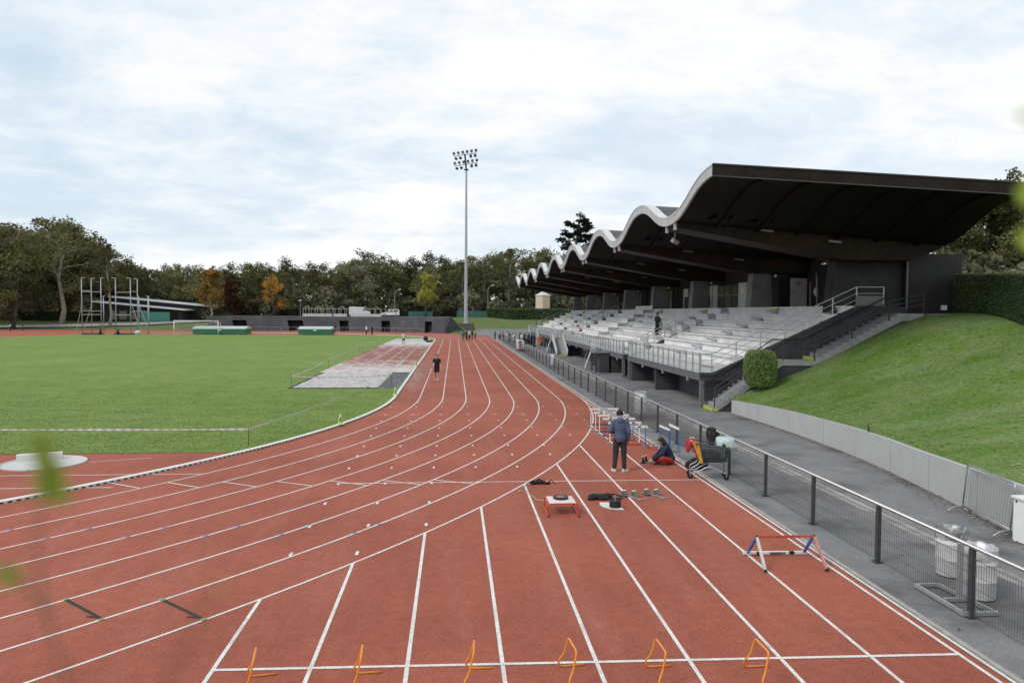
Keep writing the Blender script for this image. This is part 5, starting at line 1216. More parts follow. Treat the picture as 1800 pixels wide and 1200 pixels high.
def hand(mb, w, d, side, curl=.5, palmn=None):
    """palm with four fingers of unequal length and a thumb from its side"""
    d = d.normalized(); s = V(0,1,0) if palmn is None else palmn; x = d.cross(s); x = x.normalized() if x.length > .05 else d.orthogonal().normalized(); nrm = x.cross(d)
    pc = w + d*.048; 
    vs = []
    for i, (t_, hw, th) in enumerate(((0,.026,.019),(.03,.036,.017),(.075,.041,.014),(.095,.038,.011))):
        for j in range(10): a = 2*PI*j/10; vs.append(w + d*t_ + x*hw*math.cos(a) + nrm*th*math.sin(a))
    fs = []
    for i in range(3): fs += [(i*10+j, i*10+(j+1) % 10, (i+1)*10+(j+1) % 10, (i+1)*10+j) for j in range(10)]
    mb.add(vs, fs + [tuple(range(10))[::-1], tuple(30+j for j in range(10))])
    for i, L in enumerate((.066,.076,.070,.054)):
        b = w + d*.088 + x*(-.029+.0195*i)*side; q = b; dd = d.copy()
        for k, f in enumerate((.45,.32,.23)):
            e = q + dd*L*f; mb.limb(q, e, .0092-.0009*k, .0086-.0009*k, 6); q = e; dd = (dd + nrm*curl*(.5+.4*k)).normalized()
    b = w + d*.03 - x*.032*side; t1 = b + (d*.6 - x*.75*side).normalized()*.035; mb.limb(b, t1, .0125, .0105, 6); t2 = t1 + (d*.9 - x*.25*side + nrm*curl*.4).normalized()*.034; mb.limb(t1, t2, .0105, .0085, 6)
M_skin = mat('skin', (.42,.25,.18), .55, var=.06); M_skin2 = mat('skin_tan', (.30,.165,.105), .55, var=.06)
def cloth(name, c, v=.18): return mat(name, c, .85, var=v, vscale=9, bump=.5, bscale=16)
def person(label, loc, rz, J, top, legs, shoe, hair, H=1.75, skin=None, vox=.011, sleeves='long', shorts=False, hood=None, hairstyle='short', group=None, hcurl=.5, extra=None, stripe=None):
    skin = skin or M_skin; b = MB()
    rot = J['hrot']; hb = lambda off, r: b.ball(headpart(J, off), r, 14, 10, rot)
    hb((0,-.005,.02), (.074,.092,.098)); hb((0,.018,-.055), (.055,.066,.058)); hb((0,.094,-.008), (.012,.017,.022)); hb((0,.085,-.055), (.026,.014,.012)); hb((0,.07,.03), (.055,.022,.014))
    for s in (-1, 1): hb((s*.076,-.008,-.005), (.012,.020,.031))
    b.limb(J['neck']+V(0,0,-.03), headpart(J, (0,-.018,-.06)), .060, .053); torso(b, J, -.012)
    for s, sd in (('l',-1),('r',1)):
        b.limb(J['s'+s], J['e'+s], .050, .040); b.limb(J['e'+s], J['w'+s], .041, .027); hand(b, J['w'+s], J['w'+s]-J['e'+s], sd, hcurl)
        b.limb(J['h'+s], J['k'+s], .083, .054); b.limb(J['k'+s], J['k'+s].lerp(J['a'+s],.32), .052, .053); b.limb(J['k'+s].lerp(J['a'+s],.30), J['a'+s], .053, .034); b.limb(J['a'+s]+V(0,0,-.03), J['t'+s], .036, .027)
    o = remesh(b, vox*.8, 3, 'person', skin); tag(o, label, 'person', group)
    # top
    c = MB(); torso(c, J, .030)
    for s in ('l','r'):
        if sleeves == 'long': c.limb(J['s'+s], J['e'+s], .079, .068); c.limb(J['e'+s], J['e'+s].lerp(J['w'+s],.97), .067, .046)
        else: c.limb(J['s'+s], J['s'+s].lerp(J['e'+s],.55), .070, .064)
    if hood: c.ball(J['neck'] + (J['neck']-J['chest']).normalized()*.00 + V(0,-.075,.0) if J['pel'].z > .5 else J['neck']+V(0,-.09,-.0), (.105,.075,.085), 14, 10); c.limb(J['neck']+V(-.07,.03,0), J['neck']+V(.07,.03,0), .04, .04)
    tp = remesh(c, vox, 3, 'top', top, o)
    if hood and hood is not True:
        q = MB(); q.limb(J['neck']+V(-.045,-.075,.062), J['neck']+V(.045,-.075,.062), .034, .034); remesh(q, .008, 3, 'hood_lining', hood, tp)
    # trousers or shorts
    c = MB(); p = J['pel']; dn = (J['chest']-p).normalized()
    sh = (J['sr']-J['sl']).normalized(); c.limb(J['hl'].lerp(J['hr'],.12)+dn*.03, J['hl'].lerp(J['hr'],.88)+dn*.03, .118, .118); c.ball(p+dn*.05, (.168,.128,.075), 14, 10)
    for s in ('l','r'):
        if shorts: c.limb(J['h'+s], J['h'+s].lerp(J['k'+s],.80), .104, .092)
        else: c.limb(J['h'+s], J['k'+s], .110, .083); c.limb(J['k'+s], J['k'+s].lerp(J['a'+s],.97), .082, .062)
    tr_ = remesh(c, vox, 3, 'shorts' if shorts else 'trousers', legs, o)
    if stripe:
        for s in ('l','r'):
            q = MB(); sx = -1 if s == 'l' else 1; off = V(sx*.02,0,.098); q.limb(J['h'+s].lerp(J['k'+s],.35)+off*.9, J['k'+s]+V(0,0,.07), .012, .012); remesh(q, .006, 1, 'side_stripe', stripe, tr_)
    for s in ('l','r'):
        c = MB(); a, t_ = J['a'+s], J['t'+s]; d = (t_-a); d.z = 0; d.normalize(); fl = V(a.x, a.y, t_.z+.014)
        c.limb(V(a.x,a.y,a.z-.005), fl, .047, .043); c.limb(fl - d*.03, t_+V(0,0,.008), .043, .034); sh_ = remesh(c, vox*.8, 3, 'shoe', shoe, o)
        lo = min(v.co.z for v in sh_.data.vertices)
        q = MB(); px_ = Vector((d.y,-d.x,0)); L0 = fl - d*.075; L1 = t_ + d*.035; z0 = t_.z-.034
        P = [L0+px_*.03, L0+px_*.034+d*.06, L1-d*.07+px_*.043, L1-d*.01+px_*.024, L1-d*.01-px_*.024, L1-d*.07-px_*.043, L0-px_*.034+d*.06, L0-px_*.03]
        if J['pel'].z > .5: q.add([(v.x,v.y,z0) for v in P]+[(v.x,v.y,z0+.026) for v in P], [tuple(range(8)),tuple(range(8,16))[::-1]]+[(i,(i+1)%8,8+(i+1)%8,8+i) for i in range(8)]); q.build('sole', M_sign, sh_)
    # hair or hat
    c = MB()
    if hairstyle == 'beanie': c.ball(headpart(J,(0,-.008,.045)), (.090,.108,.100), 16, 10, rot); c.limb(headpart(J,(-.05,-.01,.0)), headpart(J,(.05,-.01,.0)), .055, .055)
    else:
        c.ball(headpart(J,(0,-.022,.040)), (.086,.098,.098), 16, 10, rot); c.ball(headpart(J,(0,-.05,-.01)), (.076,.066,.085), 14, 10, rot); c.ball(headpart(J,(0,.045,.095)), (.06,.05,.035), 12, 8, rot)
        if hairstyle == 'long':
            c.ball(headpart(J,(0,-.085,-.10)), (.085,.055,.13), 14, 10, rot); c.ball(headpart(J,(-.07,-.02,-.08)), (.035,.06,.13), 12, 8, rot); c.ball(headpart(J,(.07,-.02,-.08)), (.035,.06,.13), 12, 8, rot); c.ball(headpart(J,(0,-.11,-.20)), (.06,.04,.10), 12, 8, rot)
    remesh(c, vox, 2, 'beanie' if hairstyle == 'beanie' else 'hair', hair, o)
    if vox < .014:
        for s in (-1, 1):
            q = MB(); q.ball(headpart(J,(s*.030,.080,.018)), (.011,.009,.007), 8, 6, rot); q.build('eye', M_black, o, smooth=True)
        q = MB(); q.ball(headpart(J,(0,.092,-.056)), (.022,.008,.005), 8, 6, rot); q.build('mouth', mat('lips', (.25,.09,.075), .5), o, smooth=True)
    if extra: extra(o, J)
    o.location = loc; o.rotation_euler = (0,0,rz); s = H/1.75; o.scale = (s,s,s)
    return o
M_shoe = cloth('pale_trainer', (.50,.52,.46)); M_hairb = mat('dark_hair', (.016,.012,.010), .5, var=.3, vscale=30); M_hair2 = mat('brown_hair', (.05,.03,.02), .5, var=.3, vscale=30)
C_black = cloth('black_cloth', (.010,.010,.011)); C_charc = cloth('charcoal_cloth', (.026,.027,.030)); C_navy = cloth('navy_cloth', (.016,.024,.055)); C_white = cloth('white_cloth', (.55,.55,.56), .08); C_teal = cloth('teal_cloth', (.05,.17,.18)); C_redc = cloth('red_cloth', (.38,.025,.025)); C_grey = cloth('grey_cloth', (.17,.175,.18)); C_pink = cloth('pink_cloth', (.5,.10,.18)); C_yel = cloth('yellow_cloth', (.45,.40,.08)); C_cream = cloth('cream_cloth', (.42,.38,.30)); C_hood = cloth('slate_blue_hoodie', (.072,.10,.16)); C_hlin = cloth('bright_blue_lining', (.05,.17,.40))
# man from behind, left arm bent in front of him
def man_extra(o, J):
    q = MB(); q.box((.02,-.135,.80),(.14,-.128,.92)); 
    for s, c_ in (('l',0),('r',0)):
        a, t_ = J['a'+s], J['t'+s]; d = (t_-a); d.z = 0; d.normalize(); w = MB(); w.limb(a + d*.06+V(0,0,-.005), a + d*.10+V(0,0,-.02), .036, .034); remesh(w, .008, 2, 'shoe_panel', mat('lime_shoe_panel', (.30,.42,.10), .6), o)
Jm = skel(el=(-.30,-.05,1.15), wl=(-.15,.17,1.07), er=(.245,-.06,1.13), wr=(.235,.02,.885), kl=(-.115,.015,.50), kr=(.12,.015,.50), al=(-.155,-.02,.085), ar=(.125,-.05,.085), tl=(-.19,.14,.032), tr=(.24,.05,.032), hrot=(-.12,0,.10), head=(-.005,.02,1.625))
person('man in a slate blue hoodie and dark beanie standing on the track, seen from behind', (4.74,21.25,.004), R(-4), Jm, C_hood, C_charc, M_shoe, mat('dark_beanie', (.022,.023,.026), .9, var=.2, bump=.5, bscale=40), H=1.76, hood=C_hlin, hairstyle='beanie', extra=man_extra)
# girl seated on the track
Jg = skel(pel=(0,-.02,.125), chest=(.0,.10,.375), neck=(0,.20,.56), head=(0,.285,.685), sl=(-.165,.165,.51), sr=(.165,.165,.51), el=(-.235,.33,.32), er=(.215,.30,.30), wl=(-.10,.54,.15), wr=(.06,.53,.16), hl=(-.095,.0,.11), hr=(.095,.0,.11), kl=(-.30,.31,.20), kr=(.30,.30,.20), al=(.02,.40,.085), ar=(-.06,.47,.07), tl=(.16,.46,.04), tr=(-.20,.56,.04), hrot=(-.5,0,.15))
gl_ = person('girl with long dark hair in a navy jacket and red trousers seated cross-legged', (6.50,22.2,.004), R(86), Jg, C_navy, C_redc, C_grey, M_hairb, H=1.72, hairstyle='long', stripe=C_white)
# walker in black
Jw = skel(kl=(-.10,.10,.52), al=(-.10,.12,.10), tl=(-.11,.28,.05), kr=(.10,.03,.50), ar=(.11,-.13,.11), tr=(.12,.02,.035), el=(-.27,.0,1.14), wl=(-.29,.12,.92), er=(.28,-.06,1.13), wr=(.31,.03,.90))
person('young man in a black t-shirt and black shorts walking towards the viewer in lane one', (-1.16,50.4,.004), R(176), Jw, C_black, C_black, C_white, M_hairb, H=1.72, sleeves='short', shorts=True, vox=.012)
# far runner on the runway
Jr = skel(kl=(-.10,.20,.62), al=(-.10,-.05,.30), tl=(-.10,.08,.20), kr=(.10,.05,.50), ar=(.10,-.06,.085), tr=(.11,.10,.03), el=(-.24,-.12,1.16), wl=(-.20,.10,1.10), er=(.24,-.02,1.15), wr=(.18,.20,1.15))
per_run = person('runner in a white top and dark shorts on the sandy end of the jump runway', (-7.0,105.2,.02), R(188), Jr, C_white, C_charc, C_grey, M_hairb, H=1.72, sleeves='short', shorts=True, vox=.02)
# base figures for the crowd
Ja = skel(el=(-.24,-.02,1.15), wl=(-.16,.18,1.02), er=(.24,-.02,1.15), wr=(.17,.18,1.02)); Jb = skel(al=(-.12,-.02,.085), ar=(.13,-.02,.085))
def recol(o, **kw):
    for ch in o.children:
        for k, m_ in kw.items():
            if ch.name.split('.')[0] == k or (k == 'legs' and ch.name.split('.')[0] in ('trousers','shorts')):
                ch.material_slots[0].link = 'OBJECT'; ch.material_slots[0].material = m_
GK = 'spectators along the track fence'
def wx(px, py, z=0.): p = on_ground(px, py, z); return p.x, p.y
base1 = person('spectator in a teal shirt at the track edge, leftmost of the crowd', (*wx(870,597),0), R(60), Jb, C_teal, C_black, C_grey, M_hairb, H=1.5, vox=.018, group=GK)
base2 = person('spectator in a red top with arms raised at the fence', (*wx(884,600),0), R(-80), Ja, C_redc, C_grey, C_pink, M_hair2, H=1.55, vox=.018, group=GK)
Jl = skel(chest=(0,.16,1.20), neck=(0,.30,1.37), head=(0,.38,1.51), sl=(-.178,.27,1.33), sr=(.178,.27,1.33), el=(-.22,.42,1.10), er=(.22,.42,1.10), wl=(-.12,.56,1.05), wr=(.12,.56,1.05), hrot=(-.2,0,0))
base3 = person('spectator in a white jacket leaning forward over the fence', (*wx(895,600),0), R(95), Jl, C_white, C_charc, C_grey, M_hairb, H=1.6, vox=.018, group=GK)
crowd = [(0,878,597,1.5,40,C_white,C_navy,'spectator in a white top and navy trousers beside the red one'),
         (2,898,601,1.6,80,C_teal,C_black,'spectator in a dark teal jacket leaning on the fence'),
         (2,904,603,1.5,120,C_cream,C_grey,'spectator in a cream jacket leaning on the fence'),
         (2,908,604,1.55,95,C_white,C_white,'spectator all in white bent over the fence in the middle of the crowd'),
         (0,914,604,1.65,70,C_black,C_charc,'spectator in black with a pale scarf behind the fence'),
         (1,917,605,1.5,-30,C_white,C_black,'small spectator in a white top with raised hands behind the fence'),
         (0,922,605,1.6,150,C_navy,C_navy,'spectator in a navy coat behind the fence'),
         (1,926,606,1.55,200,C_grey,C_charc,'spectator in a grey top behind the fence'),
         (0,930,606,1.65,100,C_black,C_black,'spectator dressed in black near the orange chair'),
         (0,934,608,1.6,60,C_charc,C_black,'spectator in charcoal next to the foot of the far stair'),
         (1,939,611,1.75,-60,C_navy,C_charc,'tall spectator in a dark navy coat at the near end of the crowd'),
         (0,943,603,1.7,120,C_redc,C_charc,'spectator in a dark red coat below the far stair landing')]
for (b_, px, py, H, rz, t1, t2, lab) in crowd:
    o = dup((base1, base2, base3)[b_], (*wx(px, py), 0), R(rz), lab, GK, H/1.75*1.08); recol(o, top=t1, legs=t2)
GT = 'group standing on the far end of the straight'
for (b_, px, py, H, rz, t1, t2, lab) in ((0,814,600,1.75,20,C_teal,C_grey,'leftmost standing person of the group at the far end of the straight, in pale teal'),(1,820,599,1.7,140,C_charc,C_black,'second person from the left of the far group on the straight, in charcoal'),(0,825,598,1.75,200,C_white,C_black,'person in a white top in the group at the far end of the straight'),(0,830,597.5,1.75,80,C_black,C_black,'person all in black in the group at the far end of the straight'),(1,835,596.5,1.75,250,C_yel,C_black,'rightmost person of the far group, with a bright yellow top')):
    o = dup((base1, base2)[b_], (*wx(px, py), 0), R(rz), lab, GT, H/1.75); recol(o, top=t1, legs=t2)
GW2 = 'people in front of the far wall'
for (px, py, H, rz, t1, t2, lab) in ((588.5,585,2.0,170,C_charc,C_charc,'person in dark clothes beside the right green mat'),(644,588,2.05,120,C_white,C_black,'person in a white top standing before the far wall'),(654,588,2.0,240,C_navy,C_black,'person in navy standing before the far wall')):
    o = dup(base1, (*wx(px, py), 0), R(rz), lab, GW2, H/1.75*.93); recol(o, top=t1, legs=t2)
# two people on the terraces
o = dup(base2, (14.95,54.9,Z0+RS*3), R(-70), 'person in black standing on the white terraces', None, .98); recol(o, top=C_black, legs=C_black)
if 'group' in o.keys(): del o['group']
Js = skel(pel=(0,0,.52), chest=(0,.05,.82), neck=(0,.09,1.03), head=(0,.12,1.19), sl=(-.178,.08,.98), sr=(.178,.08,.98), el=(-.23,.18,.75), er=(.23,.18,.75), wl=(-.12,.38,.70), wr=(.12,.38,.70), hl=(-.09,.03,.50), hr=(.09,.03,.50), kl=(-.13,.44,.50), kr=(.13,.44,.50), al=(-.13,.42,.085), ar=(.13,.42,.085), tl=(-.14,.58,.03), tr=(.14,.58,.03))
person('person in a pale top and black trousers sitting on the white terraces', (15.55,55.95,Z0+RS*3), R(70), Js, C_white, C_black, C_grey, M_hairb, H=1.7, vox=.018)
GS_ = 'spectators seated far along the terraces'
# ------------------------------------------------------------------ athletics equipment
def strokes(mb, cx, z0, z1, w, n, y, rn):
    """row of short worn letter-like marks, too blurred in the photo to read"""
    for i in range(n):
        a = cx - w/2 + w*i/n; b = a + w/n*.72; h = z1-z0
        mb.box((a,y,z0),(a+.010,y+.002,z1))
        k = rn.randint(0,3)
        if k != 1: mb.box((a+.010,y,z1-.011),(b,y+.002,z1))
        if k != 0: mb.box((a+.010,y,z0),(b,y+.002,z0+.011))
        if k in (1,2): mb.box((a+.010,y,z0+h*.45),(b,y+.002,z0+h*.45+.010))
        if k in (0,3): mb.box((b-.010,y,z0),(b,y+.002,z1-.011))
GH = 'hurdles lined up across the outer edge of the track'
def hurdle(name, label, legm, basem, dark, group):
    t_ = thing(name, label, 'hurdle', (0,0,0), group); rn = random.Random(4)
    m = MB(); m.box((-.59,-.012,.685),(.59,.012,.76)); bar_ = m.build('top_bar', M_white, t_)
    m = MB(); strokes(m, 0, .700, .745, .30, 9, -.0145, rn); m.build('bar_lettering', mat('faded_blue_print', (.14,.19,.42), .6), bar_)
    if dark:
        for x in (-.31,.31): m = MB(); m.box((x-.045,-.0150,.697),(x+.045,-.0123,.748)); m.build('bar_mark', M_black, bar_)
    for x in (-.52,.52): m = MB(); m.tube([(x,.0,.03),(x,.0,.69)], .019, 8); m.build('upright', legm, t_)
    m = MB()
    for x in (-.55,.55): m.bar((x,-.06,.025),(x,.60,.025),.045)
    m.build('foot', M_steel, t_)
    m = MB(); m.bar((-.55,.59,.03),(.55,.59,.03),.04); m.build('base_tie', basem, t_)
    return t_
hA = hurdle('hurdle', '', M_white, mat('dark_base', (.06,.06,.065), .6), False, GH); hB = hurdle('hurdle', '', M_blue, M_red, True, GH); hC = hurdle('hurdle', '', M_white, M_red, True, GH)
M_wleg = mat('white_enamel_leg', (.60,.60,.60), .4)
rows = [(hA,5.93,29.53,'farthest hurdle of the row of six, white with white legs'),(hC,5.92,28.49,'second farthest hurdle of the row, white bar with two black marks and white legs'),(hA,5.915,27.68,'third farthest hurdle of the row, plain white bar and white legs'),(hB,5.925,26.76,'blue-legged hurdle in the middle of the row behind the man'),(hC,5.915,25.77,'second nearest hurdle of the row, white legs and red base'),(hB,5.895,24.84,'nearest hurdle of the row of six, with blue legs and a red base')]
seen = set()
for p, x, y, lab in rows:
    if p.name in seen: dup(p, (x,y,0), R(1.5), lab, GH)
    else: seen.add(p.name); p.location = (x,y,0); p.rotation_euler = (0,0,R(1.5)); p['label'] = lab
for (x, y, r_, lab) in ((7.30,24.55,93,'blue hurdle turned sideways against the fence beside the seated girl'),(7.12,25.05,95,'second blue hurdle nested behind the sideways one at the fence')):
    dup(hB, (x,y,0), R(r_), lab, 'blue hurdles by the fence', (.80,1.,1.05 if y < 25 else .9))
# training hurdle lying upside down
tp = thing('overturned_hurdle', 'training hurdle lying overturned at the track edge with its red base bar on top', 'hurdle', (6.0,13.2,0))
tl_, tr_ = (5.50,13.24,.47), (6.57,13.22,.47)
m = MB(); m.bar((5.42,13.67,.04),(6.64,13.63,.04),.05,.05); b_ = m.build('top_bar', M_white, tp)
m = MB(); rn = random.Random(8)
for i in range(9): a = 5.92+.034*i; m.box((a,13.615,.022),(a+.022,13.622,.058))
m.v = [(x, y - (.0 if True else 0), z) for x, y, z in m.v]; m.build('bar_lettering', mat('dark_purple_print', (.035,.02,.05), .6), b_)
for x in (5.72,6.34): m = MB(); m.box((x-.05,13.612,.02),(x+.05,13.66,.0655)); m.build('bar_mark', M_black, b_)
for x0, x1, y0 in ((5.50,5.50,13.64),(6.57,6.58,13.62)): m = MB(); m.bar((x1,y0,.06),((x0),13.27,.44),.04); m.build('upright', M_blue, tp)
m = MB(); m.bar(tl_, tr_, .042); m.build('base_tie', mat('worn_red_enamel', (.42,.075,.05), .5, var=.2, vscale=8, col2=(.5,.3,.25), c2scale=6, c2lo=.55, c2hi=.7), tp)
for a, b, mm in ((tl_,(5.44,12.68,.02),mat('worn_white_leg', (.50,.48,.45), .6, var=.15, vscale=8)),(tr_,(6.55,12.67,.02),mat('worn_red_leg', (.44,.20,.17), .6, var=.25, vscale=10))):
    m = MB(); m.bar(a, b, .045); f_ = m.build('foot', mm, tp); m = MB(); m.bar(Vector(b)+(Vector(a)-Vector(b))*.0, Vector(b)+(Vector(a)-Vector(b))*.05, .05); m.build('foot_cap', M_black, f_); m = MB(); m.ball(Vector(a)+Vector((0,0,.0)), .032); m.build('corner_joint', M_black, f_)
# orange mini hurdles
GM = 'orange mini hurdles along the start line'
def rounded(pts, r=.045, n=5):
    out = [Vector(pts[0])]
    for a, b, c in zip(pts, pts[1:], pts[2:]):
        a, b, c = Vector(a), Vector(b), Vector(c); u = (a-b).normalized()*min(r,(a-b).length*.45); w = (c-b).normalized()*min(r,(c-b).length*.45)
        for i in range(n+1): t_ = i/n; out.append((b+u)*(1-t_)**2 + b*2*t_*(1-t_) + (b+w)*t_*t_)
    out.append(Vector(pts[-1])); return out
MHL = [(-2.41,9.32,-2.345,8.93,'leftmost orange mini hurdle on the start line'),(-1.12,9.30,-1.095,8.92,'second orange mini hurdle from the left'),(.26,9.34,.24,8.96,'third orange mini hurdle from the left'),(1.45,9.33,1.49,8.94,'fourth orange mini hurdle from the left'),(2.55,9.26,2.57,8.83,'fifth orange mini hurdle from the left'),(3.81,9.18,3.82,8.75,'rightmost orange mini hurdle on the start line')]
mh = thing('mini_hurdle', MHL[0][4], 'mini hurdle', (0,0,0), GM)
def legpts(y, s): return [(.0,y,.42),(-.05,y+s*.03,.20),(-.115,y+s*.08,.095),(-.085,y+s*.10,.012),(.22,y+s*.10,.012)]
m = MB(); P = list(reversed(legpts(.2,1))) + legpts(-.2,-1); m.tube(rounded(P, .05), .0125, 8); m.build('tube_frame', M_orange, mh, smooth=True)
m = MB(); 
for s in (1,-1): m.tube([(.205,s*.3,.012),(.228,s*.3,.012)], .0145, 8)
m.build('foot_cap', mat('dark_orange_cap', (.45,.16,.03), .6), mh)
for i, (xa, ya_, xb, yb_, lab) in enumerate(MHL):
    o = mh if i == 0 else dup(mh, (0,0,0), 0, lab, GM); o.location = ((xa+xb)/2,(ya_+yb_)/2,.0); o.rotation_euler = (0,0,math.atan2(-(xa-xb), ya_-yb_))
# weight sled with red runners
sl_ = thing('training_sled', 'red tubular training sled with a weight plate on its white platform', 'training sled', (2.42,17,0))
m = MB()
for y in (16.62, 17.28): m.tube(rounded([(2.09+.0*(y-16.6),y,.02),(2.09,y,.26),(2.77,y,.26),(2.77,y,.02)], .07), .017, 8)
for x in (2.09, 2.77): m.tube([(x,16.45,.035),(x,16.55,.02),(x,17.36,.02)], .018, 8)
m.build('tube_frame', mat('sled_red', (.55,.07,.025), .4, var=.1), sl_, smooth=True, angle=50)
m = MB(); m.box((2.13,16.64,.262),(2.73,17.26,.276)); m.build('platform', mat('sled_platform', (.66,.60,.58), .5, var=.15, vscale=5, col2=(.6,.16,.1), c2scale=3, c2lo=.6, c2hi=.64), sl_)
m = MB(); m.tube([(2.44,17.05,.27),(2.44,17.05,.42)], .018, 8); m.build('peg', M_steel, sl_)
for x in (2.09, 2.77): m = MB(); m.tube([(x,16.40,.045),(x,16.46,.033)], .021, 8); m.build('runner_cap', mat('dark_cap', (.09,.02,.02), .6), sl_)
wp = thing('weight_plate', 'black weight plate lying on the red sled', 'weight plate', (2.44,17.05,.277)); m = MB(); m.lathe((2.44,17.05,.277), [(.03,0),(.17,0),(.175,.01),(.175,.04),(.165,.05),(.13,.047),(.12,.04),(.03,.042)], 28); m.build('disc', mat('worn_black_iron', (.03,.03,.03), .5, .3, var=.3, vscale=12), wp, smooth=True, angle=40)
m = MB(); m.lathe((2.44,17.05,.318), [(.022,0),(.10,0),(.10,.006),(.022,.006)], 24); m.build('plate_face', mat('worn_brass', (.30,.22,.15), .5, .4, var=.3, vscale=20), wp)
rp = thing('tow_rope', 'thin cream rope trailing from the red sled to the black belt', 'rope', (2.3,18.5,0)); m = MB(); m.tube(rounded([(2.40,17.22,.30),(2.16,17.5,.12),(1.98,18.0,.012),(1.96,18.35,.012),(1.80,18.6,.012),(1.88,19.0,.012),(1.60,18.85,.012),(1.72,19.1,.012),(1.86,19.55,.02),(2.05,19.72,.02)], .12), .009, 6); m.build('rope', mat('cream_rope', (.48,.38,.20), .8), rp)
def bundle(name, label, cat, c, pts, mat_, vox=.014, extra=()):
    t_ = thing(name, label, cat, c); b = MB()
    for p, r in pts: b.ball((c[0]+p[0],c[1]+p[1],p[2]), r, 12, 8)
    o = remesh(b, vox, 3, 'fabric', mat_); 
    for v in o.data.vertices: v.co -= Vector(c); v.co += Vector((mnoise.noise(v.co*22), mnoise.noise(v.co*22+Vector((9,0,0))), mnoise.noise(v.co*22+Vector((0,9,0)))))*.012
    o.parent = t_
    for nm, pp, r, mm in extra: b = MB(); b.tube([(c[0]+x,c[1]+y,z) for x,y,z in pp], r, 6); b.build(nm, mm, t_, smooth=True)
    return t_
bundle('tow_belt', 'crumpled black tow belt on the white line behind the red sled', 'belt', (2.25,19.72,0), [((-.14,0,.05),(.13,.09,.055)),((.06,.02,.05),(.12,.08,.05)),((.2,-.03,.035),(.10,.06,.035)),((.0,.06,.07),(.1,.06,.06))], C_black, extra=[('strap', [(.2,-.02,.03),(.33,.05,.10),(.40,-.05,.02)], .014, C_black)])
bundle('tow_harness', 'black webbing tow harness with green edging lying behind the white plate sled', 'harness', (3.62,18.0,0), [((-.25,.02,.06),(.14,.12,.07)),((-.05,.04,.06),(.16,.12,.07)),((.12,.08,.07),(.13,.1,.07)),((-.32,-.06,.03),(.07,.06,.035)),((.0,-.05,.04),(.15,.07,.04))], cloth('harness_black', (.012,.013,.012)), extra=[('strap', [(.1,.1,.07),(.28,.12,.10),(.45,.05,.06),(.44,-.06,.03),(.2,-.03,.03)], .02, C_black), ('green_edging', [(-.40,-.05,.03),(-.34,.08,.10),(-.22,.13,.13),(-.12,.12,.1)], .022, cloth('harness_green', (.10,.17,.10)))])
s2 = thing('plate_sled', 'flat white plate sled carrying a stack of black weights', 'training sled', (3.65,17.25,0))
m = MB(); pl2 = [(3.46,17.66),(3.43,17.46),(3.47,17.26),(3.58,17.08),(3.74,17.0),(3.90,16.98),(3.86,17.30),(3.80,17.62)]; m.prism(pl2, .004, .022, 'z'); m.build('plate', mat('white_plate', (.62,.62,.60), .5, var=.1), s2)
m = MB(); m.tube([(3.74,17.2,.02),(3.74,17.2,.30)], .02, 8); m.build('peg', M_steel, s2)
for i in range(3):
    w_ = thing('weight_plate', ('bottom','middle','top')[i] + ' black weight disc of the stack on the white plate sled', 'weight plate', (3.74,17.2,.024+.052*i)); m = MB(); z = .024+.052*i; m.lathe((3.74,17.2,z), [(.025,0),(.128,0),(.135,.008),(.135,.04),(.128,.049),(.105,.047),(.10,.04),(.025,.04)], 24); m.build('disc', M_black, w_, smooth=True, angle=40)
# starting blocks
GB = 'starting blocks beside the sleds'
M_alu = mat('aluminium_rail', (.42,.42,.40), .4, .6, var=.15)
def block():
    t_ = thing('starting_block', 'left of the two aluminium starting blocks with black pads on the track', 'starting block', (0,0,0), GB)
    m = MB(); m.box((-.04,-.45,.008),(.04,.42,.04)); m.build('rail', M_alu, t_); m = MB(); m.box((-.20,-.46,.004),(.20,-.41,.03)); m.build('front_foot', M_alu, t_); m = MB(); m.box((-.10,.36,.03),(.10,.46,.055)); m.build('rear_foot', M_alu, t_)
    for x, y in ((-.10,.16),(.10,-.06)):
        m = MB(); m.prism([(y+.14,.03),(y-.06,.03),(y+.05,.19),(y+.11,.19)], x-.065, x+.065, 'x'); pd = m.build('pedal', mat('pedal_side', (.10,.10,.095), .6), t_)
        m = MB(); m.obox((x,y-.012,.113),(.125,.012,.165),(-.59,0,0)); m.build('pedal_face', mat('pedal_grey', (.13,.135,.12), .7), pd); m = MB(); m.box((x-.066,y+.045,.191),(x+.066,y+.115,.199)); m.build('pedal_top', M_sign, pd)
    return t_
bk = block(); bk.location = (4.36,18.15,0); bk.rotation_euler = (0,0,R(30)); bk.scale = (.85,.78,.78); dup(bk, (4.95,18.26,0), R(33), 'right of the two aluminium starting blocks with black pads on the track', GB)
bg = dup(bk, (5.80,22.35,0), R(80), 'black starting block in front of the seated girl', None, (.8,.45,1.1)); 
if 'group' in bg.keys(): del bg['group']
for ch in bg.children: ch.material_slots[0].link = 'OBJECT'; ch.material_slots[0].material = M_black if ch.name.startswith('pedal') else M_alu
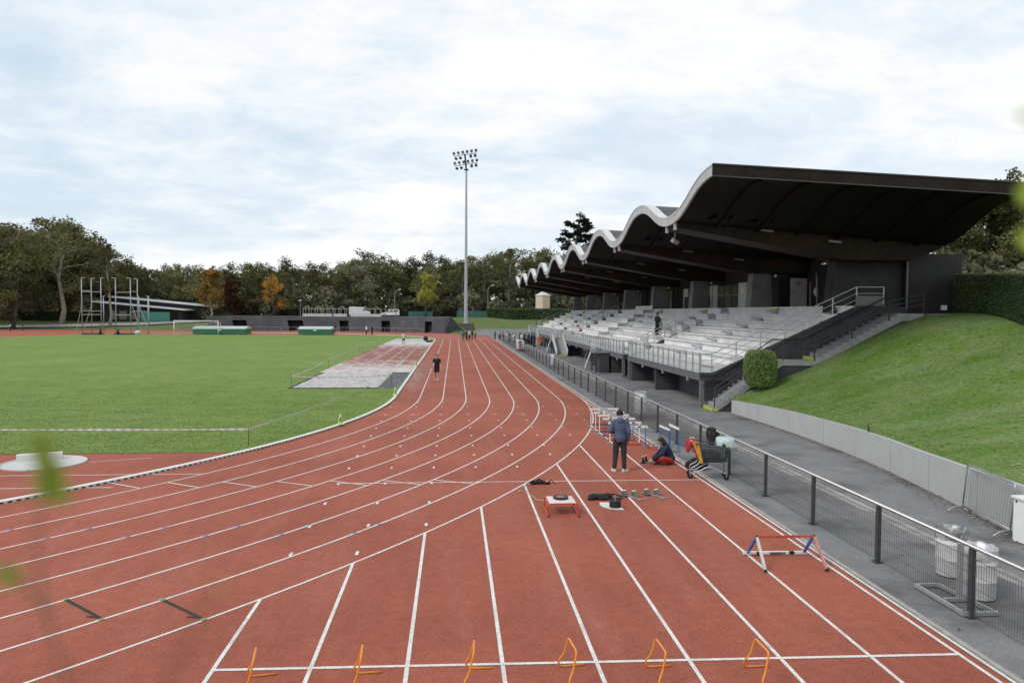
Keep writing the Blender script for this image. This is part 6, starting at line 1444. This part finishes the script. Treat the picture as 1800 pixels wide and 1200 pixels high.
# shopping trolley used for kit
ct = thing('shopping_trolley', 'dark grey plastic shopping trolley with an orange child seat panel beside the track', 'shopping trolley', (6.95,20.25,0))
CA = R(-14); cM = Matrix.Rotation(CA, 3, 'Z')
def cp(x, y, z): v = cM @ Vector((x, y, 0)); return (6.97+v.x, 20.28+v.y, z)
M_cart = mat('dark_trolley_plastic', (.062,.072,.080), .5, var=.15)
def lattice(m, a, b, c_, d_, nu, nv, w):
    a, b, c_, d_ = map(Vector, (a,b,c_,d_))
    for i in range(nu+1): t_ = i/nu; m.bar(a.lerp(b,t_), d_.lerp(c_,t_), w)
    for j in range(nv+1): t_ = j/nv; m.bar(a.lerp(d_,t_), b.lerp(c_,t_), w*(2.6 if j in (0,nv) else 1))
T = [cp(-.33,-.28,.98),cp(.55,-.24,.88),cp(.55,.24,.88),cp(-.33,.28,.98)]; Bt = [cp(-.22,-.22,.46),cp(.50,-.20,.50),cp(.50,.20,.50),cp(-.22,.22,.46)]
m = MB()
for i in range(4): lattice(m, Bt[i], Bt[(i+1)%4], T[(i+1)%4], T[i], 11 if i % 2 == 0 else 7, 7, .014)
lattice(m, Bt[0], Bt[1], Bt[2], Bt[3], 8, 6, .014); m.build('basket', M_cart, ct)
m = MB(); m.add([cp(-.36,-.26,1.02),cp(-.36,.26,1.02),cp(-.19,.21,.44),cp(-.19,-.21,.44),cp(-.31,-.26,1.02),cp(-.31,.26,1.02),cp(-.15,.21,.44),cp(-.15,-.21,.44)], [(0,1,2,3),(4,5,6,7),(0,1,5,4),(1,2,6,5),(2,3,7,6),(3,0,4,7)]); m.add([cp(-.42,-.285,1.05),cp(-.25,-.285,1.03),cp(-.12,-.245,.44),cp(-.20,-.245,.44),cp(-.42,-.27,1.05),cp(-.25,-.27,1.03),cp(-.12,-.23,.44),cp(-.20,-.23,.44)], [(0,1,2,3),(4,5,6,7),(0,1,5,4),(1,2,6,5),(2,3,7,6),(3,0,4,7)]); m.build('child_seat_panel', mat('orange_panel', (.62,.30,.04), .5, var=.12, vscale=7), ct)
m = MB(); m.tube([cp(-.44,-.28,1.04),cp(-.44,.28,1.04)], .02, 8); m.obox(cp(-.40,0,1.06),(.10,.16,.07),(0,0,CA)); m.build('handle', mat('pale_handle', (.5,.5,.5), .5), ct)
m = MB()
for s in (-.23,.23):
    m.tube(rounded([cp(-.20,s,.47),cp(-.30,s,.36),cp(-.44,s,.30),cp(-.46,s,.14)], .08), .016, 8); m.tube(rounded([cp(-.46,s,.16),cp(-.28,s,.17),cp(-.02,s,.34),cp(.12,s,.33),cp(.52,s,.15)], .08), .018, 8); m.bar(cp(.48,s,.50),cp(.50,s,.17),.05)
m.build('chassis', M_steel, ct, smooth=True, angle=50)
for x in (-.46,.50):
    for s in (-.23,.23):
        c_ = cp(x,s,.075); m = MB(); 
        for k in range(1): m.lathe((0,0,0), [(.03,-.018),(.075,-.018),(.078,0),(.075,.018),(.03,.018)], 16, 'y')
        m.v = [tuple(Vector(c_) + cM @ Vector(v)) for v in m.v]; m.build('wheel', M_black, ct, smooth=True, angle=50)
        m = MB(); m.bar(cp(x,s-.03,.16),cp(x,s-.03,.07),.02,.03); m.bar(cp(x,s+.03,.16),cp(x,s+.03,.07),.02,.03); m.build('castor_fork', M_steel, ct)
# things in and round the trolley
bundle('red_jacket', 'red jacket hung over the trolley handle', 'jacket', cp(-.44,.02,0), [((0,-.10,1.04),(.09,.13,.06)),((-.08,-.14,.90),(.06,.10,.14)),((.06,-.20,.86),(.07,.08,.16)),((-.06,.08,.92),(.06,.1,.13)),((-.10,-.05,.78),(.05,.09,.10)),((.10,-.24,.70),(.05,.05,.13))], cloth('jacket_red', (.36,.028,.035)))
bundle('sports_bag', 'dark sports bag inside the grey trolley', 'bag', cp(.05,.0,0), [((-.05,0,.58),(.18,.16,.10)),((.18,.0,.62),(.16,.15,.12)),((.0,.05,.70),(.2,.12,.10))], cloth('bag_slate', (.03,.045,.06)))
bundle('black_bag', 'black bag on the ground behind the trolley', 'bag', (7.02,21.35,0), [((-.1,0,.14),(.24,.17,.14)),((.14,0,.17),(.22,.17,.17)),((.0,.05,.24),(.18,.12,.10))], C_black)
pb_ = thing('insulated_bag', 'pale mint plastic bag with a navy and lime mark on the trolley basket', 'bag', cp(.42,.02,.86))
m = MB(); x0, x1 = .20, .78
def bz(u, v, z): return cp(lerp(x0,x1,u)+ (z-.86)*(-.12 if u > .5 else .05), lerp(-.20,.22,v), z)
m.add([cp(.27,-.22,.84),cp(.80,-.16,.80),cp(.78,.24,.80),cp(.25,.20,.84),cp(.22,-.20,1.10),cp(.68,-.17,1.13),cp(.66,.22,1.15),cp(.24,.18,1.13)], [(3,2,1,0),(4,5,6,7),(0,1,5,4),(1,2,6,5),(2,3,7,6),(3,0,4,7)])
bm = bmesh.new(); me = bpy.data.meshes.new('t'); me.from_pydata(m.v, [], m.f); bm.from_mesh(me); bmesh.ops.bevel(bm, geom=bm.edges[:], offset=.03, segments=2, affect='EDGES'); bmesh.ops.subdivide_edges(bm, edges=bm.edges[:], cuts=2, use_grid_fill=True)
for v in bm.verts: v.co += Vector((mnoise.noise(v.co*14), mnoise.noise(v.co*14+Vector((5,0,0))), mnoise.noise(v.co*14+Vector((0,5,0)))))*.012
mb = MB(); mb.v = [tuple(v.co) for v in bm.verts]; bm.verts.index_update(); mb.f = [[v.index for v in f.verts] for f in bm.faces]; mb.m = [0]*len(mb.f); bm.free()
mb.build('bag_body', mat('pale_mint_plastic', (.46,.57,.57), .35, var=.12, vscale=8, bump=.3, bscale=18), pb_, smooth=True)
a, b, c_, d_ = [Vector(p) for p in (cp(.27,-.235,.84),cp(.80,-.175,.80),cp(.68,-.185,1.13),cp(.22,-.215,1.10))]
def onbag(u, v): p = a.lerp(b,u).lerp(d_.lerp(c_,u), v); return p + Vector((-.005,-.04,0))
m = MB(); m.add([onbag(.34+.10*math.cos(2*PI*i/12), .36+.22*math.sin(2*PI*i/12)) for i in range(12)], [tuple(range(12))]); m.build('navy_mark', C_navy, pb_)
m = MB(); m.add([onbag(u,v)+Vector((0,-.004,0)) for u, v in ((.44,.18),(.60,.30),(.62,.44),(.54,.50),(.52,.40),(.46,.42),(.40,.26))], [tuple(range(7))]); m.add([onbag(u,v)+Vector((0,-.004,0)) for u, v in ((.58,.42),(.70,.66),(.72,.70),(.60,.50))], [(0,1,2,3)]); m.build('lime_mark', M_yell, pb_)
# jackets over the fence rail
t_ = bundle('black_jacket', 'black jackets draped over the fence rail behind the trolley', 'jacket', (7.70,21.85,0), [((-.04,.30,.90),(.06,.20,.22)),((-.05,.02,.84),(.06,.20,.27)),((0,.1,1.08),(.09,.26,.06)),((.06,-.10,.95),(.06,.2,.14)),((-.05,.14,.66),(.05,.16,.12)),((-.05,-.2,.93),(.05,.14,.13))], C_black)
m = MB(); m.bar((7.62,21.98,1.0),(7.62,21.9,.84),.03,.05); m.build('pale_trim', C_grey, t_)
# clear rubbish bags on hoops behind the fence
def hoopbag(x, y, label):
    t_ = thing('rubbish_bag', label, 'rubbish bag', (x,y,0)); m = MB(); m.tube([(x+.24*math.cos(2*PI*i/20),y+.24*math.sin(2*PI*i/20)*1.5,1.12) for i in range(20)], .022, 6, closed=True); m.build('hoop', M_rail, t_)
    m = MB(); m.tube([(x+.1,y,0),(x+.1,y,1.1)], .025, 8); m.build('stand_post', M_steel, t_)
    m = MB(); m.lathe((0,0,0), [(.05,.12),(.20,.15),(.26,.30),(.27,.55),(.25,.85),(.245,1.1)], 22); m.v = [(x+vx*(1+.1*mnoise.noise((vx*6,vy*6,vz*5))),y+vy*1.5*(1+.1*mnoise.noise((vx*6,vy*6,vz*5+7))),vz) for vx,vy,vz in m.v]; m.build('clear_bag', glassmat('clear_plastic', (.70,.72,.75), .80), t_, smooth=True)
    for c_, mm in (((-.08,.12,.30),mat('rubbish_teal', (.08,.20,.24), .5)),((.02,-.1,.28),M_sign),((-.1,.22,.26),mat('rubbish_red', (.45,.10,.06), .5))): m = MB(); m.ball((x+c_[0],y+c_[1],c_[2]), (.07,.10,.10), 8, 6); m.build('litter', mm, t_)
hoopbag(8.05,32.1,'clear plastic rubbish bag on a hoop behind the fence near the hurdles'); hoopbag(8.15,62.,'clear plastic rubbish bag on a hoop behind the fence farther down the straight')
# bins, steel stand, barrier and cabinet on the right
M_bin = mat('white_drum', (.62,.62,.63), .45, var=.08, vscale=3, col2=(.5,.5,.5), c2scale=2)
def bin_(x, y, label, foil):
    t_ = thing('litter_bin', label, 'litter bin', (x,y,0)); m = MB(); m.lathe((x,y,0), [(.22,0),(.24,.02),(.245,.28),(.255,.30),(.245,.32),(.245,.56),(.255,.58),(.245,.60),(.245,.80),(.225,.80),(.215,.3),(0,.28)], 26); m.build('drum', M_bin, t_, smooth=True, angle=35)
    m = MB(); n = 26; vs = []
    for r_, z in ((.262,.66),(.258,.80),(.245,.835),(.215,.80),(.16,.55)):
        for j in range(n): a = 2*PI*j/n; q = 1+.035*math.sin(j*2.7+z*20)+.02*math.sin(j*5.3); vs.append((x+r_*q*math.cos(a), y+r_*q*math.sin(a), z+.015*math.sin(j*1.9+r_*30)))
    fs = [(i*n+j,i*n+(j+1)%n,(i+1)*n+(j+1)%n,(i+1)*n+j) for i in range(4) for j in range(n)]; m.add(vs, fs); m.build('bin_liner', foil, t_, smooth=True, fixn=False)
bin_(8.66,12.42,'white drum litter bin with a dark grey liner, farther of the two', mat('dark_silver_liner', (.16,.16,.165), .3, var=.4, vscale=9, col2=(.38,.38,.39), c2scale=6, c2lo=.5, c2hi=.6)); bin_(8.42,11.40,'white drum litter bin with a silver liner, the nearer of the two behind the fence', mat('silver_liner', (.5,.5,.52), .3, .3, var=.3, vscale=9, bump=.5, bscale=25))
t_ = thing('steel_stand', 'galvanised steel stand with a flat U-shaped base and one post at the fence', 'stand', (8,11.2,0)); M_zinc = mat('bright_zinc', (.46,.465,.47), .4, .6, var=.15, vscale=10)
m = MB(); P = [(7.66,11.86,.035),(8.14,11.80,.035)]
for p, q in (((7.66,11.88,.035),(7.66,10.66,.035)),((7.63,10.66,.035),(8.20,10.66,.035)),((7.69,11.86,.035),(8.05,11.86,.035)),((8.05,11.88,.035),(8.16,10.72,.035)),((7.72,11.22,.035),(8.06,11.22,.035))): m.bar(p, q, .055)
m.build('base_frame', M_zinc, t_); m = MB(); m.bar((7.99,11.24,.06),(7.99,11.24,.92),.07); m.build('post', M_zinc, t_)
bar_ = thing('crowd_barrier', 'galvanised crowd barrier leaning against the retaining wall', 'barrier', (11.5,15.4,0))
A_, B_ = Vector((11.66,16.40,0)), Vector((11.30,14.45,0)); up_ = Vector((.10,0,1))
m = MB(); bp_ = lambda t_, z: A_.lerp(B_,t_) + up_*z
m.tube(rounded([bp_(0,.14),bp_(0,1.10),bp_(1,1.10),bp_(1,.14)], .10), .02, 8); m.tube([bp_(0,.16),bp_(1,.16)], .02, 8); m.build('outer_frame', M_steel, bar_, smooth=True)
for i in range(1, 18): m = MB(); m.tube([bp_(i/18,.16),bp_(i/18,1.10)], .009, 6); m.build('upright_bar', M_steel, bar_)
for t2 in (.0,1.0): m = MB(); p = bp_(t2,0); m.tube(rounded([p+Vector((-.36,0,.02)),p+Vector((-.20,0,.12)),p+Vector((.05,0,.14)),p+Vector((.22,0,.02))], .1), .018, 8); m.tube([p+Vector((0,0,.12)),bp_(t2,.2)], .018, 6); m.build('foot', M_steel, bar_, smooth=True)
t_ = thing('white_cabinet', 'white cabinet standing at the wall at the right edge', 'cabinet', (11.5,13.8,0)); m = MB(); m.box((11.26,12.95,.0),(11.75,14.30,.86)); m.build('body', M_sign, t_); m = MB(); m.box((11.22,12.93,.86),(11.77,14.33,.90)); m.build('lid', M_white, t_); m = MB(); m.lathe((11.252,14.22,.80), [(.0,-.006),(.022,-.006),(.022,.006)], 10, 'x'); m.build('lock', M_black, t_)
t_ = thing('garden_tap', 'small dark standpipe on top of the retaining wall', 'standpipe', (12.85,22.4,.9)); m = MB(); m.tube([(12.78,22.35,.8),(12.78,22.35,1.06)], .025, 8); m.tube([(12.78,22.35,1.05),(12.70,22.3,1.10)], .018, 8); m.build('pipe', M_dsteel, t_); m = MB(); m.tube([(12.74,22.3,1.13),(12.84,22.35,1.16)], .015, 6); m.build('lever', M_dsteel, t_)
# lane markers along the kerb
GC = 'lime lane marker cones along the kerb'
cn = thing('marker_cone', 'nearest lime marker cone on the kerb of the bend', 'marker cone', (0,0,0), GC); m = MB(); m.lathe((0,0,0), [(.16,0),(.16,.02),(.09,.03),(.06,.3),(.035,.42),(0,.43)], 14); m.build('cone', mat('lime_plastic', (.52,.60,.25), .5, var=.1), cn, smooth=True, angle=40); m = MB(); m.bar((-.03,-.086,.10),(-.005,-.062,.30),.014); m.bar((.03,-.086,.10),(.005,-.062,.30),.014); m.bar((-.02,-.082,.18),(.02,-.082,.18),.012); m.build('cone_mark', M_dsteel, cn)
for i, (x, y, lab) in enumerate(((-4.50,30.3,'nearest lime marker cone on the kerb of the bend'),(-3.16,40.9,'lime marker cone at the start of the bend'),(-3.14,62.6,'lime marker cone beside the jump runway'),(-3.16,83.5,'farthest lime marker cone beside the jump runway'))):
    o = cn if i == 0 else dup(cn, (0,0,0), 0, lab, GC); o.location = (x,y,.06)
# red and white barrier tape on thin stakes
M_tr = mat('tape_red', (.55,.42,.40), .5); M_tw = mat('tape_white', (.68,.68,.67), .5)
def tape(name, label, pts, sag, w=.07, redness=True):
    t_ = thing(name, label, 'barrier tape', pts[0]); m = MB(); i = 0
    for a, b in zip(pts, pts[1:]):
        a, b = Vector(a), Vector(b); n = max(2, int((b-a).length/.16)); 
        for k in range(n):
            t0, t1 = k/n, (k+1)/n; p = a.lerp(b,t0) - Vector((0,0,sag*4*t0*(1-t0))); q = a.lerp(b,t1) - Vector((0,0,sag*4*t1*(1-t1))); m.mi = (i % 2) if redness else 0; i += 1
            tw = .5+.5*math.sin(i*.21); hz = Vector((0,0,w*(.55+.45*tw)/2)); m.quad(p-hz, q-hz, q+hz, p+hz)
    m.build('tape', [M_tw, M_tr], t_, fixn=False); return t_
tape('barrier_tape', 'striped barrier tape running along the near edge of the infield grass', [(-27,27.6,.52),(-6.91,25.92,.56)], .06); tape('barrier_tape', 'striped barrier tape from the near stake to the corner of the sand pit', [(-6.91,25.92,.56),(-5.1,45.0,.10),(-4.6,46.2,.05)], .05)
tape('barrier_tape', 'white barrier tape along the grass side of the jump runway', [(-9.53,45.05,.74),(-9.78,59.59,.85),(-10.45,84.5,.80),(-10.8,104,.5)], .12, redness=False); tape('barrier_tape', 'red and white barrier tape hanging across the front of the sand pit', [(-9.53,45.05,.74),(-3.85,46.66,.66)], .10)
GS = 'thin stakes holding the barrier tape'
for i, (x, y, h, lab) in enumerate(((-6.91,25.92,.58,'thin dark stake holding the tape at the near edge of the grass'),(-9.53,45.05,.78,'thin stake at the left front corner of the sand pit'),(-9.78,59.59,.88,'thin stake beside the middle of the jump runway'),(-10.45,84.5,.85,'pair of far thin stakes beside the jump runway'),(-3.85,46.66,.70,'thin stake at the right front corner of the sand pit'))):
    t_ = thing('stake', lab, 'stake', (x,y,0), GS); m = MB(); m.tube([(x,y,-.02),(x+.01,y,h)], .011, 6); 
    if i == 3: m.tube([(x+.25,y,-.02),(x+.25,y,h)], .011, 6)
    m.build('rod', M_dsteel, t_)
# goal, cage and mats at the far side
gl = thing('football_goal', 'white football goal with a pale net at the far edge of the infield', 'goal', (-49.4,149,0)); ga, gb_ = -53.45, -45.25; M_net = mat('net_cord', (.42,.42,.42), .8)
for x in (ga, gb_): m = MB(); m.tube([(x,149,0),(x,149,2.62)], .085, 10); m.build('post', M_white, gl, smooth=True)
m = MB(); m.tube([(ga-.08,149,2.62),(gb_+.08,149,2.62)], .085, 10); m.build('crossbar', M_white, gl, smooth=True)
m = MB()
for x in (ga, gb_): m.tube([(x,149,2.6),(x+(1.0 if x == ga else -1.0),150.6,2.3)], .05, 6); m.tube([(x,149,.05),(x,151.6,.05)], .04, 6); m.tube([(x,151.6,.05),(x,150.4,2.3)], .03, 6)
m.build('net_stay', M_white, gl)
m = MB(); n = 20
for i in range(n+1):
    x = lerp(ga,gb_,i/n); s_ = .25*math.sin(PI*i/n); m.tube([(x,149.1,2.55),(x,150.3,2.2-s_),(x,151.3,.8-s_*.6),(x,151.6,.05)], .014, 4)
for f in range(9): t0 = f/8; y = lerp(149.1,151.6,t0**.8); z = 2.5*(1-t0**1.8)+.05; m.tube([(lerp(ga,gb_,i/10),y,z-.25*math.sin(PI*i/10)*(1 if 0 < t0 < 1 else 0)) for i in range(11)], .014, 4)
m.build('net', M_net, gl)
cg = thing('throwing_cage', 'tall galvanised frame of a throwing cage without its net, at the far left', 'throwing cage', (-64,147.5,0)); M_cg = mat('cage_zinc', (.36,.37,.38), .45, .5, var=.12)
CP = [(-69.4,147.0,10.6),(-68.3,148.4,10.55),(-66.2,147.6,10.6),(-63.55,147.6,10.6),(-60.6,147.0,10.6),(-59.9,148.4,10.5),(-67.0,150.4,7.3),(-60.7,151,7.3),(-58.1,149.0,7.3),(-59.0,151,7.3)]
for x, y, h in CP: m = MB(); m.tube([(x,y,0),(x,y,h)], .078, 8); m.tube([(x,y,h),(x+(.7 if x < -64 else -.7)*(1 if h > 8 else .5),y,h+.02)], .06, 6); m.build('post', M_cg, cg, smooth=True)
for (a, b, z) in ((0,2,8.0),(3,4,7.95),(4,5,8.1),(0,1,8.2),(0,2,3.75),(3,4,3.7),(4,8,4.4),(0,6,4.4),(6,2,7.2)): m = MB(); m.tube([(CP[a][0],CP[a][1],z),(CP[b][0],CP[b][1],z)], .07, 6); m.build('tie_bar', M_cg, cg)
for (x, y, ex, h) in ((-69.4,147,-70.6,5.6),(-68.3,148.4,-70.0,5.6),(-60.6,147,-58.6,6.3),(-59.9,148.4,-57.6,6.3)): m = MB(); m.tube([(ex,y,0),(x,y,h)], .06, 6); m.build('brace', M_cg, cg)
for xa, xb in ((-69.6,-66.0),(-63.8,-60.2)): m = MB(); m.box((xa,147.2,0),(xb,147.9,.27)); m.build('base_rail', M_dsteel, cg)
for i, (x, lab) in enumerate(((-66.1,'dark sack hanging at the foot of the throwing cage, left of the gap'),(-62.9,'dark sack at the foot of the throwing cage, right of the gap'))): bundle('sand_sack', lab, 'sack', (x,146.9,0), [((0,0,.35),(.28,.2,.35)),((.05,0,.85),(.14,.12,.3))], C_black, .05)
bundle('white_sack', 'white sack at the right foot of the throwing cage', 'sack', (-59.4,146.9,0), [((0,0,.4),(.5,.3,.4)),((.3,0,.6),(.3,.25,.25))], C_white, .06)
GMt = 'green landing mats at the far edge of the infield'
M_mat = mat('green_mat_cover', (.030,.155,.085), .55, var=.1, vscale=.8); M_mtop = mat('pale_mat_roof', (.40,.46,.44), .5, var=.1)
def lmat(x0, x1, label):
    y0, y1 = 149.3, 153.5; t_ = thing('landing_mat', label, 'landing mat', ((x0+x1)/2,y0,0), GMt); m = MB(); m.box((x0,y0,.12),(x1,y1,1.10)); m.build('mat_body', M_mat, t_)
    m = MB(); m.prism([(y0-.08,1.10),(y0-.02,1.24),(y0+2.1,1.62),(y1,1.24),(y1+.08,1.10)], x0-.1, x1+.1, 'x'); m.build('roof_cover', M_mtop, t_)
    m = MB(); m.box((x0-.02,y0-.02,.60),(x1+.02,y0-.005,.66)); m.build('seam_band', mat('dark_green_band', (.02,.085,.05), .6), t_); m = MB(); m.box(((x0+x1)/2-.25,y0-.03,.80),((x0+x1)/2+.35,y0-.008,1.0)); m.build('pale_patch', M_sign, t_)
    for x in (lerp(x0,x1,.16), lerp(x0,x1,.84)): m = MB(); m.box((x-.3,y0+.05,0),(x+.3,y0+.5,.12)); m.build('skid', M_red, t_)
lmat(-50.1,-40.2,'left green landing mat under a pale roof, partly behind the goal'); lmat(-30.2,-23.9,'right green landing mat under a pale roof, alone in front of the far wall')
t_ = thing('exercise_ball', 'large black ball on the grass at the far end of the jump runway', 'ball', (-4.5,119.5,0)); m = MB(); m.ball((-4.5,119.5,.40), .40, 18, 12); m.build('ball', M_black, t_, smooth=True)
t_ = thing('pit_cover', 'folded dark cover at the far corner of the kerb', 'cover', (-3.6,115.4,0)); m = MB(); m.box((-4.3,114.4,.02),(-3.3,116.6,.16)); m.build('fold', C_charc, t_); m = MB(); m.box((-4.2,114.6,.16),(-3.5,116.2,.26)); m.build('upper_fold', C_charc, t_)
# trolley of white hurdles and the orange chair near the crowd
tx, ty = wx(914,616)
t_ = thing('hurdle_trolley', 'pink based trolley holding pale upright frames beside the fence near the crowd', 'trolley', (tx,ty,0)); m = MB(); m.box((tx-.35,ty-1.4,.16),(tx+.45,ty+1.4,.30)); m.build('base', mat('pink_paint', (.42,.12,.22), .5), t_)
for i in range(6): m = MB(); y = ty-1.2+.48*i; m.tube(rounded([(tx-.3,y,.3),(tx-.3,y,1.25),(tx+.35,y,1.25),(tx+.35,y,.3)], .1), .022, 6); m.build('frame_hoop', M_white, t_)
for x, y in ((-.3,-1.1),(.4,-1.1),(-.3,1.1),(.4,1.1)): m = MB(); m.lathe((tx+x,ty+y,.09), [(.02,-.03),(.09,-.03),(.09,.03),(.02,.03)], 12, 'x'); m.build('wheel', M_black, t_)
ox, oy = wx(948,608)
t_ = thing('orange_chair', 'orange plastic chair facing the stand near the crowd', 'chair', (ox,oy,0)); m = MB(); m.box((ox-.28,oy-.3,.48),(ox+.28,oy+.3,.55)); m.build('seat', M_orange, t_); m = MB(); m.obox((ox,oy-.3,.88),(.62,.06,.80),(-.12,0,0)); m.build('backrest', mat('orange_back', (.55,.13,.035), .5, var=.1), t_)
for x, y in ((-.25,-.27),(.25,-.27),(-.25,.27),(.25,.27)): m = MB(); m.tube([(ox+x,oy+y,0),(ox+x*.9,oy+y*.9,.5)], .022, 6); m.build('leg', M_steel, t_)
# a few dark bags left on the far terraces
for i, (x, k, y, mm, lab) in enumerate(((17.2,5,92,C_black,'black bag on the upper rows of the far terrace block'),(16.2,4,97,C_navy,'navy bag on the middle rows of the far terrace block'),(15.4,3,90,C_redc,'red bag on the lower rows of the far terrace block'),(14.4,2,94,C_black,'black bag on the second row of the far terrace block'),(18.2,6,104,C_black,'black bag on the top rows of the far terrace block'),(15.4,3,104,C_charc,'charcoal bag on the third row of the far terrace block'))):
    bundle('kit_bag', lab, 'bag', (X0+TD*(k-.4),y,Z0+RS*k), [((0,-.25,Z0+RS*k+.12),(.2,.3,.14)),((0,.2,Z0+RS*k+.10),(.2,.3,.12))], mm, .04)

# ------------------------------------------------------------------ twigs of the shrub the viewer looks past
def shoot(name, label, stems, leaves, seed):
    rn = random.Random(seed); t_ = thing(name, label, 'twig', stems[0][0]); m = MB()
    for s in stems: m.tube(s, [0.0013*(1-.6*i/(len(s)-1)) for i in range(len(s))], 6)
    m.build('stem', mat('young_stem', (.13,.085,.045), .7), t_); k = MB()
    for p, d, L in leaves:
        p = Vector(p); d = Vector(d).normalized(); x = d.cross(Vector((rn.gauss(0,.3),-1,rn.gauss(0,.3)))).normalized(); n_ = x.cross(d); prof = [(0,.0),(.12,.16),(.3,.34),(.5,.38),(.75,.24),(.9,.1),(1,0)]
        A = [p + d*L*u + x*L*w - n_*L*.12*u*u for u, w in prof]; B = [p + d*L*u - x*L*w - n_*L*.12*u*u for u, w in prof]; C_ = [p + d*L*u - n_*L*(.12*u*u+.04*math.sin(PI*u)) for u, w in prof]; k.strip(A, C_); k.strip(C_, B)
    k.build('leaves', leafmat('fresh_leaf', (.46,.58,.09), (.54,.66,.12), trans=.5), t_, fixn=False)
def near(px, py, Y): d = ray(px, py); t_ = Y/d.y; return Vector((d.x*t_, Y, CAMH + d.z*t_))
shoot('leafy_twig', 'thin shrub twig with a few bright green leaves close to the viewer on the left', [[near(170,1330,.44),near(95,1130,.45),near(60,960,.46),near(78,860,.46),near(72,770,.46)],[near(84,1080,.455),near(30,1010,.46),near(-40,990,.46)]], [(near(72,885,.46),(.012,0,.03),.026),(near(84,872,.46),(.010,0,.028),.022),(near(70,835,.46),(.008,0,.03),.020),(near(76,800,.46),(-.004,.0,.03),.015),(near(90,880,.46),(.03,0,.014),.014),(near(-10,1000,.46),(.02,0,-.01),.018)], 3)
shoot('leafy_twig', 'leafy shoot close to the viewer at the right edge with two green leaves', [[near(1900,520,.46),near(1846,430,.46),near(1830,330,.46),near(1812,205,.46)]], [(near(1845,425,.46),(-.05,0,.008),.021),(near(1832,352,.46),(-.03,0,.012),.018),(near(1834,340,.46),(-.03,0,.03),.016),(near(1810,206,.46),(-.04,0,.01),.009)], 5)
shoot('bare_twig', 'thin bare twig close to the viewer at the lower left', [[near(265,1300,.36),near(300,1180,.36),near(345,1100,.36),near(380,1030,.36)]], [(near(380,1032,.36),(.004,0,.01),.004)], 8)
# unused prototypes, private bookkeeping
for i, u in enumerate(used):
    if not u:
        for ch in list(PROT[i].children): bpy.data.objects.remove(ch)
        bpy.data.objects.remove(PROT[i])
for o in list(sc.objects):
    if '_o' in o.keys(): del o['_o']
